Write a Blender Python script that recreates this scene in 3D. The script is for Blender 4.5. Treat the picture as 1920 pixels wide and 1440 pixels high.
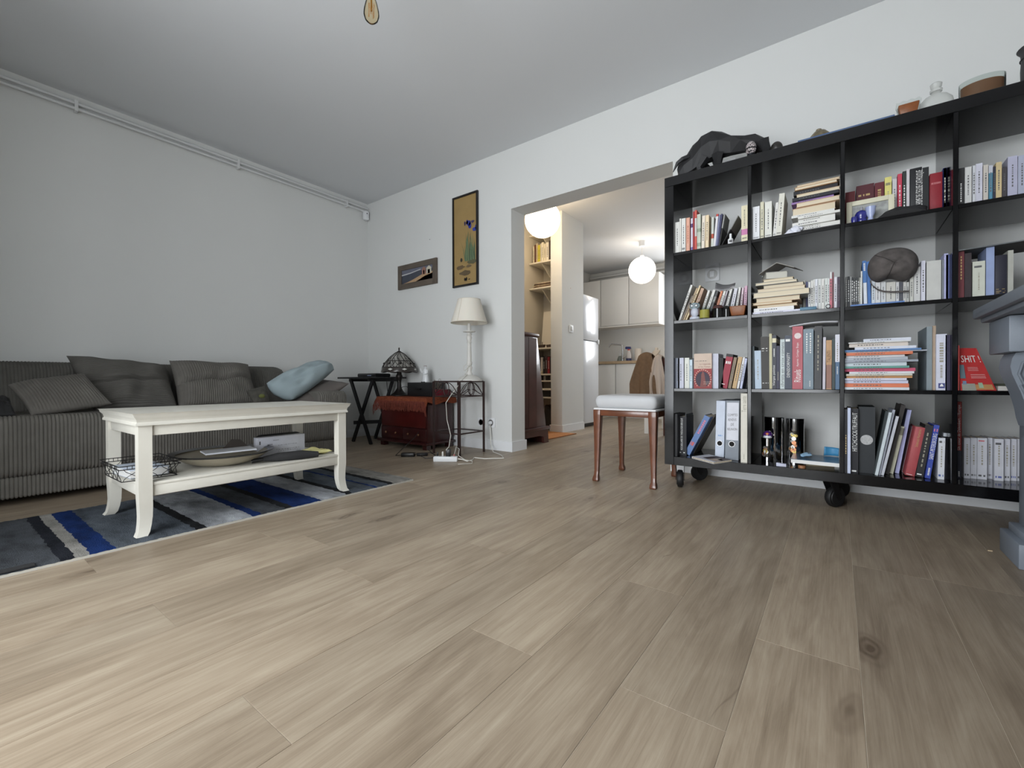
import bpy, bmesh, math, random
from mathutils import Vector, Matrix
random.seed(7)
for o in list(bpy.data.objects): bpy.data.objects.remove(o, do_unlink=True)
SC = bpy.context.scene
COL = SC.collection
# ------------------------------------------------------------------ camera
YAW, PIT, ROL, FPX, CAMH = 0.6373, 0.0077, -0.0031, 825.16, 0.589
def _cam_rows():
    r = Vector((math.cos(YAW), math.sin(YAW), 0)); fw = Vector((-math.sin(YAW), math.cos(YAW), 0)); u = Vector((0, 0, 1))
    B = Matrix((r, -u, fw))
    cp, sp = math.cos(PIT), math.sin(PIT); cr, sr = math.cos(ROL), math.sin(ROL)
    return Matrix(((cr, -sr, 0), (sr, cr, 0), (0, 0, 1))) @ Matrix(((1, 0, 0), (0, cp, -sp), (0, sp, cp))) @ B
CM = _cam_rows()
cam = bpy.data.cameras.new('camera'); cam.sensor_width = 36; cam.lens = FPX / 1920 * 36; cam.clip_start = .02
camo = bpy.data.objects.new('camera', cam); COL.objects.link(camo)
camo.matrix_world = Matrix((CM[0], -CM[1], -CM[2])).transposed().to_4x4()
camo.location = (0, 0, CAMH)
SC.camera = camo
# ------------------------------------------------------------------ world, daylight, exposure
W = bpy.data.worlds.new('world'); SC.world = W; W.use_nodes = True
W.node_tree.nodes['Background'].inputs[0].default_value = (.80, .88, 1, 1)
W.node_tree.nodes['Background'].inputs[1].default_value = 1.0
def area(name, loc, rot, sx, sy, power, col):
    l = bpy.data.lights.new(name, 'AREA'); l.shape = 'RECTANGLE'; l.size = sx; l.size_y = sy; l.energy = power; l.color = col
    o = bpy.data.objects.new(name, l); COL.objects.link(o); o.location = loc; o.rotation_euler = rot
    return o
DAY = (.93, .965, 1)
YF = -.62        # wall behind the camera; window reveal made deep to shade the left wall
area('daylight_window_front', (-.97, YF - .72, 1.07), (math.radians(90), 0, 0), 1.9, 1.9, 142, DAY)
area('daylight_kitchen', (-1.35, 7.42, 1.75), (math.radians(-90), 0, 0), 1.3, 1.15, 60, (.95, .975, 1))
VS = SC.view_settings
VS.view_transform = 'Standard'; VS.look = 'None'; VS.gamma = 1; VS.exposure = 0.0; VS.use_curve_mapping = False
# ------------------------------------------------------------------ helpers
def ray(px, py): return CM.transposed() @ Vector(((px - 960) / FPX, (py - 720) / FPX, 1))
def ony(px, py, y): d = ray(px, py); return Vector((0, 0, CAMH)) + d * (y / d.y)
def onx(px, py, x): d = ray(px, py); return Vector((0, 0, CAMH)) + d * (x / d.x)
def onz(px, py, z): d = ray(px, py); return Vector((0, 0, CAMH)) + d * ((z - CAMH) / d.z)
def lin(c):
    out = []
    for x in c[:3]:
        x = x / 255
        out.append(x / 12.92 if x <= .04045 else ((x + .055) / 1.055) ** 2.4)
    return (*out, 1)
MATS = {}
def M(name, col=(128, 128, 128), rough=.6, metal=0, var=.0, vs=8, bump=0, bs=200, spec=.5, coat=0, emit=None, es=0, trans=0, alpha=1, sss=0):
    if name in MATS: return MATS[name]
    m = bpy.data.materials.new(name); m.use_nodes = True; nt = m.node_tree; p = nt.nodes['Principled BSDF']
    p.inputs['Roughness'].default_value = rough; p.inputs['Metallic'].default_value = metal
    p.inputs['Specular IOR Level'].default_value = spec; p.inputs['Coat Weight'].default_value = coat
    p.inputs['Transmission Weight'].default_value = trans; p.inputs['Alpha'].default_value = alpha
    c = lin(col); p.inputs['Base Color'].default_value = c
    if sss: p.inputs['Subsurface Weight'].default_value = sss; p.inputs['Subsurface Radius'].default_value = (.01, .006, .004)
    if emit: p.inputs['Emission Color'].default_value = (*emit, 1); p.inputs['Emission Strength'].default_value = es
    if var or bump:
        tc = nt.nodes.new('ShaderNodeTexCoord')
    if var:
        n = nt.nodes.new('ShaderNodeTexNoise'); n.inputs['Scale'].default_value = vs; n.inputs['Detail'].default_value = 5
        nt.links.new(tc.outputs['Object'], n.inputs['Vector'])
        mr = nt.nodes.new('ShaderNodeMapRange'); mr.inputs[1].default_value = .25; mr.inputs[2].default_value = .75
        mr.inputs[3].default_value = 1 - var; mr.inputs[4].default_value = 1 + var
        nt.links.new(n.outputs[0], mr.inputs[0])
        mx = nt.nodes.new('ShaderNodeVectorMath'); mx.operation = 'SCALE'; mx.inputs[0].default_value = c[:3]
        nt.links.new(mr.outputs[0], mx.inputs['Scale']); nt.links.new(mx.outputs[0], p.inputs['Base Color'])
    if bump:
        n2 = nt.nodes.new('ShaderNodeTexNoise'); n2.inputs['Scale'].default_value = bs; n2.inputs['Detail'].default_value = 4
        nt.links.new(tc.outputs['Object'], n2.inputs['Vector'])
        b = nt.nodes.new('ShaderNodeBump'); b.inputs['Strength'].default_value = bump; b.inputs['Distance'].default_value = .002
        nt.links.new(n2.outputs[0], b.inputs['Height']); nt.links.new(b.outputs[0], p.inputs['Normal'])
    MATS[name] = m
    return m
def paper(col, rough=.55):      # material of a book cover or paper in one colour
    col = tuple(int(x) for x in col)
    return M('cover_%02x%02x%02x' % col, col, rough, var=.06, vs=30, spec=.4)
WL = {}
class MB:
    def __init__(s): s.v = []; s.f = []; s.mi = []; s.m = 0
    def add(s, vs, fs):
        k = len(s.v); s.v += [Vector(v) for v in vs]; s.f += [[i + k for i in f] for f in fs]; s.mi += [s.m] * len(fs); return s
    def box(s, a, b):
        x0, y0, z0 = a; x1, y1, z1 = b
        return s.add([(x0, y0, z0), (x1, y0, z0), (x1, y1, z0), (x0, y1, z0), (x0, y0, z1), (x1, y0, z1), (x1, y1, z1), (x0, y1, z1)],
                     [(0, 3, 2, 1), (4, 5, 6, 7), (0, 1, 5, 4), (1, 2, 6, 5), (2, 3, 7, 6), (3, 0, 4, 7)])
    def hexa(s, b, t):          # bottom and top quads
        return s.add(list(b) + list(t), [(0, 3, 2, 1), (4, 5, 6, 7), (0, 1, 5, 4), (1, 2, 6, 5), (2, 3, 7, 6), (3, 0, 4, 7)])
    def obox(s, o, ax, ay, az):
        o, ax, ay, az = map(Vector, (o, ax, ay, az))
        return s.hexa([o, o + ax, o + ax + ay, o + ay], [o + az, o + ax + az, o + ax + ay + az, o + ay + az])
    def bar(s, a, b, w, d, up=(0, 0, 1)):   # rectangular bar from a to b
        a, b = Vector(a), Vector(b); t = (b - a).normalized(); u = Vector(up)
        if abs(t.dot(u)) > .95: u = Vector((0, 1, 0))
        x = t.cross(u).normalized() * w; y = t.cross(x).normalized() * d
        return s.obox(a - x / 2 - y / 2, x, y, b - a)
    def tube(s, pts, r, n=8, closed=False, cap=True):
        pts = [Vector(p) for p in pts]; N = len(pts); rs = r if isinstance(r, (list, tuple)) else [r] * N
        k = len(s.v); prev = None; vs = []
        for i, p in enumerate(pts):
            t = (pts[(i + 1) % N] - pts[i - 1]) if (closed or 0 < i < N - 1) else (pts[1] - pts[0] if i == 0 else pts[-1] - pts[-2])
            t = t.normalized() if t.length > 1e-9 else Vector((0, 0, 1))
            if prev is None:
                u = Vector((0, 0, 1)) if abs(t.z) < .9 else Vector((1, 0, 0)); x = t.cross(u).normalized()
            else:
                x = prev - t * prev.dot(t); x = x.normalized() if x.length > 1e-6 else t.orthogonal().normalized()
            prev = x; y = t.cross(x)
            vs += [p + (x * math.cos(2 * math.pi * j / n) + y * math.sin(2 * math.pi * j / n)) * rs[i] for j in range(n)]
        fs = []
        for i in range(N if closed else N - 1):
            a, b = i * n, ((i + 1) % N) * n
            fs += [(a + j, a + (j + 1) % n, b + (j + 1) % n, b + j) for j in range(n)]
        if cap and not closed: fs += [tuple(range(n - 1, -1, -1)), tuple(range((N - 1) * n, N * n))]
        return s.add(vs, fs)
    def lathe(s, prof, c=(0, 0, 0), n=24, sx=1, sy=1, phase=0, cap=True):
        c = Vector(c); vs = []; fs = []; N = len(prof)
        for r, z in prof:
            vs += [c + Vector((r * sx * math.cos(2 * math.pi * j / n + phase), r * sy * math.sin(2 * math.pi * j / n + phase), z)) for j in range(n)]
        for i in range(N - 1):
            fs += [(i * n + j, i * n + (j + 1) % n, (i + 1) * n + (j + 1) % n, (i + 1) * n + j) for j in range(n)]
        if cap and prof[0][0] > .0006: fs.append(tuple(range(n - 1, -1, -1)))
        if cap and prof[-1][0] > .0006: fs.append(tuple(range((N - 1) * n, N * n)))
        return s.add(vs, fs)
    def ball(s, c, r, n=16, m=10):
        rx, ry, rz = r if isinstance(r, (tuple, list)) else (r, r, r)
        return s.lathe([(max(math.sin(math.pi * i / m), 0.0005), -math.cos(math.pi * i / m) * rz) for i in range(m + 1)], c, n, rx, ry)
    def prism(s, poly, o, eu, ev, ew):       # polygon (u,v) extruded along ew
        o, eu, ev, ew = map(Vector, (o, eu, ev, ew)); n = len(poly)
        a = [o + eu * u + ev * v for u, v in poly]
        return s.add(a + [p + ew for p in a], [tuple(range(n - 1, -1, -1)), tuple(range(n, 2 * n))] + [(i, (i + 1) % n, n + (i + 1) % n, n + i) for i in range(n)])
    def grid(s, fn, nu, nv, wrapu=False, wrapv=False):
        vs = [fn(i / (nu if wrapu else nu - 1), j / (nv if wrapv else nv - 1)) for i in range(nu) for j in range(nv)]
        fs = []
        for i in range(nu if wrapu else nu - 1):
            for j in range(nv if wrapv else nv - 1):
                i2, j2 = (i + 1) % nu, (j + 1) % nv
                fs.append((i * nv + j, i2 * nv + j, i2 * nv + j2, i * nv + j2))
        return s.add(vs, fs)
    def xf(s, mat):
        s.v = [mat @ v for v in s.v]; return s
    def build(s, name, mat, parent=None, base=None, smooth=0, bevel=0, seg=2, merge=False):
        if parent is not None: b = WL[parent.name]
        elif base is not None: b = Vector(base)
        else:
            xs = [v.x for v in s.v]; ys = [v.y for v in s.v]; zs = [v.z for v in s.v]
            b = Vector(((min(xs) + max(xs)) / 2, (min(ys) + max(ys)) / 2, min(zs)))
        me = bpy.data.meshes.new(name); me.from_pydata([v - b for v in s.v], [], s.f)
        for m in (mat if isinstance(mat, (list, tuple)) else [mat]): me.materials.append(m)
        for p, i in zip(me.polygons, s.mi): p.material_index = i
        bm = bmesh.new(); bm.from_mesh(me)
        if merge: bmesh.ops.remove_doubles(bm, verts=bm.verts, dist=1e-5)
        bmesh.ops.recalc_face_normals(bm, faces=bm.faces)
        if bevel:
            es = [e for e in bm.edges if len(e.link_faces) == 2 and e.calc_face_angle(0) > .5]
            bmesh.ops.bevel(bm, geom=es, offset=bevel, segments=seg, profile=.5, affect='EDGES', clamp_overlap=True)
        bm.to_mesh(me); bm.free()
        if smooth or bevel:
            for p in me.polygons: p.use_smooth = True
            me.set_sharp_from_angle(angle=math.radians(smooth or 40))
        o = bpy.data.objects.new(name, me); COL.objects.link(o); WL[o.name] = b
        if parent is not None: o.parent = parent
        else: o.location = b
        return o
def empty(name, loc):
    o = bpy.data.objects.new(name, None); COL.objects.link(o); o.location = loc; o.empty_display_size = .05; WL[o.name] = Vector(loc); return o
def tag(o, label=None, cat=None, group=None, kind=None):
    if label: o['label'] = label
    if cat: o['category'] = cat
    if group: o['group'] = group
    if kind: o['kind'] = kind
    return o
def thing(name, loc, label, cat, group=None): return tag(empty(name, loc), label, cat, group)
def struct(o): o['kind'] = 'structure'; return o
def plabel(o, label): o['label'] = label; return o
_tc = {}
def text_geo(s):
    if s in _tc: return _tc[s]
    cu = bpy.data.curves.new('t', 'FONT'); cu.body = s; cu.size = 1; cu.resolution_u = 2
    ob = bpy.data.objects.new('t', cu); COL.objects.link(ob)
    dg = bpy.context.evaluated_depsgraph_get(); dg.update()
    me = bpy.data.meshes.new_from_object(ob.evaluated_get(dg))
    vs = [v.co.copy() for v in me.vertices]; fs = [list(p.vertices) for p in me.polygons]
    bpy.data.objects.remove(ob, do_unlink=True); bpy.data.curves.remove(cu); bpy.data.meshes.remove(me)
    x0 = min(v.x for v in vs); x1 = max(v.x for v in vs); y0 = min(v.y for v in vs); y1 = max(v.y for v in vs)
    g = ([((v.x - x0) / (x1 - x0), (v.y - y0) / (y1 - y0)) for v in vs], fs); _tc[s] = g
    return g
def text_on(mb, s, o, eu, ev):   # writes s into the rectangle o, o+eu (reading direction), o+ev (letter height)
    vs, fs = text_geo(s); o, eu, ev = map(Vector, (o, eu, ev))
    return mb.add([o + eu * u + ev * v for u, v in vs], fs)
def dashes(mb, o, eu, ev, n=8, rnd=random):   # lettering too small to read: short strokes
    o, eu, ev = map(Vector, (o, eu, ev)); u = 0; o = o + ev * .22; ev = ev * .56
    while u < .97:
        w = min(rnd.uniform(.35, 1.3) / n, 1 - u)
        mb.add([o + eu * u, o + eu * (u + w * .8), o + eu * (u + w * .8) + ev, o + eu * u + ev], [(0, 1, 2, 3)]); u += w + .25 / n
    return mb
INK = M('ink', (88, 88, 90), .6); DARK_INK = M('dark_ink', (40, 40, 44), .6); WINK = M('white_ink', (225, 225, 222), .6)
# ------------------------------------------------------------------ setting
XL, XR, YB, YB2, YK, CZ = -4.10, 1.0, 2.917, 3.104, 7.25, 2.5
M_WALL = M('wall_paint', (216, 217, 215), .75, bump=.08, bs=350, var=.012, vs=2)
M_CEIL = M('ceiling_paint', (214, 216, 218), .85, var=.01, vs=2)
M_TRIM = M('white_trim', (228, 230, 232), .4)
def wood_floor():
    m = bpy.data.materials.new('oak_laminate'); m.use_nodes = True; nt = m.node_tree; N = nt.nodes; L = nt.links; p = N['Principled BSDF']
    tc = N.new('ShaderNodeTexCoord'); oi = N.new('ShaderNodeObjectInfo')
    cmb = N.new('ShaderNodeCombineXYZ')
    for i, k in enumerate((37.3, 91.7, 13.1)):
        q = N.new('ShaderNodeMath'); q.operation = 'MULTIPLY'; q.inputs[1].default_value = k; L.new(oi.outputs['Random'], q.inputs[0]); L.new(q.outputs[0], cmb.inputs[i])
    def vec(sx, sy):
        s = N.new('ShaderNodeVectorMath'); s.operation = 'MULTIPLY'; s.inputs[1].default_value = (sx, sy, 1); L.new(tc.outputs['Object'], s.inputs[0])
        a = N.new('ShaderNodeVectorMath'); a.operation = 'ADD'; L.new(s.outputs[0], a.inputs[0]); L.new(cmb.outputs[0], a.inputs[1]); return a.outputs[0]
    def noise(v, sc, de, di=0, ro=.55):
        n = N.new('ShaderNodeTexNoise'); n.inputs['Scale'].default_value = sc; n.inputs['Detail'].default_value = de; n.inputs['Distortion'].default_value = di; n.inputs['Roughness'].default_value = ro
        L.new(v, n.inputs['Vector']); return n.outputs[0]
    fine = noise(vec(1, .022), 230, 7, .3, .7); broad = noise(vec(1, .13), 15, 6, 1.6, .6); blot = noise(vec(1, .35), 4.5, 4, .8)
    def mth(op, a, b, c=None):
        q = N.new('ShaderNodeMath'); q.operation = op
        for i, x in enumerate((a, b, c)):
            if x is None: continue
            if isinstance(x, (int, float)): q.inputs[i].default_value = x
            else: L.new(x, q.inputs[i])
        return q.outputs[0]
    t = mth('ADD', mth('MULTIPLY', fine, .36), mth('MULTIPLY', broad, .40)); t = mth('ADD', t, mth('MULTIPLY', blot, .30))
    wv_ = N.new('ShaderNodeTexWave'); wv_.bands_direction = 'X'; wv_.inputs['Scale'].default_value = 9; wv_.inputs['Distortion'].default_value = 9; wv_.inputs['Detail'].default_value = 3; wv_.inputs['Detail Scale'].default_value = 1.2
    L.new(vec(1, .10), wv_.inputs['Vector'])
    t = mth('ADD', mth('MULTIPLY', t, .97), mth('MULTIPLY', wv_.outputs['Fac'], .03))
    cr = N.new('ShaderNodeValToRGB'); L.new(t, cr.inputs[0]); e = cr.color_ramp.elements
    e[0].position = .34; e[0].color = lin((114, 99, 81)); e[1].position = .70; e[1].color = lin((174, 161, 141))
    q = e.new(.52); q.color = lin((148, 133, 114))
    # knots: stretched cells, only some of them dark
    vo = N.new('ShaderNodeTexVoronoi'); vo.inputs['Scale'].default_value = 3.2; vo.inputs['Randomness'].default_value = 1
    wv = N.new('ShaderNodeVectorMath'); wv.operation = 'ADD'; L.new(vec(1.3, .62), wv.inputs[0])
    nz = N.new('ShaderNodeTexNoise'); nz.inputs['Scale'].default_value = 9; nz.inputs['Detail'].default_value = 3; L.new(vec(1, .5), nz.inputs['Vector'])
    sc = N.new('ShaderNodeVectorMath'); sc.operation = 'SCALE'; sc.inputs['Scale'].default_value = .13; L.new(nz.outputs['Color'], sc.inputs[0]); L.new(sc.outputs[0], wv.inputs[1])
    L.new(wv.outputs[0], vo.inputs['Vector'])
    k = N.new('ShaderNodeMapRange'); k.inputs[1].default_value = .02; k.inputs[2].default_value = .20; k.inputs[3].default_value = 1; k.inputs[4].default_value = 0; L.new(vo.outputs['Distance'], k.inputs[0])
    sep = N.new('ShaderNodeSeparateColor'); L.new(vo.outputs['Color'], sep.inputs[0])
    gate = mth('GREATER_THAN', sep.outputs[0], .35); kn = mth('MULTIPLY', mth('MULTIPLY', k.outputs[0], gate), mth('MULTIPLY', mth('ADD', mth('MULTIPLY', fine, 1.3), mth('MULTIPLY', mth('SINE', mth('MULTIPLY', vo.outputs['Distance'], 90), None), .25)), 1.0))
    # thin cracks along the grain
    cn = noise(vec(1, .06), 7, 3, 1.5); cr2 = N.new('ShaderNodeMapRange'); cr2.inputs[1].default_value = 0; cr2.inputs[2].default_value = .004; cr2.inputs[3].default_value = 1; cr2.inputs[4].default_value = 0
    L.new(mth('ABSOLUTE', mth('SUBTRACT', cn, .5), None), cr2.inputs[0])
    cg = N.new('ShaderNodeMapRange'); cg.inputs[1].default_value = .60; cg.inputs[2].default_value = .66; L.new(noise(vec(1, .5), 3.1, 2), cg.inputs[0])
    crack = mth('MULTIPLY', cr2.outputs[0], cg.outputs[0])
    dk = mth('MINIMUM', mth('ADD', mth('MULTIPLY', kn, 1.25), mth('MULTIPLY', crack, .7)), .85)
    mx = N.new('ShaderNodeMix'); mx.data_type = 'RGBA'; L.new(dk, mx.inputs[0]); L.new(cr.outputs[0], mx.inputs[6]); mx.inputs[7].default_value = lin((84, 68, 52))
    pv = N.new('ShaderNodeMapRange'); pv.inputs[3].default_value = .88; pv.inputs[4].default_value = 1.08; L.new(oi.outputs['Random'], pv.inputs[0])
    vm = N.new('ShaderNodeVectorMath'); vm.operation = 'SCALE'; L.new(mx.outputs[2], vm.inputs[0]); L.new(pv.outputs[0], vm.inputs['Scale']); L.new(vm.outputs[0], p.inputs['Base Color'])
    p.inputs['Roughness'].default_value = .42; p.inputs['Specular IOR Level'].default_value = .45
    b = N.new('ShaderNodeBump'); b.inputs['Strength'].default_value = .12; b.inputs['Distance'].default_value = .0012; L.new(t, b.inputs['Height']); L.new(b.outputs[0], p.inputs['Normal'])
    return m
M_OAK = wood_floor()
fl = struct(MB().box((XL, YF - .7, -.08), (XR, YK, -.0010)).build('floor', M('floor_base', (214, 202, 184), .7), base=(0, 0, 0)))
PW, PL, PX0 = .1872, 1.365, .038
JO = {-5: .357, -4: .778, -3: 1.236, -2: .80, -1: 1.133, 0: 1.765, -7: .786, -8: .366, -10: .79, -11: .325}
rp = random.Random(3); plank_mesh = {}
def plank(x0, x1, y0, y1):
    key = (round(x1 - x0, 3), round(y1 - y0, 3)); g = .0003; c = .0004
    if key not in plank_mesh:
        w, l = key[0] / 2 - g, key[1] / 2 - g
        vs = [(sx * w, sy * l, -.011) for sx, sy in ((-1, -1), (1, -1), (1, 1), (-1, 1))] + [(sx * w, sy * l, -c) for sx, sy in ((-1, -1), (1, -1), (1, 1), (-1, 1))] + [(sx * (w - c), sy * (l - c), 0) for sx, sy in ((-1, -1), (1, -1), (1, 1), (-1, 1))]
        fs = [(8, 9, 10, 11)] + [(a + i, a + (i + 1) % 4, a + 4 + (i + 1) % 4, a + 4 + i) for a in (0, 4) for i in range(4)]
        me = bpy.data.meshes.new('plank'); me.from_pydata(vs, [], fs); me.materials.append(M_OAK); plank_mesh[key] = me
    o = bpy.data.objects.new('plank', plank_mesh[key]); COL.objects.link(o); o.parent = fl; o.location = ((x0 + x1) / 2, (y0 + y1) / 2, 0)
for k in range(-23, 6):
    x0, x1 = max(PX0 + k * PW, XL), min(PX0 + (k + 1) * PW, XR)
    if x1 - x0 < .01: continue
    j = JO.get(k, rp.uniform(0, PL))
    y = j - math.ceil((j - YF) / PL) * PL
    while y < YK:
        a, b = max(y, YF), min(y + PL, YK)
        if b - a > .02 and not (x0 < -3.05 and a > 3.2) and not (x0 > -.2 and a > 3.2): plank(x0, x1, a, b)
        y += PL
# ceiling, walls
struct(MB().box((XL - .2, YF - .7, CZ), (XR + .2, YK + .2, CZ + .12)).build('ceiling', M_CEIL))
struct(MB().box((XL - .2, YF - .7, -.08), (XL, YB2, CZ)).build('wall_left', M_WALL))
DX0, DX1, DZ = -2.163, -.86, 2.003
w = MB().box((XL, YB, -.01), (DX0, YB2, CZ)).box((DX0, YB, DZ), (DX1, YB2, CZ)).box((DX1, YB, -.01), (XR, YB2, CZ))
struct(w.build('wall_back', M_WALL))
struct(MB().box((XR, YF - .7, -.08), (XR + .2, YK + .2, CZ)).build('wall_right', M_WALL))
w = MB(); win = [(-1.92, -.02)]; wz0, wz1 = .12, 2.02
xs = [XL, win[0][0], win[0][1], XR]
for i in (0, 2): w.box((xs[i], YF - .7, -.01), (xs[i + 1], YF, CZ))
for a, b in win: w.box((a, YF - .7, -.01), (b, YF, wz0)); w.box((a, YF - .7, wz1), (b, YF, CZ))
struct(w.build('wall_front', M_WALL))  # unseen; thickness shaped to keep window light off the left wall
def glass_mat():
    m = bpy.data.materials.new('window_glass'); m.use_nodes = True; nt = m.node_tree; nt.nodes.clear()
    o = nt.nodes.new('ShaderNodeOutputMaterial'); t = nt.nodes.new('ShaderNodeBsdfTransparent'); g = nt.nodes.new('ShaderNodeBsdfGlossy'); g.inputs['Roughness'].default_value = .02
    x = nt.nodes.new('ShaderNodeMixShader'); x.inputs[0].default_value = .06
    nt.links.new(t.outputs[0], x.inputs[1]); nt.links.new(g.outputs[0], x.inputs[2]); nt.links.new(x.outputs[0], o.inputs[0]); return m
M_PANE = glass_mat()
def window(n, a, b, z0, z1, y, s):
    f = MB(); d = .05
    for x0, x1 in ((a, a + d), (b - d, b), ((a + b) / 2 - .045, (a + b) / 2 + .045)): f.box((x0, y, z0), (x1, y + .06, z1))
    f.box((a, y, z0), (b, y + .06, z0 + d)).box((a, y, z1 - d), (b, y + .06, z1))
    wn = struct(f.build('window_%d' % n, M_TRIM))
    for x0, x1 in ((a + d, (a + b) / 2 - .045), ((a + b) / 2 + .045, b - d)): MB().box((x0, y + .027, z0 + d), (x1, y + .033, z1 - d)).build('pane', M_PANE, wn)
    return wn
window(1, *win[0], wz0, wz1, YF - .66, 1)
# kitchen and hall shell
kw = (-2.0, -.7, 1.17, 2.33)
w = MB().box((-3.6, YK, -.01), (kw[0], YK + .2, CZ)).box((kw[1], YK, -.01), (XR, YK + .2, CZ)).box((kw[0], YK, -.01), (kw[1], YK + .2, kw[2])).box((kw[0], YK, kw[3]), (kw[1], YK + .2, CZ))
struct(w.build('wall_kitchen_end', M_WALL)); window(2, *kw, YK + .06, 1)
struct(MB().box((-3.7, 4.84, -.01), (-3.6, YK + .2, CZ)).build('wall_kitchen_left', M_WALL))
M_CREAM = M('hall_paint', (222, 216, 204), .8)
struct(MB().box((-3.7, YB2, -.01), (-3.03, 4.84, CZ)).build('wall_hall_left', M_CREAM))
struct(MB().box((-3.03, 4.777, -.01), (-2.644, 4.84, CZ)).build('wall_alcove', M_CREAM))
struct(MB().box((-2.644, 4.322, -.01), (-2.497, 4.84, CZ)).build('wall_partition', M_WALL))
BH = .082
struct(MB().box((XL, YF, 0), (XL + .012, YB, BH)).build('baseboard_left', M_TRIM, bevel=.002))
struct(MB().box((XL + .012, YB - .012, 0), (DX0 + .012, YB, BH)).box((DX0, YB, 0), (DX0 + .012, YB2 + .012, BH)).build('baseboard_back', M_TRIM))
struct(MB().box((DX1 - .012, YB - .012, 0), (XR, YB, BH)).build('baseboard_right', M_TRIM))
struct(MB().box((-2.656, 4.31, 0), (-2.485, 4.322, BH)).box((-2.497, 4.322, 0), (-2.485, 4.84, BH)).build('baseboard_partition', M_TRIM))
# heating pipes under the ceiling
t = thing('heating_pipe_run', (XL + .03, .9, 2.40), 'pair of white heating pipes clipped under the ceiling along the sofa wall', 'pipes')
M_PIPE = M('pipe_paint', (214, 215, 215), .45)
for z in (2.437, 2.402): MB().tube([(XL + .035, YF, z), (XL + .035, YB - .02, z)], .010, 10).build('pipe', M_PIPE, t, smooth=50)
for px, py in ((143, 200), (447, 312), (651, 385)):
    y = onx(px, py, XL + .035).y
    MB().box((XL, y - .009, 2.383), (XL + .048, y + .009, 2.455)).build('clip', M_PIPE, t, bevel=.003)
t = thing('kitchen_pipe_run', (-2.7, YK - .04, 2.32), 'pair of cream heating pipes above the kitchen wall cabinets', 'pipes')
for z in (2.34, 2.41): MB().tube([(-3.58, YK - .05, z), (-2.05, YK - .05, z)], .022, 10).build('pipe', M_PIPE, t, smooth=50)
# small alarm sensor in the corner
t = thing('motion_sensor', (XL + .045, YB - .05, 2.31), 'small white motion sensor in the corner below the pipes', 'sensor')
MB().box((XL + .012, YB - .075, 2.31), (XL + .062, YB - .02, 2.405)).build('housing', M_TRIM, t, bevel=.012)
MB().lathe([(.0005, 0), (.006, 0), (.006, .003), (.0005, .003)], (0, 0, 0), 12).xf(Matrix.Translation((XL + .063, YB - .052, 2.375)) @ Matrix.Rotation(math.pi / 2, 4, 'Y')).build('lens', M('black_plastic', (18, 18, 20), .35), t)
def wallplate(name, x0, x1, z0, z1, label, cat, kind):
    t = thing(name, ((x0 + x1) / 2, YB - .004, z0), label, cat)
    MB().box((x0, YB - .009, z0), (x1, YB, z1)).build('plate', M_TRIM, t, bevel=.003)
    cx, cz = (x0 + x1) / 2, (z0 + z1) / 2; r = min(x1 - x0, z1 - z0) * .31
    rot = Matrix.Translation((cx, YB - .009, cz)) @ Matrix.Rotation(math.pi / 2, 4, 'X')
    if kind == 'socket':
        MB().lathe([(r + .004, 0), (r + .004, .004), (r, .005), (r, -.006), (.0005, -.006)], (0, 0, 0), 24).xf(rot).build('socket_well', M('switch_shade', (190, 190, 188), .4), t, smooth=40)
        for s in (-1, 1): MB().lathe([(.003, .0), (.003, .002), (.0005, .002)], (s * .0095, 0, -.005), 8).xf(rot).build('pin_hole', M('black_plastic'), t)
    else:
        MB().lathe([(r + .004, 0), (r + .004, .003), (r, .004), (.0005, .004)], (0, 0, 0), 24).xf(rot).build('ring', M('switch_shade', (190, 190, 188), .4), t, smooth=40)
        for s in ((-.5, .5) if kind == 'double' else (.0,)): MB().box((cx + (s - .5) * r * 1.1 + .002 + (0 if s else r * .0), YB - .0175, cz - r * .7), (cx + (s + .5) * r * 1.1 - .002, YB - .012, cz + r * .7)).build('rocker', M_TRIM, t, bevel=.001)
    return t
wallplate('wall_outlet', -2.527, -2.448, .190, .268, 'white wall outlet behind the iron plant stand leg, empty', 'outlet', 'socket')
wallplate('wall_outlet', -2.418, -2.337, .190, .270, 'white wall outlet with a cable plugged in beside the doorway', 'outlet', 'socket')
wallplate('light_switch', -.66, -.578, 1.288, 1.37, 'upper white double light switch on the wall behind the bookcase', 'switch', 'double')
wallplate('light_switch', -.662, -.58, 1.196, 1.28, 'lower white single light switch on the wall behind the bookcase', 'switch', 'single')
# little switch on the partition
t = thing('light_switch', (-2.492, 4.53, 1.14), 'white light switch on the partition wall beside the fridge', 'switch')
MB().box((-2.497, 4.485, 1.145), (-2.486, 4.572, 1.232)).build('plate', M_TRIM, t, bevel=.003)
MB().box((-2.486, 4.51, 1.165), (-2.480, 4.55, 1.215)).build('rocker', M('switch_shade', (190, 190, 188), .4), t, bevel=.001)
MB().lathe([(.004, 0), (.004, .003), (.0005, .004)], (0, 0, 0), 8).xf(Matrix.Translation((-2.497, 4.52, 1.66)) @ Matrix.Rotation(math.pi / 2, 4, 'Y')).build('wall_plug', M('wall_plug', (196, 150, 140), .6)).update_tag()
tag(bpy.data.objects['wall_plug'], 'tiny pinkish wall plug high on the partition wall', 'wall plug')
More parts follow.
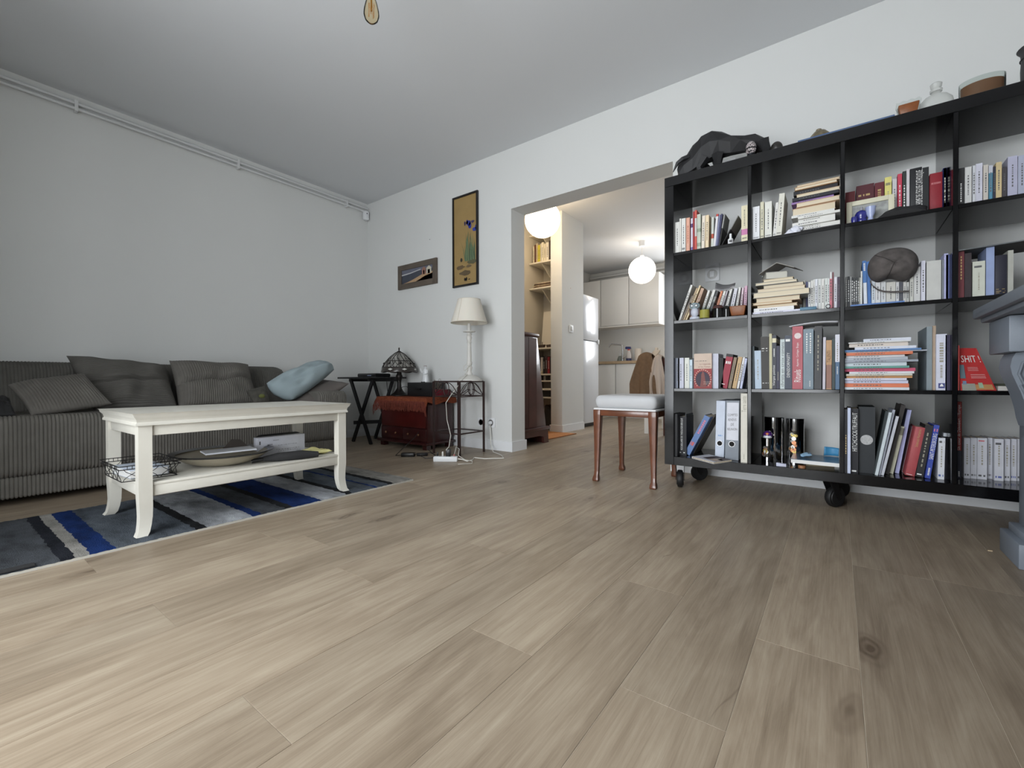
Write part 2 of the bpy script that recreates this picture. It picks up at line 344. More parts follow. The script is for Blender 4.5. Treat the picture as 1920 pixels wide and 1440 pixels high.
# ------------------------------------------------------------------ living room furniture
from mathutils import noise as mn
M_CORD = M('grey_corduroy', (92, 90, 86), .95, var=.12, vs=14, bump=.3, bs=500, spec=.15)
M_CORD2 = M('grey_corduroy_light', (104, 101, 96), .95, var=.12, vs=14, bump=.3, bs=500, spec=.15)
SY0, SY1, SXF = -.50, 2.036, -3.136
def ribbed(prof, y0, y1, pitch=.0142, amp=.0055, rnd=0, rs=.2, sub=4):
    n = len(prof); nr = max(2, int((y1 - y0) / pitch)); ny = nr * sub + 1
    cx = sum(p[0] for p in prof) / n; cz = sum(p[1] for p in prof) / n; nor = []
    for i in range(n):
        a, b = prof[i - 1], prof[(i + 1) % n]; d = Vector((b[1] - a[1], -(b[0] - a[0]))).normalized(); nor.append(d)
    vs = []
    for j in range(ny):
        y = y0 + (y1 - y0) * j / (ny - 1); off = amp * (abs(math.sin(math.pi * j / sub)) - .5); s = 1
        for e, sg in ((y0, -1), (y1, 1)):
            if rnd:
                tt = (rnd - abs(y - e)) / rnd
                if tt > 0: s = 1 - rs * (1 - math.sqrt(max(0, 1 - tt * tt)))
        vs += [(cx + (p[0] - cx) * s + q.x * off, y, cz + (p[1] - cz) * s + q.y * off) for p, q in zip(prof, nor)]
    fs = [(j * n + i, j * n + (i + 1) % n, (j + 1) * n + (i + 1) % n, (j + 1) * n + i) for j in range(ny - 1) for i in range(n)]
    return MB().add(vs, fs + [tuple(range(n)), tuple(range((ny - 1) * n, ny * n))])
def rrect(x0, x1, z0, z1, r, k=4):
    out = []
    for cx, cz, a0 in ((x1 - r, z1 - r, 0), (x0 + r, z1 - r, 90), (x0 + r, z0 + r, 180), (x1 - r, z0 + r, 270)):
        out += [(cx + r * math.cos(math.radians(a0 + 90 * i / k)), cz + r * math.sin(math.radians(a0 + 90 * i / k))) for i in range(k + 1)]
    return out
sofa = thing('sofa', (-3.6, .75, 0), 'long low grey corduroy sofa against the left wall', 'sofa')
ribbed(rrect(-4.04, SXF, .128, .425, .05), SY0, SY1 - .002, rnd=.05, rs=.06).build('seat_base', M_CORD2, sofa, smooth=80)
ribbed(rrect(-4.02, SXF - .012, .035, .135, .012), SY0, SY1 - .01, rnd=.03, rs=.03).build('skirt', M_CORD2, sofa, smooth=80)
ribbed([(-4.05, .38), (-3.66, .38), (-3.70, .50), (-3.74, .60), (-3.765, .665), (-3.80, .695), (-3.86, .71), (-3.96, .71), (-4.02, .69), (-4.05, .65)][::-1], SY0, 1.86, rnd=.07, rs=.28).build('backrest', M_CORD, sofa, smooth=80)
ribbed([(x, z) for x, z in rrect(-4.04, SXF + .004, .13, .512, .05)], 1.80, SY1, rnd=.06, rs=.05).build('armrest', M_CORD2, sofa, smooth=80)
for y in (-.4, 1.9):
    for x in (-3.95, -3.22): MB().box((x - .03, y - .03, 0), (x + .03, y + .03, .04)).build('foot', M('black_plastic'), sofa)
tg = onx(555, 800, SXF + .004)
MB().box((SXF, tg.y - .028, .238), (SXF + .0035, tg.y + .028, .288)).build('fabric_label', M('beige_label', (150, 140, 118), .8), sofa)
def pillow(name, mat, tl, tr, br, bl, th, label, cat='cushion', ribs=None, crease=0, wr=.006, nu=64, nv=64, group=None, seed=0, amp=.0045, pw=3.0, rnd=0):
    tl, tr, br, bl = map(Vector, (tl, tr, br, bl)); nrm = ((tr - tl).cross(bl - tl)).normalized(); mb = MB()
    def pt(u, v, side):
        a, b = 2 * u - 1, 2 * v - 1
        pin = .045; uu = .5 + a * .5 * (1 - pin * (1 - b * b)) * math.sqrt(1 - rnd * b * b); vv = .5 + b * .5 * (1 - pin * (1 - a * a)) * math.sqrt(1 - rnd * a * a)
        p = tl.lerp(tr, uu).lerp(bl.lerp(br, uu), vv)
        h = (max(0, 1 - abs(a) ** pw) * max(0, 1 - abs(b) ** pw)) ** .5
        if crease: h *= 1 - crease * math.exp(-((b + .05 + .12 * a) / .07) ** 2)
        off = th * h
        if ribs:
            ph = (u * ribs if ribs > 0 else v * -ribs); off += amp * (abs(math.sin(math.pi * ph)) - .5) * min(1, h * 3)
        q = p + nrm * off * side
        if wr: q += nrm * side * wr * h * mn.noise(Vector((a * 2.3 + seed, b * 2.3, side * 1.5 + seed)))
        return q
    for sd in (1, -1): mb.grid(lambda u, v: pt(u, v, sd), nu, nv)
    o = mb.build(name, mat, smooth=80, merge=True)
    return tag(o, label, cat, group)
G = 'loose cushions on the sofa'
c = pillow('cushion', M_CORD, onx(124, 667, -3.66), onx(310, 686, -3.68), onx(335, 770, -3.42), onx(180, 780, -3.40), .085, 'large ribbed grey back cushion left of the other tall one', ribs=-30, crease=.45, wr=.03, nv=181, nu=40, group=G, seed=1)
c = pillow('cushion', M_CORD2, onx(317, 676, -3.66), onx(465, 683, -3.68), onx(486, 760, -3.42), onx(335, 768, -3.42), .085, 'large ribbed grey back cushion next to the blue pillow', ribs=36, crease=.5, wr=.03, nu=181, nv=40, group=G, seed=4)
c = pillow('cushion', M_CORD2, onx(14, 722, -3.46), onx(158, 701, -3.46), onx(210, 757, -3.24), onx(58, 779, -3.22), .05, 'small ribbed grey cushion lying tilted at the left', ribs=24, wr=.01, nu=121, nv=40, group=G, seed=8)
M_DAM = M('taupe_fabric', (98, 92, 88), .9, var=.05)
bp = [onx(484, 720, -3.36), onx(601, 673, -3.50), onx(636, 690, -3.36), onx(545, 758, -3.22)]
dp = [onx(520, 762, -3.36), onx(606, 712, -3.52), onx(655, 719, -3.22), onx(588, 762, -3.18)]
o = pillow('throw_pillow', M_DAM, dp[0], dp[1], dp[2], dp[3], .04, 'taupe pillow with a gold medallion under the pale blue pillow', 'pillow', wr=.008)
mm = MB(); ctr = dp[0].lerp(dp[1], .62).lerp(dp[3].lerp(dp[2], .62), .50); eu = (dp[2] - dp[3]).normalized(); ev = (dp[1] - dp[2]).normalized(); nn = (dp[1] - dp[0]).cross(dp[3] - dp[0]).normalized(); ctr += nn * .0435
for k in range(10):
    a = k * math.pi / 5; d = eu * math.cos(a) + ev * math.sin(a); e = eu * -math.sin(a) + ev * math.cos(a)
    mm.tube([ctr + d * .012, ctr + d * .035 + e * .01, ctr + d * .058 + e * .002, ctr + d * .062 - e * .012, ctr + d * .048 - e * .012], .0032, 5)
mm.build('medallion', M('gold_thread', (196, 178, 140), .6), o, smooth=60)
M_BLUEP = M('pale_blue_cotton', (150, 165, 170), .85, var=.04, bump=.2, bs=60)
o = pillow('throw_pillow', M_BLUEP, bp[0], bp[1], bp[2], bp[3], .085, 'pale blue pillow leaning on the sofa armrest', 'pillow', wr=.03, seed=3, rnd=.3)
for f in (.22, .30):
    ring = []
    for i in range(17):
        v = i / 16; b = 2 * v - 1; p = bp[0].lerp(bp[1], f).lerp(bp[3].lerp(bp[2], f), .5 + b * .475); a = 2 * f - 1
        n0 = (bp[1] - bp[0]).cross(bp[3] - bp[0]).normalized(); h = (max(0, 1 - abs(a) ** 3) * max(0, 1 - abs(b) ** 3)) ** .5
        ring.append(p + n0 * (.085 * h + .004))
    MB().tube(ring, .0018, 5).build('hem_stitch', M('blue_stitch', (96, 110, 116), .9), o)
o = pillow('throw_pillow', M('dark_patterned_fabric', (70, 68, 62), .9, var=.35, vs=25), onx(462, 733, -3.32), onx(497, 724, -3.36), onx(506, 756, -3.24), onx(478, 760, -3.22), .035, 'small dark patterned pillow peeking out below the blue pillow', 'pillow')
gp = onx(491, 743, -3.24); MB().ball(gp, (.012, .022, .016), 12, 8).build('green_motif', M('green_print', (96, 100, 52), .9), o, smooth=60)
o = pillow('folded_garment', M('black_cloth', (34, 34, 35), .9, var=.2), onx(-40, 744, -3.45), onx(18, 746, -3.4), onx(30, 778, -3.2), onx(-40, 783, -3.2), .03, 'black folded garment at the left end of the sofa seat', 'garment', wr=.03, seed=9)
# ---- rug
def rug_mat():
    m = bpy.data.materials.new('striped_rug'); m.use_nodes = True; nt = m.node_tree; N = nt.nodes; L = nt.links; p = N['Principled BSDF']
    tc = N.new('ShaderNodeTexCoord'); sp = N.new('ShaderNodeSeparateXYZ'); L.new(tc.outputs['Object'], sp.inputs[0])
    nz = N.new('ShaderNodeTexNoise'); nz.inputs['Scale'].default_value = 30; nz.inputs['Detail'].default_value = 3; L.new(tc.outputs['Object'], nz.inputs['Vector'])
    a = N.new('ShaderNodeMath'); a.operation = 'MULTIPLY_ADD'; a.inputs[1].default_value = .02; L.new(nz.outputs[0], a.inputs[0]); L.new(sp.outputs[1], a.inputs[2])
    mr = N.new('ShaderNodeMapRange'); mr.inputs[1].default_value = -.6 + .01; mr.inputs[2].default_value = 1.74 + .01; L.new(a.outputs[0], mr.inputs[0])
    cr = N.new('ShaderNodeValToRGB'); cr.color_ramp.interpolation = 'CONSTANT'; L.new(mr.outputs[0], cr.inputs[0])
    GR, DK, BE, BL, LB, BK, WH = (66, 69, 73), (30, 32, 38), (128, 126, 121), (20, 40, 84), (76, 82, 89), (30, 31, 33), (140, 143, 147)
    st = [(-.6, BL), (-.45, GR), (.265, DK), (.302, BE), (.339, BL), (.401, LB), (.642, BK), (.672, WH), (.852, BL), (.888, GR), (.983, BK), (1.023, BL), (1.163, WH), (1.30, BK), (1.332, LB), (1.467, BL), (1.488, LB), (1.565, BK), (1.60, BE)]
    el = cr.color_ramp.elements
    for i, (y, c) in enumerate(st):
        pos = (y + .6) / 2.34
        e = el[0] if i == 0 else el.new(pos) if i > 1 else el[1]
        e.position = pos; e.color = lin(c)
    n2 = N.new('ShaderNodeTexNoise'); n2.inputs['Scale'].default_value = 5; n2.inputs['Detail'].default_value = 6; n2.inputs['Roughness'].default_value = .65
    sv = N.new('ShaderNodeVectorMath'); sv.operation = 'MULTIPLY'; sv.inputs[1].default_value = (1, 2.2, 1); L.new(tc.outputs['Object'], sv.inputs[0]); L.new(sv.outputs[0], n2.inputs['Vector'])
    m2 = N.new('ShaderNodeMapRange'); m2.inputs[1].default_value = .3; m2.inputs[2].default_value = .7; m2.inputs[3].default_value = .45; m2.inputs[4].default_value = 1.5; L.new(n2.outputs[0], m2.inputs[0])
    v = N.new('ShaderNodeVectorMath'); v.operation = 'SCALE'; L.new(cr.outputs[0], v.inputs[0]); L.new(m2.outputs[0], v.inputs['Scale']); L.new(v.outputs[0], p.inputs['Base Color'])
    p.inputs['Roughness'].default_value = .95; p.inputs['Specular IOR Level'].default_value = .1; p.inputs['Sheen Weight'].default_value = .0
    n3 = N.new('ShaderNodeTexNoise'); n3.inputs['Scale'].default_value = 260; L.new(tc.outputs['Object'], n3.inputs['Vector'])
    b = N.new('ShaderNodeBump'); b.inputs['Strength'].default_value = .8; b.inputs['Distance'].default_value = .004; L.new(n3.outputs[0], b.inputs['Height']); L.new(b.outputs[0], p.inputs['Normal'])
    return m
RX0, RX1, RY0, RY1, RZ = -2.79, -2.02, -.6, 1.735, .012
rug = thing('striped_rug', (-2.4, 0, 0), 'blue, grey and cream striped rug under the white coffee table', 'rug')
r_ = MB(); rr = random.Random(5); nx, ny = 40, 260
def rz(u, v):
    x = RX0 + (RX1 - RX0) * u; y = RY0 + (RY1 - RY0) * v
    e = min(u, 1 - u) * 40
    return Vector((x + (rr.uniform(-.003, .003) if u in (0, 1) else 0), y, RZ + rr.uniform(-.0012, .0012) - (.004 if e < .5 else 0)))
r_.grid(rz, nx, ny)
base = len(r_.v)
o = r_.build('pile', rug_mat(), rug, smooth=60); 
MB().box((RX0 - .004, RY0, .0005), (RX1 + .006, RY1 + .004, .0075)).build('binding', M('rug_binding', (176, 172, 162), .9), rug)
t = tag(MB().box((-2.055, .13, .0125), (-2.022, .215, .016)).build('rug_gripper', M('black_cloth')), 'flat black strip lying on the near corner of the rug', 'strip')
# ---- coffee table
M_CT = M('worn_cream_paint', (200, 197, 187), .5, var=.05, vs=10, bump=.15, bs=40)
TX0, TX1, TY0, TY1, TZ = -2.58, -2.06, .463, 1.36, .472
ct = thing('coffee_table', (-2.32, .91, RZ), 'cream painted wooden coffee table with a lower shelf on the striped rug', 'coffee table')
prof = [(0, 0), (-.004, -.004), (-.006, -.012), (-.014, -.022), (-.017, -.034), (-.013, -.040), (-.013, -.047)]
vs = []; 
for d, z in prof: vs += [(TX0 - d, TY0 - d, TZ + z), (TX1 + d, TY0 - d, TZ + z), (TX1 + d, TY1 + d, TZ + z), (TX0 - d, TY1 + d, TZ + z)]
fs = [(0, 1, 2, 3), tuple(range(len(vs) - 1, len(vs) - 5, -1))] + [(4 * i + j, 4 * i + (j + 1) % 4, 4 * i + 4 + (j + 1) % 4, 4 * i + 4 + j) for i in range(len(prof) - 1) for j in range(4)]
MB().add(vs, fs).build('tabletop', M_CT, ct, smooth=35)
lw = .042; xa, xb, ya, yb = TX0 + .02, TX1 - .024, TY0 + .022, TY1 - .018
for sx, x in ((-1, xa), (1, xb)):
    for sy, y in ((-1, ya), (1, yb)):
        mb = MB(); rings = []
        for z, off, wd in ((.425, 0, lw), (.16, 0, lw), (.12, -.001, lw * .97), (.08, .0, lw * .92), (.05, .004, lw * .88), (.025, .010, lw * .84), (RZ, .019, lw * .82)):
            ix = x - (lw if sx > 0 else 0); iy = y - (lw if sy > 0 else 0)
            ox, oy = sx * off, sy * off; px_ = (lw - wd)
            rings.append([(ix + ox + (px_ if sx < 0 else 0), iy + oy + (px_ if sy < 0 else 0)), wd, z])
        vs = []
        for (a, b), wd, z in rings: vs += [(a, b, z), (a + wd, b, z), (a + wd, b + wd, z), (a, b + wd, z)]
        n = len(rings); mb.add(vs, [(3, 2, 1, 0), tuple(range(4 * n - 4, 4 * n))] + [(4 * i + j, 4 * i + (j + 1) % 4, 4 * i + 4 + (j + 1) % 4, 4 * i + 4 + j) for i in range(n - 1) for j in range(4)])
        mb.build('leg', M_CT, ct, smooth=30)
for a, b in (((xb - .03, ya + lw, .385), (xb - .008, yb - lw, .425)), ((xa + .008, ya + lw, .385), (xa + .03, yb - lw, .425)), ((xa + lw, ya + .008, .385), (xb - lw, ya + .03, .425)), ((xa + lw, yb - .03, .385), (xb - lw, yb - .008, .425))):
    MB().box(a, b).build('apron', M_CT, ct, bevel=.0015)
MB().box((xa + .006, ya + .006, .196), (xb - .006, yb - .006, .207)).build('lower_shelf', M_CT, ct, bevel=.002)
for a, b in (((xb - .03, ya + lw, .155), (xb - .009, yb - lw, .196)), ((xa + .009, ya + lw, .155), (xa + .03, yb - lw, .196)), ((xa + lw, ya + .009, .155), (xb - lw, ya + .03, .196)), ((xa + lw, yb - .03, .155), (xb - lw, yb - .009, .196))):
    MB().box(a, b).build('shelf_rail', M_CT, ct, bevel=.0015)
# wire basket with a book
M_IRON = M('black_iron', (24, 23, 23), .5, metal=.3)
SZ = .2075
bk = thing('wire_basket', (-2.30, .53, SZ), 'black scrolled wire basket on the lower shelf of the coffee table', 'basket')
c0, c1 = Vector((-2.42, .455, SZ)), Vector((-2.17, .628, SZ)); hz = .062
def rect(z, g=0): return [(c0.x - g, c0.y - g, z), (c1.x + g, c0.y - g, z), (c1.x + g, c1.y + g, z), (c0.x - g, c1.y + g, z)]
def dens(p, k=10): return [Vector(p[i]).lerp(Vector(p[(i + 1) % 4]), j / k) for i in range(4) for j in range(k)]
for z, g, nm in ((SZ + .002, 0, 'base_wire'), (SZ + hz, .012, 'rim'), (SZ + hz - .013, .010, 'upper_wire')): MB().tube(dens(rect(z, g)), .0018, 6, closed=True).build(nm, M_IRON, bk, smooth=60)
sc = MB()
for side in range(4):
    a, b = Vector(rect(0)[side]), Vector(rect(0)[(side + 1) % 4]); L_ = (b - a).length; d = (b - a).normalized(); o_ = d.cross(Vector((0, 0, 1)))
    n = max(3, int(L_ / .055))
    for i in range(n):
        m_ = a + d * (i + .5) * L_ / n
        for sg in (-1, 1):
            sc.tube([m_ + d * sg * (.024 * math.cos(q)) + Vector((0, 0, SZ + .004 + .047 * q / math.pi)) + o_ * .008 * q / math.pi for q in [math.pi * k / 8 for k in range(9)]], .0012, 5)
        sc.tube([m_ + Vector((0, 0, SZ + hz - .013)) + o_ * .01, m_ + Vector((0, 0, SZ + hz)) + o_ * .012], .0012, 5)
    for i in range(2 * n): sc.tube([a + d * (i + .5) * L_ / n / 2 + Vector((0, 0, SZ + hz - .013)) + o_ * .01, a + d * (i + .5) * L_ / n / 2 + Vector((0, 0, SZ + hz)) + o_ * .012], .001, 5)
sc.build('scroll_wires', M_IRON, bk, smooth=60)
o = MB().obox((-2.40, .475, SZ + .005), (.20, .012, 0), (-.008, .125, 0), (0, 0, .033)).build('paperback_book', paper((188, 198, 212)), bevel=.001)
tag(o, 'thick pale blue paperback lying inside the wire basket', 'book'); MB().obox((-2.399, .474, SZ + .008), (.203, .012, 0), (-.006, .12, 0), (0, 0, .027)).build('pages', M('paper_white', (222, 222, 220), .7), o)
# big bowl
bw = thing('fruit_bowl', (-2.30, .845, SZ), 'wide shallow bowl with black rim and papers on the lower table shelf', 'bowl')
MB().lathe([(.0005, 0), (.085, 0), (.10, .004), (.15, .022), (.188, .048), (.186, .051), (.15, .030), (.10, .012), (.0005, .008)], (-2.30, .845, SZ), 40).build('body', M('bowl_cream', (150, 142, 124), .35), bw, smooth=60)
MB().lathe([(.182, .047), (.206, .056), (.208, .060), (.180, .053)], (-2.30, .845, SZ), 40, cap=False).build('rim', M('bowl_black', (20, 20, 24), .22), bw, smooth=60)
o = tag(MB().obox((-2.20, .74, SZ + .062), (.02, .20, .0), (-.10, .012, .003), (0, 0, .006)).build('paper_bundle', paper((205, 208, 214))), 'small stack of white papers lying across the bowl rim', 'papers')
o = tag(MB().prism([(0, 0), (.13, 0), (.09, .045), (.05, .05)], (-2.32, .84, SZ + .055), (0, 1, 0), (-.15, 0, 1), (-.003, 0, .0005)).build('cardboard_sheet', M('dark_card', (70, 64, 60), .7)), 'dark bent cardboard sheet standing in the bowl', 'card')
bx = thing('white_box', (-2.33, 1.12, SZ), 'white shipping box with grey print standing behind the bowl', 'box')
MB().box((-2.355, 1.0, SZ), (-2.31, 1.24, SZ + .10)).build('carton', paper((206, 208, 218)), bx, bevel=.0015)
l_ = MB(); F_ = -2.3095
text_on(l_, 'EURO', (F_, 1.215, SZ + .008), (0, -.022, 0), (0, 0, .01)); 
for i, (a, wd, z, h) in enumerate(((1.075, .03, .078, .006), (1.045, .028, .058, .007), (1.10, .10, .052, .003), (1.09, .12, .030, .0035), (1.10, .10, .022, .003))): dashes(l_, (F_, a, SZ + z), (0, wd, 0), (0, 0, h), 9)
l_.add([(F_, 1.008, SZ + .065), (F_, 1.014, SZ + .065), (F_, 1.014, SZ + .082), (F_, 1.008, SZ + .082)], [(0, 1, 2, 3)]); l_.build('lettering', INK, bx)
o = tag(MB().box((-2.42, 1.03, SZ), (-2.357, 1.255, SZ + .105)).build('black_pouch', M('black_cloth'), bevel=.02), 'black zipped pouch standing behind the white box on the table shelf', 'pouch')
um = thing('folding_umbrella', (-2.12, 1.08, SZ), 'black folded umbrella lying beside the bowl', 'umbrella')
MB().tube([(-2.16, .96, SZ + .018), (-2.14, 1.02, SZ + .021), (-2.11, 1.12, SZ + .022), (-2.09, 1.19, SZ + .017)], [.012, .021, .022, .014], 10).build('canopy', M('black_cloth'), um, smooth=60)
MB().tube([(-2.178, .915, SZ + .012), (-2.16, .96, SZ + .018)], .010, 10).build('handle', M('black_plastic'), um, smooth=60)
o = pillow('yellow_cloth', M('yellow_cloth', (206, 200, 140), .9), (-2.30, 1.16, SZ + .012), (-2.27, 1.325, SZ + .010), (-2.14, 1.30, SZ + .014), (-2.15, 1.17, SZ + .012), .010, 'pale yellow cloth folded on the lower table shelf', 'cloth', wr=.02, nu=24, nv=24)
# ---- stool
M_WALN = M('walnut', (104, 62, 42), .28, var=.25, vs=18, coat=.3)
st = thing('upholstered_stool', (-.97, 2.58, 0), 'walnut stool with a pale grey padded seat beside the bookcase', 'stool')
qx0, qx1, qy0, qy1 = -1.155, -.785, 2.36, 2.76
for sx, x in ((-1, qx0), (1, qx1)):
    for sy, y in ((-1, qy0), (1, qy1)):
        cx, cy = x - sx * .022, y - sy * .022; vs = []; pr = [(.417, .022, 0, 0), (.385, .022, 0, 0), (.36, .021, 0, 0), (.20, .016, .002, 0), (.06, .0125, .006, 0), (.035, .013, .010, 0), (.02, .017, .014, 0), (.006, .018, .016, 0), (0, .016, .016, 0)]
        for z, h, o_, _ in pr:
            ox, oy = cx + sx * o_ * .3 - sx * (.022 - h) * -.3, cy + sy * o_
            vs += [(ox - h, oy - h, z), (ox + h, oy - h, z), (ox + h, oy + h, z), (ox - h, oy + h, z)]
        n = len(pr); MB().add(vs, [(0, 1, 2, 3), tuple(range(4 * n - 1, 4 * n - 5, -1))] + [(4 * i + j, 4 * i + (j + 1) % 4, 4 * i + 4 + (j + 1) % 4, 4 * i + 4 + j) for i in range(n - 1) for j in range(4)]).build('leg', M_WALN, st, bevel=.005)
for a, b in (((qx0 + .04, qy0 + .006, .383), (qx1 - .04, qy0 + .03, .417)), ((qx0 + .04, qy1 - .03, .383), (qx1 - .04, qy1 - .006, .417)), ((qx0 + .006, qy0 + .04, .383), (qx0 + .03, qy1 - .04, .417)), ((qx1 - .03, qy0 + .04, .383), (qx1 - .006, qy1 - .04, .417))):
    MB().box(a, b).build('rail', M_WALN, st, bevel=.006)
M_SEAT = M('pale_grey_velvet', (196, 197, 199), .85, var=.05, vs=6)
MB().box((qx0 + .003, qy0 + .003, .426), (qx1 - .003, qy1 - .003, .503)).build('seat_cushion', M_SEAT, st, bevel=.034, seg=6)
MB().box((qx0 + .002, qy0 + .002, .4175), (qx1 - .002, qy1 - .002, .428)).build('seat_piping', M('white_piping', (220, 220, 220), .7), st, bevel=.003)
# ------------------------------------------------------------------ corner by the doorway
BP = M('black_plastic')
M_BLKW = M('black_wood', (26, 26, 28), .45)
tt = thing('folding_tray_table', (-3.68, 2.66, 0), 'black wooden folding tray table with crossed legs in the corner', 'side table')
MB().box((-3.93, 2.44, .612), (-3.42, 2.87, .628)).build('tray_top', M_BLKW, tt, bevel=.003)
for y, x0, x1 in ((2.50, -3.80, -3.47), (2.80, -3.86, -3.56)):
    MB().bar((x0, y, .61), (x1 - .01, y, .0), .034, .016, (0, 1, 0)).build('leg', M_BLKW, tt)
    MB().bar((x1, y + .018, .61), (x0 + .01, y + .018, .0), .034, .016, (0, 1, 0)).build('leg', M_BLKW, tt)
for x in (-3.80, -3.50): MB().box((x - .012, 2.49, .585), (x + .012, 2.85, .611)).build('rail', M_BLKW, tt)
MB().bar((-3.74, 2.49, .19), (-3.56, 2.84, .19), .014, .034).build('stretcher', M_BLKW, tt)
rt = thing('internet_box', (-3.75, 2.7, .628), 'low black internet box on the folding tray table', 'router')
MB().box((-3.87, 2.62, .628), (-3.57, 2.80, .665)).build('housing', BP, rt, bevel=.012)
MB().box((-3.70, 2.6185, .640), (-3.64, 2.6205, .647)).build('logo_strip', M('pale_print', (150, 160, 190), .4), rt)
o = tag(MB().tube([(-3.72, 2.86, .62), (-3.715, 2.88, .4), (-3.70, 2.86, .22), (-3.62, 2.83, .10), (-3.66, 2.80, .02), (-3.80, 2.76, .006), (-3.60, 2.74, .006), (-3.45, 2.70, .006)], .003, 6).build('router_cable', BP, smooth=60), 'thin black cable hanging from the folding tray table', 'cable')
# chest
M_MAH = M('dark_mahogany', (52, 20, 20), .3, var=.25, vs=10, coat=.3)
M_MAHF = M('mahogany_front', (70, 20, 18), .3, var=.25, vs=8, coat=.3)
ch = thing('mahogany_chest', (-3.1, 2.71, 0), 'small dark red mahogany chest under a fringed cloth', 'chest')
hx0, hx1, hy0, hy1 = -3.41, -2.79, 2.555, 2.87
MB().box((hx0, hy0 + .012, .06), (hx1, hy1, .425)).build('body', M_MAH, ch, bevel=.002)
MB().box((hx0 - .02, hy0 - .02, .425), (hx1 + .02, hy1 + .01, .443)).build('top', M_MAH, ch, bevel=.004)
MB().box((hx0 - .022, hy0 - .022, .04), (hx1 + .022, hy1 + .01, .062)).build('base_moulding', M_MAH, ch, bevel=.006)
for x in (hx0, hx1 - .05):
    for y in (hy0, hy1 - .05): MB().prism([(0, 0), (.05, 0), (.045, .04), (0, .04)], (x, y, 0), (1, 0, 0), (0, 0, 1), (0, .05, 0)).build('foot', M_MAH, ch)
MB().box((hx0 + .015, hy0, .185), (hx1 - .015, hy0 + .014, .42)).build('door', M_MAHF, ch, bevel=.003)
xm = (hx0 + hx1) / 2
for a, b in ((hx0 + .012, xm - .004), (xm + .004, hx1 - .012)):
    d = MB().box((a, hy0 - .002, .075), (b, hy0 + .014, .175)).build('drawer', M_MAH, ch, bevel=.003)
    for f in (.27, .73): MB().ball((a + (b - a) * f, hy0 - .011, .125), (.011, .010, .011), 10, 8).build('knob', M('brass_dull', (120, 84, 60), .4, metal=.5), d, smooth=60)
# fringed cloth
def cloth_mat():
    m = M('orange_brocade', (118, 62, 42), .9, var=.35, vs=70, bump=.4, bs=150, spec=.1); return m
cl = thing('fringed_cloth', (-3.1, 2.7, .443), 'rust orange brocade cloth with a long fringe draped over the chest', 'tablecloth')
mb = MB(); cx0, cx1, cy0, cy1 = -3.47, -2.735, 2.505, 2.885
def cf(u, v):
    x = cx0 + (cx1 - cx0) * u; s = v * .392; flat = cy1 - (hy0 - .024)
    w = .010 * math.sin(u * 19) + .006 * math.sin(u * 37 + 1)
    if s <= flat: y, z = cy1 - s, .4475 + .002 * math.sin(u * 25 + v * 9)
    else: y, z = hy0 - .026 - .018 * min(1, (s - flat) / .05) + w * .5, .447 - (s - flat) * 1.0
    e = (hx1 + .022 - x)
    if e < 0: z -= min(.05, -e * 1.6) * (1 + .2 * math.sin(v * 12)); x = hx1 + .024 + min(.018, -e * .35)
    e = x - (hx0 - .022)
    if e < 0: z -= -e * 1.2; 
    return Vector((x, y, z))
mb.grid(cf, 60, 40).build('brocade', cloth_mat(), cl, smooth=80)
fr = MB(); rf = random.Random(2)
for i in range(230):
    u = i / 229; p = cf(u, 1.0); L_ = rf.uniform(.068, .088); s = rf.uniform(-.006, .006)
    fr.tube([p + Vector((0, -.001, .006)), p + Vector((s * .5, -.006 + rf.uniform(-.004, .004), -L_ * .5)), p + Vector((s, -.001 + rf.uniform(-.004, .004), -L_))], .0017, 4)
tag(fr.build('fringe', M('rust_fringe', (104, 46, 32), .9, var=.3, vs=60), cl), kind='stuff')
# dragonfly lamp
M_BRZ = M('dark_bronze', (34, 30, 28), .45, metal=.4)
LX, LY, LZ = -3.37, 2.74, .449
tl_ = thing('leaded_glass_lamp', (LX, LY, LZ), 'bronze table lamp with a leaded glass shade on the chest', 'lamp')
MB().lathe([(.0005, 0), (.088, 0), (.088, .006), (.072, .014), (.05, .03), (.035, .05), (.022, .075), (.018, .12), (.022, .15), (.030, .17), (.033, .185), (.024, .205), (.020, .235), (.032, .242), (.033, .252), (.018, .262), (.010, .27), (.008, .42), (.0005, .42)], (LX, LY, LZ), 24).build('base', M_BRZ, tl_, smooth=50)
sp = [(.022, .415), (.055, .395), (.090, .362), (.122, .325), (.146, .290), (.157, .266)]
def pane_glass():
    m = bpy.data.materials.new('shade_glass'); m.use_nodes = True; nt = m.node_tree; nt.nodes.clear()
    o = nt.nodes.new('ShaderNodeOutputMaterial'); t = nt.nodes.new('ShaderNodeBsdfTransparent'); d = nt.nodes.new('ShaderNodeBsdfPrincipled'); d.inputs['Base Color'].default_value = lin((208, 206, 198)); d.inputs['Roughness'].default_value = .15
    t2 = nt.nodes.new('ShaderNodeBsdfTranslucent'); t2.inputs[0].default_value = lin((225, 222, 214))
    x0 = nt.nodes.new('ShaderNodeMixShader'); x0.inputs[0].default_value = .5; x = nt.nodes.new('ShaderNodeMixShader'); x.inputs[0].default_value = .5
    nt.links.new(d.outputs[0], x0.inputs[1]); nt.links.new(t2.outputs[0], x0.inputs[2]); nt.links.new(t.outputs[0], x.inputs[1]); nt.links.new(x0.outputs[0], x.inputs[2]); nt.links.new(x.outputs[0], o.inputs[0]); return m
MB().lathe(sp, (LX, LY, LZ), 32, cap=False).build('shade_glass', pane_glass(), tl_, smooth=70); g = bpy.data.objects['shade_glass']
ld = MB(); nS = 16
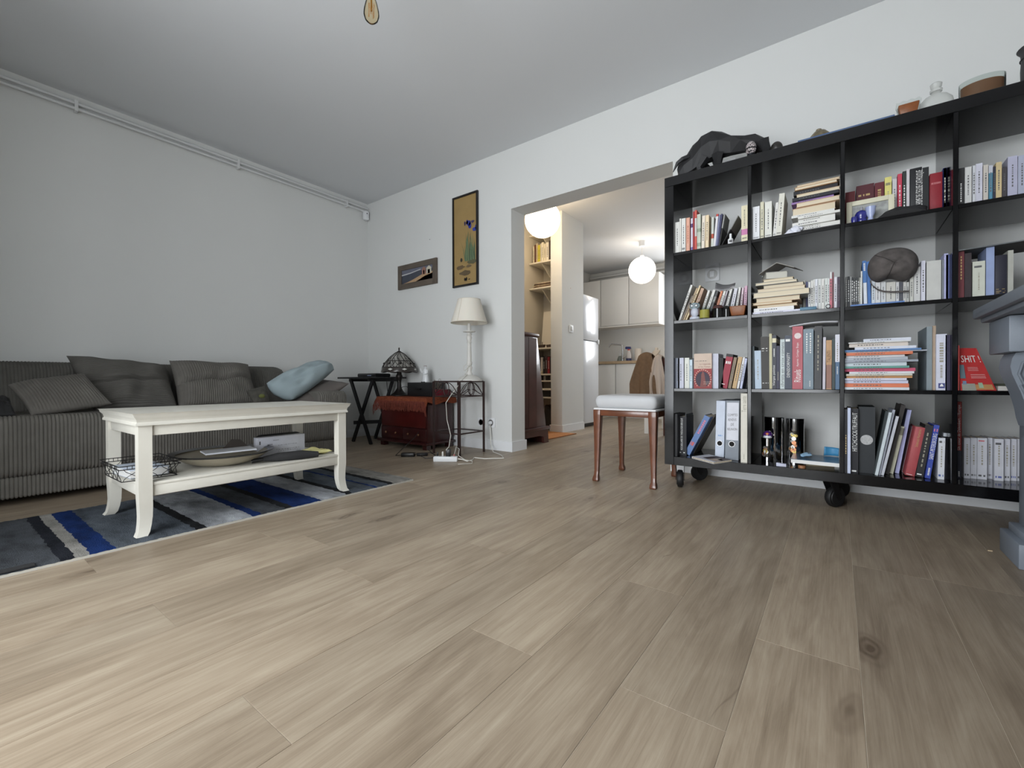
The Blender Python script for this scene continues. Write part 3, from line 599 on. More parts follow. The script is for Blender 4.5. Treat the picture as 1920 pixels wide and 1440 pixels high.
def sh(t, a):
    t = min(max(t, 0), .999) * (len(sp) - 1); i = int(t); f = t - i; r = sp[i][0] * (1 - f) + sp[i + 1][0] * f; z = sp[i][1] * (1 - f) + sp[i + 1][1] * f
    return Vector((LX + (r + .001) * math.cos(a), LY + (r + .001) * math.sin(a), LZ + z))
for k in range(nS):
    a = 2 * math.pi * k / nS; da = math.pi / nS
    ld.tube([sh(t / 8, a + (da * .5 * math.sin(t * 1.2 + k))) for t in range(9)], .003, 5)
    ld.tube([sh(.42, a), sh(.62, a + da), sh(.85, a + da * .4), sh(1, a + da * 1.2)], .0028, 5)
    ld.tube([sh(.62, a + da), sh(.80, a + 2 * da), sh(1, a + 1.6 * da)], .0025, 5)
    if k % 2 == 0: ld.ball(sh(.72, a + da), (.011, .011, .011), 8, 6)
for t in (.02, .58, .98): ld.tube([sh(t, 2 * math.pi * j / 40) for j in range(40)], .0032, 5, closed=True)
ld.build('leading', M_BRZ, tl_, smooth=60)
bd = MB(); nb = 96
def bf(u, v):
    a = 2 * math.pi * u; low = .018 + .012 * abs(math.sin(a * 4)); r = .158 + .010 * math.sin(v * 1.6)
    return Vector((LX + r * math.cos(a), LY + r * math.sin(a), LZ + .268 - v * (low * .8 + .026)))
bd.grid(bf, nb, 6, wrapu=True).build('shade_band', M('bronze_glass_band', (58, 52, 48), .3, var=.5, vs=18), tl_, smooth=70)
for k in range(8):
    a = 2 * math.pi * (k + .5) / 8; c = Vector((LX + .1675 * math.cos(a), LY + .1675 * math.sin(a), LZ + .249)); tn = Vector((-math.sin(a), math.cos(a), 0)); up = Vector((0, 0, 1))
    MB().add([c - tn * .024, c - up * .010, c + tn * .024, c + up * .010], [(0, 1, 2, 3)]).build('glass_lozenge', M('clear_milk_glass', (214, 214, 208), .15), tl_)
MB().lathe([(.028, .408), (.018, .423), (.007, .428), (.005, .436), (.008, .443), (.006, .456), (.0005, .462)], (LX, LY, LZ), 16).build('finial', M_BRZ, tl_, smooth=50)
MB().tube([(LX + .03, LY - .02, LZ + .045), (LX + .07, LY - .02, LZ + .085), (LX + .12, LY - .01, LZ + .088), (LX + .15, LY, LZ + .06), (LX + .13, LY + .02, LZ + .03), (LX + .09, LY + .05, LZ + .006), (LX + .10, LY + .10, LZ + .004)], .0028, 6).build('cord', BP, tl_, smooth=60)
# black drawer box, red box, figurine
bx = thing('drawer_box', (-3.04, 2.78, .449), 'black box with one drawer on the rust coloured cloth', 'box')
MB().box((-3.205, 2.70, .449), (-2.885, 2.865, .575)).build('case', M_BLKW, bx, bevel=.002)
d = MB().box((-3.195, 2.694, .457), (-2.895, 2.702, .567)).build('drawer', M_BLKW, bx, bevel=.002)
MB().prism([(-.04, 0), (.04, 0), (.03, -.010), (-.03, -.010)], (-3.045, 2.676, .52), (1, 0, 0), (0, 0, 1), (0, .018, 0)).build('pull', BP, d)
rb = thing('jewellery_box', (-2.80, 2.76, .449), 'small maroon jewellery box hung with chains behind the iron stand', 'box')
MB().box((-2.865, 2.70, .449), (-2.755, 2.81, .515)).build('case', M('maroon_lacquer', (94, 20, 34), .35), rb, bevel=.004)
for i in range(7):
    q = Vector((-2.85 + .014 * i, 2.695 + .004 * (i % 3), .515 + .02 * (i % 2))); s = .018 + .006 * (i % 3)
    MB().tube([q + Vector((0, 0, .055)) + Vector((s * .6 * math.cos(t), -.004, s * math.sin(t) * 1.6 - .03)) for t in [2 * math.pi * j / 14 for j in range(14)]], .0016, 5, closed=True).build('chain_loop', M('old_silver', (150, 140, 128), .35, metal=.8), rb, smooth=60)
M_POR = M('white_porcelain', (222, 224, 226), .2, coat=.3)
fg = thing('robed_figurine', (-3.045, 2.78, .575), 'white porcelain figurine of a robed figure with one arm raised', 'figurine')
FX, FY, FZ = -3.045, 2.775, .575
MB().lathe([(.0005, .006), (.036, .006), (.037, .012), (.033, .04), (.026, .07), (.024, .084), (.027, .10), (.025, .115), (.012, .124), (.009, .130), (.0005, .131)], (FX, FY, FZ), 20, 1, .8).build('robe', M_POR, fg, smooth=60)
MB().ball((FX + .001, FY - .002, FZ + .143), (.011, .0115, .0145), 14, 10).build('head', M_POR, fg, smooth=60)
MB().tube([(FX - .022, FY, FZ + .110), (FX - .036, FY - .012, FZ + .090), (FX - .038, FY - .022, FZ + .112), (FX - .038, FY - .024, FZ + .128)], [.010, .010, .008, .005], 8).build('raised_arm', M_POR, fg, smooth=60)
MB().tube([(FX + .022, FY, FZ + .110), (FX + .034, FY - .01, FZ + .085), (FX + .018, FY - .026, FZ + .078), (FX + .002, FY - .028, FZ + .082)], [.010, .011, .008, .005], 8).build('folded_arm', M_POR, fg, smooth=60)
MB().tube([(FX + .0265 * math.cos(a), FY + .021 * math.sin(a), FZ + .084) for a in [2 * math.pi * j / 18 for j in range(18)]], .002, 5, closed=True).build('belt', M('grey_glaze', (150, 152, 158), .3), fg)
MB().tube([(FX + .013 * math.cos(a), FY + .012 * math.sin(a), FZ + .150) for a in [2 * math.pi * j / 16 for j in range(16)]], .0022, 5, closed=True).build('hair', M('brown_glaze', (120, 92, 80), .4), fg)
for s in (-1, 1): MB().ball((FX + s * .014, FY - .028, FZ + .004), (.008, .012, .004), 10, 6).build('shoe', BP, fg, smooth=60)
# iron stand with scrolls
M_IRB = M('brown_iron', (58, 42, 40), .5, metal=.3)
PX0_, PX1_, PY0_, PY1_ = -2.645, -2.358, 2.50, 2.79; PT = .585
ps = thing('iron_plant_stand', (-2.5, 2.645, 0), 'brown iron plant stand with scrollwork and a glass lower shelf', 'plant stand')
for x in (PX0_, PX1_):
    for y in (PY0_, PY1_): MB().box((x - .007, y - .007, 0), (x + .007, y + .007, PT)).build('leg', M_IRB, ps)
M_GL = M('clear_glass', (235, 240, 240), .03, trans=1, spec=.5)
MB().box((PX0_ + .007, PY0_ + .007, .18), (PX1_ - .007, PY1_ - .007, .187)).build('glass_shelf', M_PANE, ps)
MB().box((PX0_ + .007, PY0_ + .007, PT - .006), (PX1_ - .007, PY1_ - .007, PT + .002)).build('top_plate', M('top_sheet', (176, 180, 184), .25, metal=.2), ps)
cs = [Vector((PX0_, PY0_, 0)), Vector((PX1_, PY0_, 0)), Vector((PX1_, PY1_, 0)), Vector((PX0_, PY1_, 0))]
for i in range(4):
    a, b = cs[i], cs[(i + 1) % 4]; d = (b - a).normalized(); L_ = (b - a).length; up = Vector((0, 0, 1))
    for z, h in ((PT, .012), (.468, .008), (.178, .010)): MB().bar(a + up * (z - h / 2 + (.004 if z == PT else 0)) + d * .007, b + up * (z - h / 2 + (.004 if z == PT else 0)) - d * .007, .010, h).build('rail', M_IRB, ps)
    s_ = MB(); m_ = (a + b) / 2; z0, z1 = .470, PT - .01; zm = (z0 + z1) / 2
    s_.tube([m_ + d * (.030 * math.cos(t)) + up * (zm + (z1 - z0) * .5 * math.sin(t)) for t in [2 * math.pi * j / 20 for j in range(20)]], .0035, 6, closed=True)
    for sg in (-1, 1):
        s_.tube([m_ + d * sg * x + up * z for x, z in ((.0, z1), (.04, z1 - .006), (.075, z1 - .03), (.105, z1 - .065), (.13, z0 + .008))], .003, 6)
        s_.tube([m_ + d * sg * x + up * z for x, z in ((.018, zm - .008), (.032, zm - .004), (.06, zm - .022), (.10, z0 + .012), (.135, z0))], .003, 6)
    s_.build('scroll', M_IRB, ps, smooth=60)
# white turned lamp
M_WLAMP = M('white_distressed_paint', (208, 206, 200), .5, var=.05, vs=30)
WX, WY, WZ = -2.435, 2.70, PT + .002
wl = thing('table_lamp', (WX, WY, WZ), 'white turned wooden table lamp with a cream fabric shade on the iron stand', 'lamp')
MB().lathe([(.0005, 0), (.104, 0), (.104, .010), (.094, .018), (.074, .034), (.052, .044), (.040, .048), (.026, .05), (.024, .06), (.017, .075), (.020, .09), (.025, .11), (.017, .125), (.023, .14), (.024, .152), (.018, .162), (.0185, .20), (.016, .29), (.0155, .31), (.021, .318), (.016, .326), (.022, .345), (.024, .36), (.016, .372), (.023, .38), (.016, .39), (.020, .396), (.050, .402), (.052, .409), (.016, .412), (.0145, .415), (.0145, .47), (.0005, .47)], (WX, WY, WZ), 28).build('turned_base', M_WLAMP, wl, smooth=45)
M_SHADE = M('cream_linen', (226, 220, 208), .85, bump=.2, bs=400, sss=.15)
MB().lathe([(.150, .476), (.0925, .668), (.0905, .668), (.148, .476)], (WX, WY, WZ), 48, cap=False).build('shade', M_SHADE, wl, smooth=60)
for r, z in ((.150, .477), (.0925, .667)): MB().tube([(WX + r * math.cos(a), WY + r * math.sin(a), WZ + z) for a in [2 * math.pi * j / 48 for j in range(48)]], .0022, 6, closed=True).build('shade_trim', M('shade_trim', (206, 198, 180), .8), wl, smooth=60)
MB().bar((WX + .012, WY - .1505, WZ + .478), (WX + .0075, WY - .093, WZ + .667), .0025, .0015).build('shade_seam', M('shade_trim'), wl)
# white cables and power strip
M_WC = M('white_cable', (214, 212, 204), .5)
MB().tube([(WX - .018, WY - .02, WZ + .14), (WX - .035, WY - .03, WZ + .12), (WX - .03, WY - .03, WZ + .085), (WX + .005, WY - .03, WZ + .10), (WX + .02, WY - .02, WZ + .125), (WX - .01, WY - .03, WZ + .07), (WX - .02, WY - .035, WZ + .055), (WX + .02, WY - .055, WZ + .05), (WX + .03, WY - .09, WZ + .035), (WX + .022, WY - .115, WZ + .01), (WX + .012, WY - .16, WZ - .05), (WX + .0, WY - .215, WZ - .11), (WX - .03, WY - .24, WZ - .17), (WX - .01, WY - .25, WZ - .30), (WX + .04, WY - .26, WZ - .42), (WX + .06, WY - .30, WZ - .50), (-2.28, 2.30, .105), (-2.276, 2.27, .088)], .0032, 6).build('cord', M_WC, wl, smooth=60)
e0 = Vector((-2.364, 2.226, 0)); eu = Vector((.142, .101, 0)); en = Vector((-.575, .818, 0))
pst = thing('power_strip', (-2.30, 2.28, 0), 'white power strip with several plugs on the floor by the iron stand', 'power strip')
MB().obox(e0, eu, en * .048, (0, 0, .036)).build('housing', M_TRIM, pst, bevel=.004)
eun = eu.normalized()
for f in (.16, .38, .60, .82):
    c = e0 + eu * f + en * .024; MB().lathe([(.0165, .036), (.0165, .0375), (.014, .0375), (.0005, .0372)], (c.x, c.y, 0), 16).build('socket_ring', M_TRIM, pst, smooth=40)
def plug(f, w, h, mat, label, name='plug'):
    c = e0 + eu * f + en * .024; o = MB().obox(c - eun * w / 2 - en * w / 2 + Vector((0, 0, .0378)), eun * w, en * w, (0, 0, h)).build(name, mat, bevel=min(.003, w / 4)); return tag(o, label, 'plug')
plug(.16, .012, .03, BP, 'thin black plug in the white power strip'); plug(.38, .013, .034, M_WC, 'slim white plug in the white power strip')
plug(.62, .034, .052, BP, 'square black charger in the white power strip', 'charger'); plug(.86, .012, .016, M('red_switch', (150, 90, 84), .4), 'short reddish plug at the end of the power strip')
q = e0 + eu + en * .024
MB().tube([q + Vector((-.002, 0, .018)), q + Vector((.03, .02, .014)), q + Vector((.08, .02, .006)), q + Vector((.07, .09, .006)), q + Vector((.02, .16, .006)), (-2.12, 2.52, .006), (-2.02, 2.62, .006), (-2.12, 2.72, .006), (-2.25, 2.78, .01), (-2.34, 2.86, .05), (-2.365, 2.885, .15), (-2.377, 2.897, .228)], .0036, 6).build('cord', M_WC, pst, smooth=60)
MB().lathe([(.0175, 0), (.0175, .012), (.012, .028), (.0005, .03)], (0, 0, 0), 16).xf(Matrix.Translation((-2.3775, YB - .0095, .230)) @ Matrix.Rotation(math.pi / 2, 4, 'X')).build('plug', M_TRIM, pst, smooth=50)
o = tag(MB().tube([q + Vector((-.03, 0, .05)), q + Vector((-.04, .03, .10)), q + Vector((-.01, .03, .085)), q + Vector((.0, .01, .04)), q + Vector((.03, .05, .006)), q + Vector((.10, .05, .005)), q + Vector((.16, -.02, .005)), q + Vector((.10, -.10, .005))], .0024, 6).build('charger_cable', M_WC, smooth=60), 'thin white charger cable curling over the floor beside the strip', 'cable')
ad = onz(765, 857, 0)
o = tag(MB().obox((ad.x - .05, ad.y - .03, 0), (.085, .06, 0), (-.03, .042, 0), (0, 0, .028)).build('power_adapter', BP, bevel=.005), 'black power adapter lying on the floor below the chest', 'adapter')
o = tag(MB().obox((ad.x + .03, ad.y + .06, 0), (.06, .06, 0), (-.03, .03, 0), (0, 0, .022)).build('power_adapter', BP, bevel=.005), 'second black power adapter further back, almost under the chest', 'adapter')
for i, pts in enumerate((((.02, .03, .01), (.08, .02, .03), (.16, .03, .004), (.21, .10, .004), (.10, .16, .02), (-.02, .22, .03)), ((-.05, -.02, .012), (-.11, -.03, .006), (-.13, .06, .05), (-.15, .2, .12), (-.16, .25, .16)), ((.05, .06, .02), (.12, .12, .03), (.20, .12, .01), (.26, .18, .006), (.18, .24, .03)))):
    tag(MB().tube([(ad.x + a, ad.y + b, c) for a, b, c in pts], .003, 6).build('adapter_cable', BP, smooth=60), ('black cable looping right from the power adapter', 'black cable rising from the power adapter behind the chest', 'black cable tangled between both power adapters')[i], 'cable')
# ---- pictures
def flat(mb, pts, y): mb.add([(x, y, z) for x, z in pts], [tuple(range(len(pts)))])
def picture(name, x0, x1, z0, z1, fw, fm, im, depth, label):
    t = thing(name, ((x0 + x1) / 2, YB, z0), label, 'picture'); y = YB - depth
    for a, b in (((x0, z0), (x0 + fw, z1)), ((x1 - fw, z0), (x1, z1)), ((x0 + fw, z0), (x1 - fw, z0 + fw)), ((x0 + fw, z1 - fw), (x1 - fw, z1))): MB().box((a[0], y, a[1]), (b[0], YB, b[1])).build('frame_rail', fm, t, bevel=.0015)
    p = MB().box((x0 + fw, YB - depth * .55, z0 + fw), (x1 - fw, YB - .001, z1 - fw)).build('print', im, t)
    return t, p, YB - depth * .55 - .0006
t, p, y = picture('framed_beach_picture', -3.576, -3.022, 1.506, 1.745, .052, M('grey_brown_wood', (92, 82, 72), .6, var=.15), M('art_sea', (62, 66, 78), .5, var=.2, vs=20), .022, 'small wide beach picture in a grey brown wooden frame')
X = lambda u: -3.524 + .45 * u
Z = lambda v: 1.558 + .135 * v
def art(pp, yy, items):
    for nm, col, pts in items:
        mb = MB(); flat(mb, pts, yy); mb.build(nm, paper(col), pp)
art(p, y, [('sky', (104, 106, 120), [(X(0), Z(.75)), (X(1), Z(.75)), (X(1), Z(1)), (X(0), Z(1))])])
art(p, y - .0005, [('cloud', (186, 186, 188), [(X(0), Z(.70)), (X(.3), Z(.74)), (X(.62), Z(.86)), (X(.62), Z(.80)), (X(.3), Z(.66)), (X(0), Z(.6))]), ('sand', (176, 146, 112), [(X(0), Z(0)), (X(1), Z(0)), (X(1), Z(.55)), (X(.66), Z(.45)), (X(.4), Z(.22)), (X(.2), Z(.08))]), ('path', (128, 84, 72), [(X(.45), Z(0)), (X(1), Z(0)), (X(1), Z(.42)), (X(.75), Z(.3))])])
for k, (a, b) in enumerate(((.66, .78), (.80, .95))):
    art(p, y - .001 - k * .0002, [('beach_hut', ((150, 110, 96), (196, 190, 172))[k], [(X(a), Z(.42)), (X(b), Z(.42)), (X(b), Z(.82)), (X((a + b) / 2), Z(.98)), (X(a), Z(.82))]), ('hut_door', (60, 46, 44), [(X(a + .04), Z(.42)), (X(b - .04), Z(.42)), (X(b - .04), Z(.70)), (X(a + .04), Z(.70))])])
t, p, y = picture('iris_panel', -2.815, -2.513, 1.43, 2.243, .017, M('black_lacquer', (26, 24, 24), .3), M('gold_silk', (156, 130, 82), .6, var=.10, vs=6), .02, 'tall narrow ink painting of blue irises in a black frame')
X = lambda u: -2.798 + .268 * u
Z = lambda v: 1.447 + .779 * v
lv = []; rl = random.Random(4)
for k in range(26):
    b = .52 + .036 * (k % 12) + rl.uniform(-.01, .01); h = rl.uniform(.42, .63); dx = rl.uniform(-.10, .08) if k < 20 else rl.uniform(-.25, .1); w_ = .022
    lv.append(('leaf', ((92, 112, 84), (108, 124, 92), (76, 96, 74))[k % 3], [(X(b - w_), Z(.26)), (X(b + w_), Z(.26)), (X(b + w_ * .8 + dx * .5), Z(.26 + (h - .26) * .6)), (X(b + dx), Z(h)), (X(b - w_ * .8 + dx * .4), Z(.26 + (h - .26) * .6))]))
for i, it in enumerate(lv): art(p, y - .00008 * (i + 1), [it])
def blob(cx, cz, rx, rz, col, nm, n=11, j=.25, seed=1):
    r3 = random.Random(seed); return (nm, col, [(X(cx) + rx * (1 + r3.uniform(-j, j)) * math.cos(2 * math.pi * i / n), Z(cz) + rz * (1 + r3.uniform(-j, j)) * math.sin(2 * math.pi * i / n)) for i in range(n)])
yy = y - .003
art(p, yy, [blob(.30, .20, .05, .018, (104, 86, 62), 'rock', seed=2), blob(.52, .13, .065, .022, (96, 82, 60), 'rock', seed=3), blob(.80, .24, .05, .018, (90, 88, 64), 'rock', seed=5), blob(.66, .20, .03, .012, (110, 94, 70), 'rock', seed=6), blob(.33, .285, .014, .018, (58, 56, 48), 'bud', seed=7)])
art(p, yy - .0004, [blob(.66, .685, .030, .026, (52, 62, 142), 'iris_petal', seed=8), blob(.60, .70, .012, .022, (60, 56, 120), 'iris_petal', seed=9), blob(.72, .655, .016, .03, (46, 58, 150), 'iris_petal', seed=10), blob(.84, .69, .022, .010, (70, 62, 96), 'iris_petal', seed=11), blob(.50, .69, .010, .018, (66, 54, 84), 'iris_bud', seed=12), blob(.92, .60, .024, .018, (54, 66, 156), 'iris_petal', seed=13), blob(.98, .62, .010, .018, (48, 58, 140), 'iris_petal', seed=14)])
art(p, yy - .0006, [blob(.50, .055, .012, .014, (26, 24, 24), 'seal_mark', seed=15), blob(.56, .058, .010, .016, (26, 24, 24), 'seal_mark', seed=16), blob(.68, .05, .010, .004, (30, 28, 28), 'seal_mark', seed=17)])
tag(MB().lathe([(.003, 0), (.003, .004), (.0005, .005)], (0, 0, 0), 8).xf(Matrix.Translation(tuple(ony(806, 449, YB - .001))) @ Matrix.Rotation(math.pi / 2, 4, 'X')).build('wall_nail', BP), 'bare nail in the wall between the two pictures', 'nail')
# ---- hanging bulb
BX, BY = -1.585, 1.152
hb = thing('hanging_bulb', (BX, BY, 2.10), 'bare amber filament bulb hanging from the ceiling', 'light bulb')
M_AMB = bpy.data.materials.new('amber_glass'); M_AMB.use_nodes = True; nt = M_AMB.node_tree; nt.nodes.clear()
o_ = nt.nodes.new('ShaderNodeOutputMaterial'); t_ = nt.nodes.new('ShaderNodeBsdfTransparent'); t_.inputs[0].default_value = lin((252, 243, 222)); g_ = nt.nodes.new('ShaderNodeBsdfGlossy'); g_.inputs['Roughness'].default_value = .03; x_ = nt.nodes.new('ShaderNodeMixShader'); lw_ = nt.nodes.new('ShaderNodeLayerWeight'); lw_.inputs[0].default_value = .12
nt.links.new(lw_.outputs['Fresnel'], x_.inputs[0]); nt.links.new(t_.outputs[0], x_.inputs[1]); nt.links.new(g_.outputs[0], x_.inputs[2]); nt.links.new(x_.outputs[0], o_.inputs[0])
MB().lathe([(.0005, 0), (.014, .003), (.026, .014), (.032, .032), (.031, .05), (.025, .078), (.018, .10), (.0135, .115), (.0135, .12)], (BX, BY, 2.10), 28).build('glass_envelope', M_AMB, hb, smooth=60)
MB().lathe([(.0135, .118), (.0135, .145), (.012, .146), (.012, .15), (.0005, .15)], (BX, BY, 2.10), 16).build('cap', M('brass', (170, 130, 70), .3, metal=.9), hb, smooth=40)
MB().tube([(BX + .012 * math.cos(k * 1.0), BY + .012 * math.sin(k * 1.0), 2.125 + .05 * (k % 2) + .004 * k / 20) for k in range(20)], .0007, 5).build('filament', M('filament', (176, 132, 84), .4), hb)
MB().tube([(BX, BY, 2.15), (BX, BY, 2.20)], .004, 6).build('stem', M('brass'), hb)
MB().lathe([(.02, .15), (.02, .20), (.012, .21), (.003, .212), (.003, .40), (.0005, .40)], (BX, BY, 2.10), 16).build('holder_and_cord', BP, hb, smooth=40)
# ---- fireplace surround
M_FP = M('grey_blue_paint', (118, 126, 136), .5, var=.06, vs=12, bump=.15, bs=60)
fp = thing('fireplace_surround', (.75, 1.47, 0), 'grey painted fireplace surround with a carved corbel at the right edge', 'fireplace')
FY0, FY1 = .72, 2.22
for s, y0, y1 in ((1, FY1 - .20, FY1), (-1, FY0, FY0 + .20)):
    MB().box((.45, y0, 0), (.98, y1, .078)).build('plinth', M_FP, fp, bevel=.004)
    MB().box((.468, y0 + .015, .078), (.98, y1 - .012, .105)).build('plinth_step', M_FP, fp, bevel=.004)
    MB().box((.49, y0 + .025, .105), (.98, y1 - .02, .79)).build('pilaster', M_FP, fp, bevel=.003)
    MB().box((.484, y0 + .06, .14), (.492, y1 - .06, .40)).build('pilaster_panel', M_FP, fp, bevel=.003)
    cp = [(.495, .678), (.452, .672), (.444, .655), (.440, .630), (.444, .605), (.452, .58), (.462, .55), (.470, .52), (.476, .49), (.480, .46), (.486, .435), (.495, .43)]
    MB().prism(cp, (0, y0 + .045, 0), (1, 0, 0), (0, 0, 1), (0, y1 - y0 - .075, 0)).build('corbel', M_FP, fp, smooth=30)
    for yk in (y0 + .040, y1 - .030):
        MB().tube([(.49, yk, .655), (.466, yk, .64), (.458, yk, .605), (.468, yk, .575), (.492, yk, .572)], .0045, 6).tube([(.462, yk, .57), (.476, yk, .53), (.492, yk, .52)], .004, 6).tube([(.472, yk, .525), (.482, yk, .485), (.493, yk, .475)], .0035, 6).build('corbel_scroll', M_FP, fp, smooth=60)
    MB().box((.428, y0 + .005, .674), (.98, y1 + .03, .788)).build('frieze_block', M_FP, fp, bevel=.004)
    MB().box((.482, y1 - .125, .545), (.492, y1 - .105, .60)).build('hook_plate', M('dark_steel', (48, 50, 54), .4, metal=.6), fp)
MB().box((.50, FY0 + .2, .70), (.98, FY1 - .2, .785)).build('frieze', M_FP, fp, bevel=.003)
MB().lathe([(.0005, -.5), (.03, -.49), (.05, -.4), (.052, .4), (.03, .49), (.0005, .5)], (0, 0, 0), 14).xf(Matrix.Translation((.50, 1.47, .735)) @ Matrix.Rotation(math.pi / 2, 4, 'X')).build('frieze_moulding', M_FP, fp, smooth=60)
MB().box((.412, FY0 - .045, .79), (.99, FY1 + .055, .806)).build('cornice', M_FP, fp, bevel=.004)
MB().box((.395, FY0 - .07, .806), (.99, FY1 + .075, .842)).build('mantel_shelf', M_FP, fp, bevel=.006)
MB().box((.70, FY0 + .2, 0), (.98, FY1 - .2, .70)).build('fire_opening', M('soot_hole_black', (24, 23, 22), .9), fp)
tag(MB().obox(tuple(onz(1852, 1033, .0)), (.012, .002, 0), (0, .004, 0), (0, 0, .003)).build('wood_chip', M('pale_wood_chip', (190, 170, 140), .7)), 'tiny pale wood chip on the floor near the fireplace', 'chip')
# ------------------------------------------------------------------ hall and kitchen
WARM = (1, .78, .52)
M_GLOBE = M('lit_globe', (255, 250, 240), .3, emit=(1, .78, .52), es=11); M_GLOBE2 = M('lit_globe_cool', (255, 250, 240), .3, emit=(1, .86, .70), es=6)
def globe(x, y, z, r, label, power):
    t = thing('globe_pendant', (x, y, z - r), label, 'pendant lamp', 'white globe pendants')
    g = MB().ball((x, y, z), r, 32, 20).build('globe', M_GLOBE if power > 10 else M_GLOBE2, t, smooth=80)
    MB().tube([(x, y, z + r - .003), (x, y, CZ - .05)], .003, 6).build('cord', M_WC, t)
    MB().lathe([(.035, -.075), (.04, -.07), (.042, -.02), (.048, 0), (.0005, 0)], (x, y, CZ), 20).build('ceiling_rose', M_TRIM, t, smooth=40)
    MB().lathe([(.026, -.004), (.026, .022), (.0005, .022)], (x, y, z + r), 16).build('holder', M_TRIM, t, smooth=40)
globe(-2.42, 3.80, 2.227, .18, 'lit white globe lamp hanging in the hall by the shelves', 16)
globe(-2.166, 5.94, 2.10, .18, 'lit white globe lamp hanging in the kitchen', 7)
# tapered dark bureau
M_RW = M('dark_rosewood', (74, 40, 36), .32, var=.3, vs=9, coat=.25)
bu = thing('tapered_cabinet', (-2.45, 3.33, 0), 'dark reddish wooden cabinet with tapered sides behind the doorway jamb', 'cabinet')
bx0, bx1 = -2.72, -2.225
MB().hexa([(bx0, 3.125, .155), (bx1, 3.125, .155), (bx1, 3.545, .155), (bx0, 3.545, .155)], [(bx0, 3.125, .985), (bx1, 3.125, .985), (bx1, 3.40, .985), (bx0, 3.40, .985)]).build('body', M_RW, bu, bevel=.003)
for y0, y1, zt in ((3.13, 3.25, .0), (3.256, 3.38, .0)): MB().box((bx1, y0, .165), (bx1 + .004, y1, .975)).build('side_board', M_RW, bu)
MB().box((bx0, 3.115, .985), (bx1 + .012, 3.425, 1.022)).build('top_cap', M_RW, bu, bevel=.014, seg=3)
MB().box((bx0, 3.112, .128), (bx1 + .018, 3.60, .156)).build('base_moulding', M_RW, bu, bevel=.005)
MB().prism([(3.115, .128), (3.57, .128), (3.585, 0), (3.51, 0), (3.495, .06), (3.44, .075), (3.2, .075), (3.16, 0), (3.115, 0)], (bx1 - .02, 0, 0), (0, 1, 0), (0, 0, 1), (.025, 0, 0)).build('bracket_foot', M_RW, bu)
MB().box((bx0, 3.54, 0), (bx1, 3.575, .128)).build('bracket_foot', M_RW, bu)
hr = thing('hall_rug', (-2.6, 4.0, 0), 'flat orange straw mat on the hall floor', 'mat')
MB().box((-3.0, 3.64, .0005), (-2.31, 4.30, .007)).build('weave', M('orange_straw', (186, 126, 74), .9, var=.2, vs=40), hr)
MB().box((-2.318, 3.64, .0008), (-2.305, 4.30, .0085)).build('binding', M('straw_binding', (150, 96, 54), .9), hr)
# alcove shelves (wall boards with brackets)
M_SHELF = M('alcove_shelf_paint', (232, 226, 212), .5)
sx0, sx1, sy0, sy1 = -3.03, -2.644, 4.45, 4.777
names = ['topmost', 'second from the top', 'third from the top', 'fourth from the top', 'fifth from the top', 'sixth from the top', 'lowest']
for nm, z in zip(names, (2.335, 1.998, 1.69, .965, .652, .573, .375)):
    t = thing('alcove_shelf', ((sx0 + sx1) / 2, sy1, z), 'white alcove shelf in the hall, ' + nm, 'shelf', 'alcove shelves')
    MB().box((sx0 + .002, sy0, z), (sx1 - .002, sy1, z + .018)).build('board', M_SHELF, t, bevel=.001)
    if z > 1.5:
        for x in (sx0 + .16,):
            MB().prism([(sy0 + .03, z), (sy1, z), (sy1, z - .20), (sy1 - .02, z - .20)], (x, 0, 0), (0, 1, 0), (0, 0, 1), (.012, 0, 0)).build('bracket', M_SHELF, t)
            MB().box((x - .006, sy1 - .012, z - .24), (x + .018, sy1, z + .0)).build('bracket_rail', M_SHELF, t)
PG = M('paper_cream', (214, 202, 178), .8)
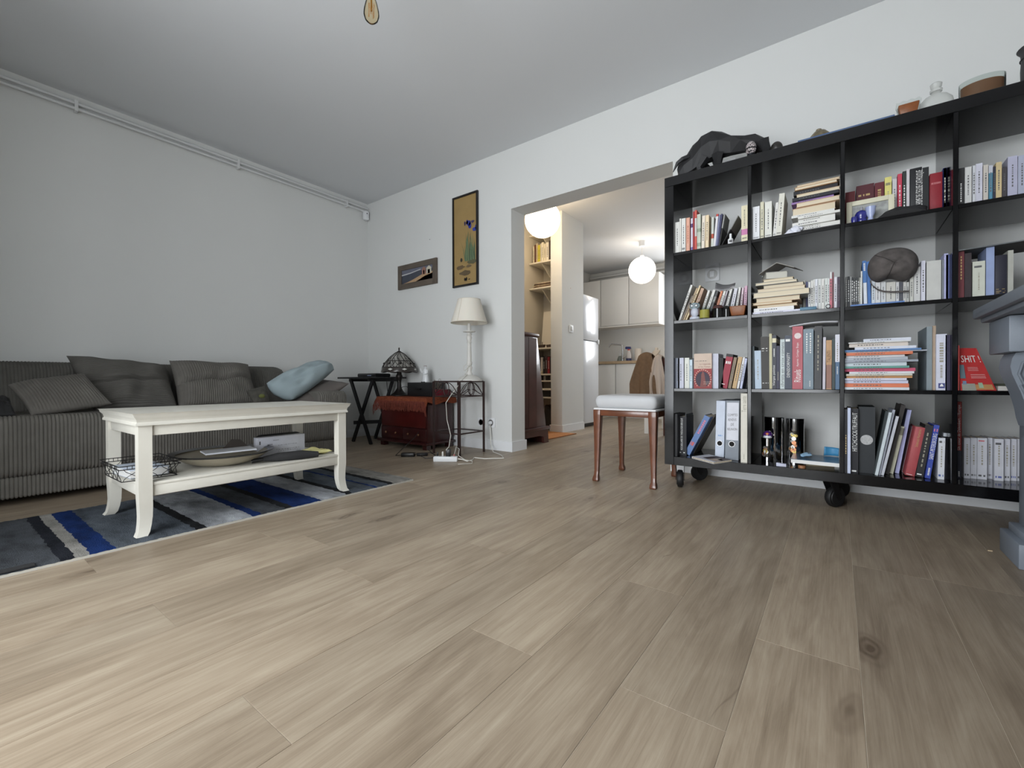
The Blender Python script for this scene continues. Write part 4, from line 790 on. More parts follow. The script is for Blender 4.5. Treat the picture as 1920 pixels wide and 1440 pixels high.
def book(x0, y0, z0, T, H_, D, col, label, tilt=0, name='book', flat_=None, foreedge=False, bands=(), letter=None, group=None, pages=PG, rotz=0, curve=False, sleeve=False):
    """a book: spine on local -y, T thick along x, H_ tall, D deep; tilt about y; flat_ lays it down"""
    c = .0018 if T > .008 else T * .2
    R = Matrix.Rotation(tilt, 4, 'Y')
    if flat_: R = Matrix.Rotation(math.pi / 2, 4, 'Y') if flat_ > 0 else Matrix.Rotation(-math.pi / 2, 4, 'Y')
    R = Matrix.Rotation(rotz, 4, 'Z') @ R
    def place(mb):
        mb.xf(R); return mb
    lx0 = -T / 2
    cov = MB()
    if sleeve: cov.box((lx0, 0, 0), (-lx0, D, H_))
    elif foreedge:
        cov.box((lx0, 0, 0), (lx0 + c, D, H_)).box((-lx0 - c, 0, 0), (-lx0, D, H_)).box((lx0 + c, D - c, 0), (-lx0 - c, D, H_))
    else:
        cov.box((lx0, 0, 0), (lx0 + c, D, H_)).box((-lx0 - c, 0, 0), (-lx0, D, H_)).box((lx0 + c, 0, 0), (-lx0 - c, c * 1.3, H_))
    pg = MB().box((lx0 + c, .003 if foreedge else c * 1.3, .0025), (-lx0 - c, D - (c if foreedge else .003), H_ - .0025))
    mn_ = None
    allv = [R @ Vector((sx * T / 2, y, z)) for sx in (-1, 1) for y in (0, D) for z in (0, H_)]
    zmin = min(v.z for v in allv); xmin = min(v.x for v in allv); ymin = min(v.y for v in allv)
    off = Vector((x0 - (xmin if flat_ or rotz else (R @ Vector((-T / 2, 0, 0))).x), y0 - (ymin if rotz else 0), z0 - zmin))
    Mx = Matrix.Translation(off) @ R
    cm = paper(col)
    o = cov.xf(Mx).build(name, cm, bevel=(.0035 if curve else 0))
    tag(o, label, 'book' if name == 'book' else name.replace('_', ' '), group)
    if not sleeve: pg.xf(Mx).build('pages', pages, o)
    for zz0, zz1, bc in bands:
        e = .0003
        MB().box((lx0 - e, -e, H_ * zz0), (-lx0 + e, D * .98, H_ * zz1)).xf(Mx).build('cover_band' , paper(bc), o) if sleeve else MB().box((lx0 - e, -e, H_ * zz0), (lx0 + .001, D + e, H_ * zz1)).box((-lx0 - .001, -e, H_ * zz0), (-lx0 + e, D + e, H_ * zz1)).box((lx0, -e, H_ * zz0), (-lx0, .001, H_ * zz1)).xf(Mx).build('cover_band', paper(bc), o)
    if letter:
        for it in (letter if isinstance(letter, list) else [letter]):
            s, a, b, h, lc = it[:5]; side = it[5] if len(it) > 5 else 'up'; cx = it[6] if len(it) > 6 else 0
            lt = MB(); w = min(h, T * .8) if side != 'cover' else h
            if side == 'up':     # reads bottom to top
                args = ((cx + w / 2, -.0007, H_ * a), (0, 0, H_ * (b - a)), (-w, 0, 0))
            elif side == 'down':
                args = ((cx - w / 2, -.0007, H_ * b), (0, 0, -H_ * (b - a)), (w, 0, 0))
            elif side == 'flat':  # reads left to right across the spine
                args = ((cx - T * .38, -.0007, H_ * a), (T * .76, 0, 0), (0, 0, H_ * (b - a)))
            else:                # on the front board facing +x
                args = ((T / 2 + .0006, D * .1, H_ * a), (0, D * .8, 0), (0, 0, H_ * (b - a)))
            if s: text_on(lt, s, *args)
            else: dashes(lt, *args, n=it[7] if len(it) > 7 else 10)
            lt.xf(Mx).build('lettering', lc, o)
    return o
# books and things in the alcove
cols = [(222, 214, 190), (96, 56, 40), (206, 190, 160), (208, 196, 70), (212, 208, 200), (226, 220, 200), (224, 216, 196), (226, 220, 206), (70, 60, 56)]
x = -2.985
for i, (cc, w_) in enumerate(zip(cols, (.018, .022, .02, .034, .012, .03, .03, .036, .03))):
    book(x, 4.47, 2.0165, w_ , .205 + .012 * (i % 3), .14, cc, '%s paperback, %s from the left on the hall alcove book row' % (('cream', 'brown', 'tan', 'yellow', 'thin white', 'ivory', 'pale', 'off-white', 'dark')[i], ('first', 'second', 'third', 'fourth', 'fifth', 'sixth', 'seventh', 'eighth', 'last')[i]), group='paperbacks in the hall alcove', letter=('', .2, .75, w_ * .5, INK)); x += w_ + .003
for i, (z, cc) in enumerate(((1.7085, (120, 92, 72)), (1.727, (176, 160, 138)), (1.742, (104, 84, 70)), (1.757, (190, 178, 158)))):
    tag(MB().obox((-2.98 + .004 * i, 4.47, z), (.30, .01 * (i % 2), 0), (0, .22, 0), (0, 0, .014)).build('folded_newspaper', M('news_%d' % i, cc, .9, var=.3, vs=30), bevel=.004), 'folded newspaper in the hall alcove, %s of the pile' % ('bottom', 'second', 'third', 'top')[i], 'newspaper', 'folded newspapers')
for nm, z0, z1, lb in (('fuse_box', 1.52, 1.64, 'upper cream electrical box in the hall alcove'), ('electric_meter', 1.30, 1.40, 'lower cream electric meter with a round dial in the hall alcove')):
    t = thing(nm, (-2.75, 4.777, z0), lb, 'electrical box')
    MB().box((-2.82, 4.72, z0), (-2.68, 4.777, z1)).build('case', M_SHELF, t, bevel=.006)
    MB().lathe([(.016, 0), (.016, .006), (.0005, .008)], (0, 0, 0), 16).xf(Matrix.Translation((-2.755, 4.72, (z0 + z1) / 2)) @ Matrix.Rotation(math.pi / 2, 4, 'X')).build('dial', M('dial_brown', (120, 96, 70), .5), t, smooth=40)
t = thing('white_panel_board', (-2.78, 4.7, .983), 'white board with a round grey logo standing in the hall alcove', 'board')
MB().obox((-2.955, 4.60, .9835), (.30, 0, 0), (0, .012, 0), (0, .06, .46)).build('panel', M('white_board', (232, 226, 214), .4), t)
MB().tube([(-2.795 + .034 * math.cos(a), 4.634, 1.205 + .034 * math.sin(a)) for a in [2 * math.pi * j / 24 for j in range(24)]], .006, 6, closed=True).build('logo_ring', M('grey_glaze'), t, smooth=60)
for i in range(2):
    xx = -2.90 + .14 * i
    t = thing('model_boat', (xx, 4.51, .983), ('left' if i == 0 else 'right') + ' small dark model boat on the hall alcove shelf', 'model boat')
    MB().prism([(-.06, .035), (.06, .04), (.045, 0), (-.045, 0)], (xx, 4.49, .983), (1, 0, 0), (0, 0, 1), (0, .04, 0)).build('hull', M('dark_boat', (66, 50, 40), .5, var=.3), t, bevel=.004)
    MB().tube([(xx + .02, 4.51, 1.015), (xx + .02, 4.51, 1.015 + (.13 if i else .04))], .004, 6).build('mast', M('dark_boat'), t)
dk = [(54, 52, 60), (196, 190, 186), (40, 36, 40), (70, 54, 56), (150, 44, 52), (40, 40, 44)]
x = -2.93
for i, cc in enumerate(dk):
    book(x, 4.50, .6705, .030, .21 - .01 * (i % 3), .15, cc, '%s book, %s from the left on the low hall alcove shelf' % (('slate', 'white', 'black', 'brown', 'red', 'charcoal')[i], ('first', 'second', 'third', 'fourth', 'fifth', 'last')[i]), group='dark books in the hall alcove', letter=('', .3, .8, .012, WINK)); x += .0325
tag(MB().box((-2.735, 4.46, .6705), (-2.652, 4.72, .955)).build('green_binder', M('olive_card', (58, 62, 46), .6), bevel=.003), 'tall olive green file box on the low hall alcove shelf', 'file box')
tag(MB().box((-2.94, 4.455, .6705), (-2.86, 4.495, .70)).build('small_box', M('box_cream', (214, 206, 184), .7), bevel=.002), 'small cream box in front of the dark hall books', 'box')
x = -2.90
for i in range(6):
    book(x, 4.52, .5915, .028, .055, .12, [(44, 40, 42), (190, 186, 180), (60, 54, 54), (36, 34, 36), (150, 146, 140), (48, 44, 44)][i], ('%s disc case, %s in the lowest hall alcove rack' % (('black', 'white', 'brown', 'ink black', 'grey', 'dark')[i], ('first', 'second', 'third', 'fourth', 'fifth', 'sixth')[i])), name='disc_case', group='disc cases in the hall alcove'); x += .031
tag(MB().box((-2.90, 4.48, .3935), (-2.66, 4.72, .47)).build('dvd_player', BP, bevel=.004), 'flat black player on the lower hall alcove shelf', 'player')
tag(MB().box((-2.91, 4.455, .4705), (-2.66, 4.72, .495)).build('white_tray', M_SHELF, bevel=.003), 'flat white tray lying on the black player in the alcove', 'tray')
tag(MB().hexa([(-2.88, 4.50, 0), (-2.66, 4.50, 0), (-2.66, 4.75, 0), (-2.88, 4.75, 0)], [(-2.88, 4.55, .30), (-2.70, 4.55, .18), (-2.70, 4.72, .18), (-2.88, 4.72, .30)]).build('dark_bag', M('dark_leather', (44, 36, 32), .6, var=.3), bevel=.02), 'dark slumped bag on the floor of the hall alcove', 'bag')
# fridge
fr_ = thing('refrigerator', (-2.84, 5.10, 0), 'tall white glossy refrigerator beside the partition wall', 'refrigerator')
M_FR = M('fridge_white', (226, 230, 236), .22, coat=.4)
MB().box((-3.14, 4.865, .04), (-2.575, 5.335, 1.66)).build('cabinet', M_FR, fr_, bevel=.004)
MB().box((-2.570, 4.867, .05), (-2.53, 5.333, 1.085)).build('lower_door', M_FR, fr_, bevel=.006)
MB().box((-2.570, 4.867, 1.095), (-2.53, 5.333, 1.657)).build('upper_door', M_FR, fr_, bevel=.006)
MB().box((-3.12, 4.88, 0), (-2.59, 5.32, .04)).build('plinth', BP, fr_)
MB().box((-2.53, 5.30, 1.06), (-2.515, 5.325, 1.12)).build('hinge_cover', M_TRIM, fr_, bevel=.003)
# kitchen units
M_KC = M('kitchen_white', (222, 221, 218), .4)
M_WT = M('oak_worktop', (172, 148, 118), .5, var=.15, vs=20)
for i, (a, b) in enumerate(((-3.45, -2.852), (-2.846, -2.25), (-2.244, -1.65))):
    t = thing('base_cabinet', ((a + b) / 2, 6.9, 0), 'plain white kitchen base cabinet, ' + ('beside the fridge', 'under the tap', 'behind the dining chair')[i], 'cabinet', 'kitchen base cabinets')
    MB().box((a, 6.645, .08), (b, 7.24, .848)).build('carcass', M_KC, t); MB().box((a + .003, 6.622, .085), (b - .003, 6.643, .842)).build('door', M_KC, t, bevel=.002); MB().box((a, 6.67, 0), (b, 6.69, .08)).build('kickboard', M_KC, t)
wt = tag(MB().box((-3.58, 6.60, .850), (-1.3, 7.25, .894)).build('worktop', M_WT, bevel=.003), 'pale oak kitchen worktop along the far wall', 'worktop')
for i, (a, b) in enumerate(((-3.735 + .15, -3.239), (-3.233, -2.741), (-2.735, -2.246))):
    t = thing('wall_cabinet', ((a + b) / 2, 7.05, 1.475), 'white kitchen wall cabinet, ' + ('behind the fridge', 'the middle one above the tap', 'nearest the window')[i], 'cabinet', 'kitchen wall cabinets')
    MB().box((a, 6.922, 1.475), (b, 7.25, 2.285)).build('carcass', M_KC, t); d = MB().box((a + .0025, 6.90, 1.500), (b - .0025, 6.92, 2.283)).build('door', M_KC, t, bevel=.002); MB().box((a, 6.902, 1.475), (b, 6.921, 1.494)).build('bottom_edge', M_KC, t)
CHR = M('chrome', (190, 192, 196), .12, metal=1)
t = thing('kitchen_tap', (-2.88, 6.98, .894), 'tall chrome kitchen tap with a square spout', 'tap')
MB().tube([(-2.88, 6.98, .894), (-2.88, 6.98, 1.165), (-2.90, 6.98, 1.182), (-3.06, 6.94, 1.196), (-3.09, 6.935, 1.175), (-3.098, 6.934, 1.145)], .012, 10).build('spout', CHR, t, smooth=50)
MB().lathe([(.025, 0), (.025, .012), (.016, .02), (.0005, .02)], (-2.88, 6.98, .894), 16).build('base', CHR, t, smooth=40)
MB().tube([(-2.868, 6.975, .945), (-2.81, 6.95, .985)], .006, 6).build('lever', CHR, t)
t = thing('soap_bottle', (-2.95, 7.05, .894), 'squat grey soap bottle left of the tap', 'bottle'); MB().lathe([(.0005, 0), (.05, 0), (.048, .05), (.03, .095), (.02, .105), (.0005, .105)], (-2.95, 7.05, .894), 18).build('body', M('grey_bottle', (120, 126, 120), .3), t, smooth=40); MB().lathe([(.014, .105), (.014, .13), (.022, .132), (.022, .142), (.0005, .142)], (-2.95, 7.05, .894), 12).build('pump', M_TRIM, t, smooth=40)
t = thing('spray_bottle', (-2.79, 7.03, .894), 'spray bottle with a dark blue trigger and red collar on the worktop', 'bottle')
MB().lathe([(.0005, 0), (.042, 0), (.043, .06), (.043, .062), (.042, .12), (.022, .18), (.018, .19), (.0005, .19)], (-2.79, 7.03, .894), 18).build('body', M('pale_spray', (196, 190, 186), .2), t, smooth=40)
MB().lathe([(.0435, .002), (.0445, .06), (.0435, .06)], (-2.79, 7.03, .894), 18).build('liquid_label', M('navy_label', (52, 54, 92), .4), t, smooth=40); MB().lathe([(.021, .19), (.021, .212), (.0005, .212)], (-2.79, 7.03, .894), 14).build('collar', M('red_collar', (190, 76, 70), .4), t, smooth=40)
MB().prism([(-.05, .212), (.035, .212), (.03, .25), (-.045, .255), (-.06, .235)], (-2.79, 7.015, .894), (1, 0, 0), (0, 0, 1), (0, .03, 0)).build('trigger_head', M('navy_plastic', (48, 54, 110), .4), t)
tag(MB().lathe([(.0005, 0), (.055, 0), (.055, .22), (.02, .22), (.018, .2), (.0005, .2)], (-2.665, 7.12, .894), 24).build('paper_roll', M('paper_roll', (222, 214, 204), .9), smooth=40), 'white kitchen paper roll standing on the worktop', 'paper roll')
tag(MB().obox((-2.53, 7.10, .894), (.10, .0, 0), (0, .03, 0), (.12, .03, .18)).build('cutting_board', M('pale_board', (206, 194, 178), .6), bevel=.004), 'pale cutting board leaning slanted against the kitchen wall', 'board')
tag(MB().box((-2.395, 7.15, .894), (-2.37, 7.24, 1.12)).build('utensil_rack', M('pale_board'), bevel=.004), 'narrow pale board standing beside the cutting board', 'board')
# kitchen table with white legs, chair with jacket
t = thing('kitchen_table', (-1.1, 5.1, 0), 'white kitchen table behind the stool and the chair', 'table')
for x in (-1.72, -.7):
    for y in (4.78, 5.38): MB().box((x, y, 0), (x + .045, y + .045, .70)).build('leg', M_KC, t)
MB().box((-1.74, 4.76, .70), (-.63, 5.45, .725)).build('tabletop', M_KC, t, bevel=.003)
M_CH = M('dark_chair_wood', (76, 42, 34), .35, var=.2)
chx, chy = -1.28, 4.32
t = thing('dining_chair', (chx, chy, 0), 'dark wooden dining chair seen through the doorway', 'chair')
for x in (chx - .19, chx + .19):
    MB().bar((x, chy, 0), (x, chy - .05, .80), .034, .03).build('rear_leg', M_CH, t); MB().bar((x, chy + .40, 0), (x, chy + .40, .44), .036, .036).build('front_leg', M_CH, t)
MB().box((chx - .21, chy - .02, .44), (chx + .21, chy + .43, .475)).build('seat', M_CH, t, bevel=.006)
MB().box((chx - .21, chy - .067, .715), (chx + .21, chy - .04, .80)).build('top_rail', M_CH, t, bevel=.004)
MB().box((chx - .19, chy - .05, .55), (chx + .19, chy - .03, .60)).build('mid_rail', M_CH, t, bevel=.004)
for dx in (-.08, 0, .08): MB().prism([(-.022, .60), (.022, .60), (.03, .66), (.022, .715), (-.022, .715), (-.03, .66)], (chx + dx, chy - .055, 0), (1, 0, 0), (0, 0, 1), (0, .012, 0)).build('splat', M_CH, t)
def drape(name, mat, label, x0, x1, yc, ztop, zb, th, seed, cat):
    mb = MB()
    def f(u, v):
        s = (v - .5) * 2; a = abs(s); wid = .35 + .65 * min(1, a * 1.6); x = (x0 + x1) / 2 + (u - .5) * (x1 - x0) * wid + .05 * a * mn.noise(Vector((u * 3 + seed, s, 0)))
        y = yc + math.copysign(min(a * .6, th) + .02 * a * math.sin(u * 15 + seed), s); z = ztop - (ztop - zb) * max(0, a - .04) + .02 * math.sin(u * math.pi) * (1 - a)
        return Vector((x, y, z))
    o = mb.grid(f, 28, 40).build(name, mat, smooth=80); m_ = o.modifiers.new('thick', 'SOLIDIFY'); m_.thickness = .006
    return tag(o, label, cat)
j0 = ony(1200, 700, 4.22)
drape('brown_jacket', M('brown_tweed', (112, 88, 66), .95, var=.15, vs=40), 'brown jacket hung over the dining chair back', -1.66, -1.36, chy - .055, .845, .36, .05, 2, 'jacket')
drape('beige_cardigan', M('beige_knit', (190, 176, 164), .95, var=.08), 'beige cardigan hung over the dining chair next to the jacket', -1.47, -1.30, chy - .057, .82, .40, .06, 5, 'cardigan')
# ------------------------------------------------------------------ bookcase
M_BC = M('black_brown_lacquer', (12, 12, 14), .13, coat=0, spec=.38)
BY0, BY1 = 2.40, 2.78
bc = thing('bookcase', (0, 2.59, 0), 'large glossy black open cube bookcase on casters against the back wall', 'bookcase')
def board(nm, a, b): return MB().box(a, b).build(nm, M_BC, bc, bevel=.0012, seg=1)
board('side_panel', (-.752, BY0, .136), (-.704, BY1, 1.624)); board('side_panel', (.71, BY0, .136), (.758, BY1, 1.624))
board('top_panel', (-.752, BY0, 1.6242), (.758, BY1, 1.674)); board('bottom_panel', (-.7038, BY0, .136), (.7098, BY1, .181))
CX = [(-.704, -.353), (-.337, .007), (.023, .358), (.374, .71)]
for x in (-.353, .007, .358): board('divider', (x, BY0 + .001, .1812), (x + .016, BY1, 1.624))
SH = [1.266, .905, .545, .181]
for a, b in CX:
    for z in SH[:3]: board('shelf', (a + .0003, BY0 + .002, z - .016), (b - .0003, BY1, z))
M_RUB = M('black_rubber', (20, 20, 21), .6)
def caster(x, y, dx, dy):
    d = Vector((dx, dy, 0)).normalized(); n = Vector((-d.y, d.x, 0)); ax = Vector((x, y, 0)) + d * .03; r = .047
    k = MB().box((x - .035, y - .035, .130), (x + .035, y + .035, .1358)).build('caster', M('dark_steel', (48, 50, 54), .4, metal=.6), bc)
    f = MB()
    for s in (-1, 1): f.prism([(-.02, .13), (.02, .13), (.042, .047), (.03, .037), (.018, .047)], Vector((x, y, 0)) + n * s * .021 - n * .0015, d, (0, 0, 1), n * .003)
    f.build('fork', BP, k)
    R_ = Matrix((( n.x, d.x, 0, ax.x), (n.y, d.y, 0, ax.y), (0, 0, 1, r), (0, 0, 0, 1))) @ Matrix.Rotation(math.pi / 2, 4, 'Y')
    MB().lathe([(.014, -.018), (.034, -.018), (.036, -.014), (.043, -.014), (r, -.008), (r, .008), (.043, .014), (.036, .014), (.034, .018), (.014, .018), (.012, .012), (.0005, .012)], (0, 0, 0), 28).xf(R_).build('wheel', M_RUB, k, smooth=40)
caster(-.69, 2.47, -.25, .9); caster(-.68, 2.72, .8, .5); caster(-.03, 2.50, .35, .4); caster(-.02, 2.72, .5, .3); caster(.68, 2.47, .3, .9); caster(.68, 2.72, .3, .9)
# ------------------------------------------------------------------ books: measured row by row
ORD = ['first', 'second', 'third', 'fourth', 'fifth', 'sixth', 'seventh', 'eighth', 'ninth', 'tenth', 'eleventh', 'twelfth', 'thirteenth', 'fourteenth', 'fifteenth', 'sixteenth', 'seventeenth', 'eighteenth', 'nineteenth', 'twentieth', 'twenty-first', 'twenty-second', 'twenty-third', 'twenty-fourth', 'twenty-fifth', 'twenty-sixth', 'twenty-seventh', 'twenty-eighth', 'twenty-ninth', 'thirtieth']
ROWN = ['top row', 'second row', 'third row', 'bottom row']; COLN = ['left column', 'second column', 'third column', 'right column']
class Cell:
    def __init__(s, r, c, x0, y0, k, ys):
        s.r, s.c, s.x0, s.y0, s.k, s.ys = r, c, x0, y0, k, ys; s.z = SH[r] + .0004; s.n = 0; s.place = ROWN[r] + ' ' + COLN[c]
    def P(s, zx, zy, y=None): return ony(s.x0 + zx * s.k, s.y0 + zy * s.k, y or s.ys)
    def up(s, xl, xr, yt, col, desc, D=None, ys=None, bot=None, yb=None, **kw):
        """upright or leaning book; bot=(xl,xr) at the foot; yb = pixel row of the foot, which gives the depth"""
        ys = ys or s.ys
        if yb is not None:
            bx = sum(bot) / 2 if bot else (xl + xr) / 2
            ys = min(max(onz(s.x0 + bx * s.k, s.y0 + yb * s.k, s.z).y, BY0 + .003), BY1 - .10)
        a, b = s.P(xl, yt, ys), s.P(xr, yt, ys); zt = (a.z + b.z) / 2; h = zt - s.z
        tilt = 0
        if bot:
            foot = (s.y0 + (yb if yb is not None else 0) * s.k)
            py = foot if yb is not None else None
            if py is None:
                v = CM @ (Vector(((a.x + b.x) / 2, ys, s.z)) - Vector((0, 0, CAMH))); py = 720 + FPX * v.y / v.z
            c = ony(s.x0 + bot[0] * s.k, py, ys); d = ony(s.x0 + bot[1] * s.k, py, ys)
            tilt = math.atan2((a.x + b.x) / 2 - (c.x + d.x) / 2, h); T = ((b.x - a.x) + (d.x - c.x)) / 2 * math.cos(tilt); H_ = h / math.cos(tilt) - T * abs(math.sin(tilt)) * .5; x0 = c.x
        else: T = b.x - a.x; H_ = h; x0 = a.x
        T = max(T, .004); D = D or min(max(.11, H_ * .68), BY1 + .06 - ys - .01)
        lo, hi = CX[s.c]
        if not tilt: x0 = min(max(x0, lo + .0005), hi - T - .0005)
        lab = '%s, %s from left, %s %s' % (desc, ORD[s.n], ROWN[s.r], COLN[s.c]); s.n += 1
        nm = kw.pop('name', 'book')
        return book(x0, ys, s.z, T * .985, H_, D, col, lab, tilt=tilt, name=nm, group='books in the black bookcase', **kw)
    def flat(s, items, D=.17, ys=None, nd='stack'):
        """a pile, listed from the bottom: (xl, xr, ytop, ybot, colour, desc, 'p' pages or 's' spine outward)"""
        ys = ys or s.ys; z = s.z; n = len(items)
        for i, (xl, xr, yt, yb, col, desc, fe) in enumerate(items):
            a, b = s.P(xl, (yt + yb) / 2, ys), s.P(xr, (yt + yb) / 2, ys)
            T = max(.004, s.P(xl, yt, ys).z - s.P(xl, yb, ys).z); lo, hi = CX[s.c]; x0 = max(a.x, lo + .001); x1 = min(s.P(xr, yt, ys).x, hi - .001)
            lab = '%s, %s from the bottom of the pile, %s %s' % (desc, ORD[i], ROWN[s.r], COLN[s.c])
            o = book(x0, ys + .004 * ((i * 7) % 5), z, T - .0006, x1 - x0, D - .012 * ((i * 3) % 4), col, lab, flat_=1, foreedge=(fe == 'p'), pages=(PG if fe != 'w' else M('paper_white')), group='books piled flat in the black bookcase', letter=(None if fe == 'p' else ('', .15, .6, T * .40, INK)))
            z += T
        return z
WHT, CRM, GRY = (216, 215, 210), (214, 206, 184), (150, 150, 150)
d1 = lambda c=INK, a=.25, b=.8, h=.0065: ('', a, b, h, c)
# top row, left column
C = Cell(0, 0, 1256, 380, 160 / 1920, 2.425)
for xl, xr, yt, col, ds, kw in (
    (108, 215, 440, WHT, 'short white paperback', dict(letter=d1())), (218, 252, 358, (222, 220, 212), 'slim ivory paperback', {}), (262, 355, 352, WHT, 'white paperback', dict(letter=[d1(), ('', .06, .16, .02, INK, 'flat')])),
    (368, 448, 338, (216, 162, 140), 'salmon pink paperback', dict(letter=d1((M('rust_ink', (170, 90, 70), .6))))), (472, 515, 355, (206, 200, 214), 'white and purple paperback', dict(bands=[(.72, .84, (92, 66, 120)), (.0, .12, (120, 110, 170))])),
    (520, 556, 200, (150, 44, 50), 'dark red thin book', {}), (560, 606, 168, (196, 84, 72), 'coral red tall book', dict(bands=[(.35, .8, (206, 200, 196))])), (612, 695, 258, (186, 192, 178), 'green and white patterned paperback', dict(bands=[(.1, .2, (150, 160, 140)), (.5, .6, (148, 158, 138))])),
    (728, 797, 292, (222, 212, 196), 'cream paperback', dict(bot=(708, 780), letter=d1())), (808, 880, 278, (226, 206, 172), 'pale orange paperback', dict(bot=(795, 875), letter=d1())), (938, 992, 322, (196, 200, 192), 'pale grey paperback with a red patch', dict(bot=(925, 978), bands=[(.30, .45, (176, 80, 58))]))): C.up(xl, xr, yt, col, ds, **kw)
C.up(1040, 1095, 255, (214, 212, 214), 'white book with red top edge', bot=(972, 1016), bands=[(.93, 1, (196, 70, 60))])
C.up(1100, 1142, 270, (118, 122, 150), 'blue grey thin book', bot=(1018, 1052)); C.up(1150, 1188, 250, (58, 60, 92), 'navy thin book', bot=(1056, 1088))
C.up(1212, 1248, 252, (140, 140, 138), 'two-tone grey and black book', bot=(1092, 1122), bands=[(0, .56, (36, 36, 38))])
C.up(1530, 1556, 288, (128, 128, 124), 'steeply leaning two-tone book', bot=(1150, 1172), bands=[(0, .55, (34, 34, 36))], D=.14)
C.up(1610, 1750, 62, (220, 212, 182), 'tall cream book with a pink band', bands=[(.20, .355, (196, 124, 168))], letter=[d1(M('grey_ink', (150, 146, 130), .6), .45, .9, .01), ('', .08, .14, .02, INK, 'flat')])
def on(C, zx, zy, y): return C.P(zx, zy, y)
p0 = C.P(1362, 900, 2.41)
t = thing('glue_bottle', (p0.x, 2.41, SH[0]), 'tiny white bottle in front of the leaning books on the top row', 'bottle')
MB().lathe([(.0005, 0), (.0125, 0), (.0125, .022), (.009, .026), (.006, .028), (.0055, .05), (.0005, .05)], (p0.x, 2.414, SH[0]), 14).build('body', M_TRIM, t, smooth=40); MB().box((p0.x - .004, 2.4012, SH[0] + .005), (p0.x + .009, 2.4022, SH[0] + .017)).build('print', INK, t)
# top row, second column
C = Cell(0, 1, 1404, 300, 180 / 1728, 2.425)
for xl, xr, yt, col, ds, kw in ((68, 196, 838, (220, 221, 224), 'white paperback', {}), (208, 272, 752, (206, 202, 178), 'beige paperback', {}), (288, 415, 748, (216, 216, 208), 'thick white paperback', {}), (488, 545, 762, WHT, 'white leaning paperback', dict(bot=(430, 487))), (552, 652, 598, (214, 212, 200), 'tall ivory leaning paperback', dict(bot=(487, 588), D=.16))): C.up(xl, xr, yt, col, ds, letter=[d1(), ('', .05, .1, .02, INK, 'flat')], **kw)
C.flat([(800, 1640, 1200, 1245, (34, 34, 36), 'black book', 's'), (800, 1640, 1132, 1180, WHT, 'white paperback', 's'), (782, 1640, 1092, 1130, WHT, 'white paperback', 's'), (782, 1555, 1020, 1090, WHT, 'white paperback', 's'), (885, 1555, 950, 1000, WHT, 'white paperback', 's'), (885, 1645, 905, 948, WHT, 'white paperback', 's'), (765, 1545, 852, 900, (214, 214, 210), 'crooked white paperback', 's'), (778, 1565, 722, 850, (196, 160, 132), 'thick peach paged paperback', 'p'), (852, 1645, 612, 690, (206, 176, 146), 'tan paged paperback', 'p'), (765, 1530, 572, 610, (150, 118, 172), 'purple book', 's'), (782, 1620, 512, 570, (38, 38, 44), 'black book', 's'), (852, 1645, 442, 506, (208, 182, 150), 'cream paged paperback', 'p'), (800, 1600, 368, 440, (34, 34, 38), 'thick black book', 's'), (822, 1595, 280, 335, (196, 158, 118), 'ochre paged paperback', 'p'), (858, 1640, 236, 276, (214, 190, 158), 'cream paged paperback', 'p')], ys=2.43)
q = C.P(800, 1290, 2.41)
o = pillow('white_rag', M('white_cotton', (214, 216, 226), .9), C.P(620, 1345, 2.41), C.P(830, 1175, 2.44), C.P(990, 1215, 2.43), C.P(900, 1335, 2.408), .012, 'crumpled white rag on the top row beside the pile', 'rag', wr=.012, nu=24, nv=24, seed=2)
# top row, third column
C = Cell(0, 2, 1580, 290, 220 / 1920, 2.52)
MAR = (78, 28, 36)
C.up(42, 205, 608, (104, 36, 40), 'maroon book with gilt lines', letter=('', .1, .3, .05, M('gilt', (176, 150, 96), .4), 'flat')); C.up(222, 520, 490, MAR, 'wide maroon book with a small emblem', letter=('', .72, .80, .02, M('gilt'), 'flat', 0, 3)); C.up(526, 680, 452, (96, 34, 42), 'maroon book with gold title', letter=('', .3, .85, .02, M('gilt'), 'up'))
C.up(690, 802, 365, (214, 206, 122), 'yellow paperback', letter=[('', .80, .9, .02, INK, 'flat', 0, 4), d1(M('grey_ink'), .3, .7)]); C.up(815, 887, 395, (196, 194, 196), 'white paperback', letter=d1()); C.up(900, 972, 312, (190, 62, 84), 'raspberry red book', letter=d1(WINK)); C.up(982, 1040, 270, (44, 50, 48), 'dark green book', letter=d1(WINK, .2, .75)); C.up(1046, 1095, 235, (206, 200, 204), 'thin white book')
C.up(1102, 1302, 215, (36, 37, 40), 'thick black catechism', letter=("CATECHISME DE L'EGLISE CATHOLIQUE", .14, .94, .026, WINK, 'up', .012), curve=True); C.up(1310, 1412, 205, (34, 36, 38), 'black book'); C.up(1425, 1636, 295, (142, 40, 50), 'large crimson book', letter=('', .72, .80, .03, M('pink_ink', (196, 120, 124), .5), 'flat'), curve=True)
C.up(1648, 1702, 218, (62, 76, 170), 'bright blue book', letter=d1(WINK)); C.up(1706, 1766, 203, (46, 48, 120), 'dark blue book', letter=d1(M('grey_ink'))); C.up(1770, 1795, 230, (70, 54, 110), 'purple thin book')
fa, fb, fc = C.P(48, 790, 2.475), C.P(850, 690, 2.475), C.P(60, 1140, 2.475)
fz0, fz1, fx0, fx1 = SH[0] + .0004, fa.z, fa.x + .003, fb.x; fw = .020
t = thing('photo_frame', ((fx0 + fx1) / 2, 2.475, fz0), 'cream picture frame standing in front of the maroon books', 'photo frame')
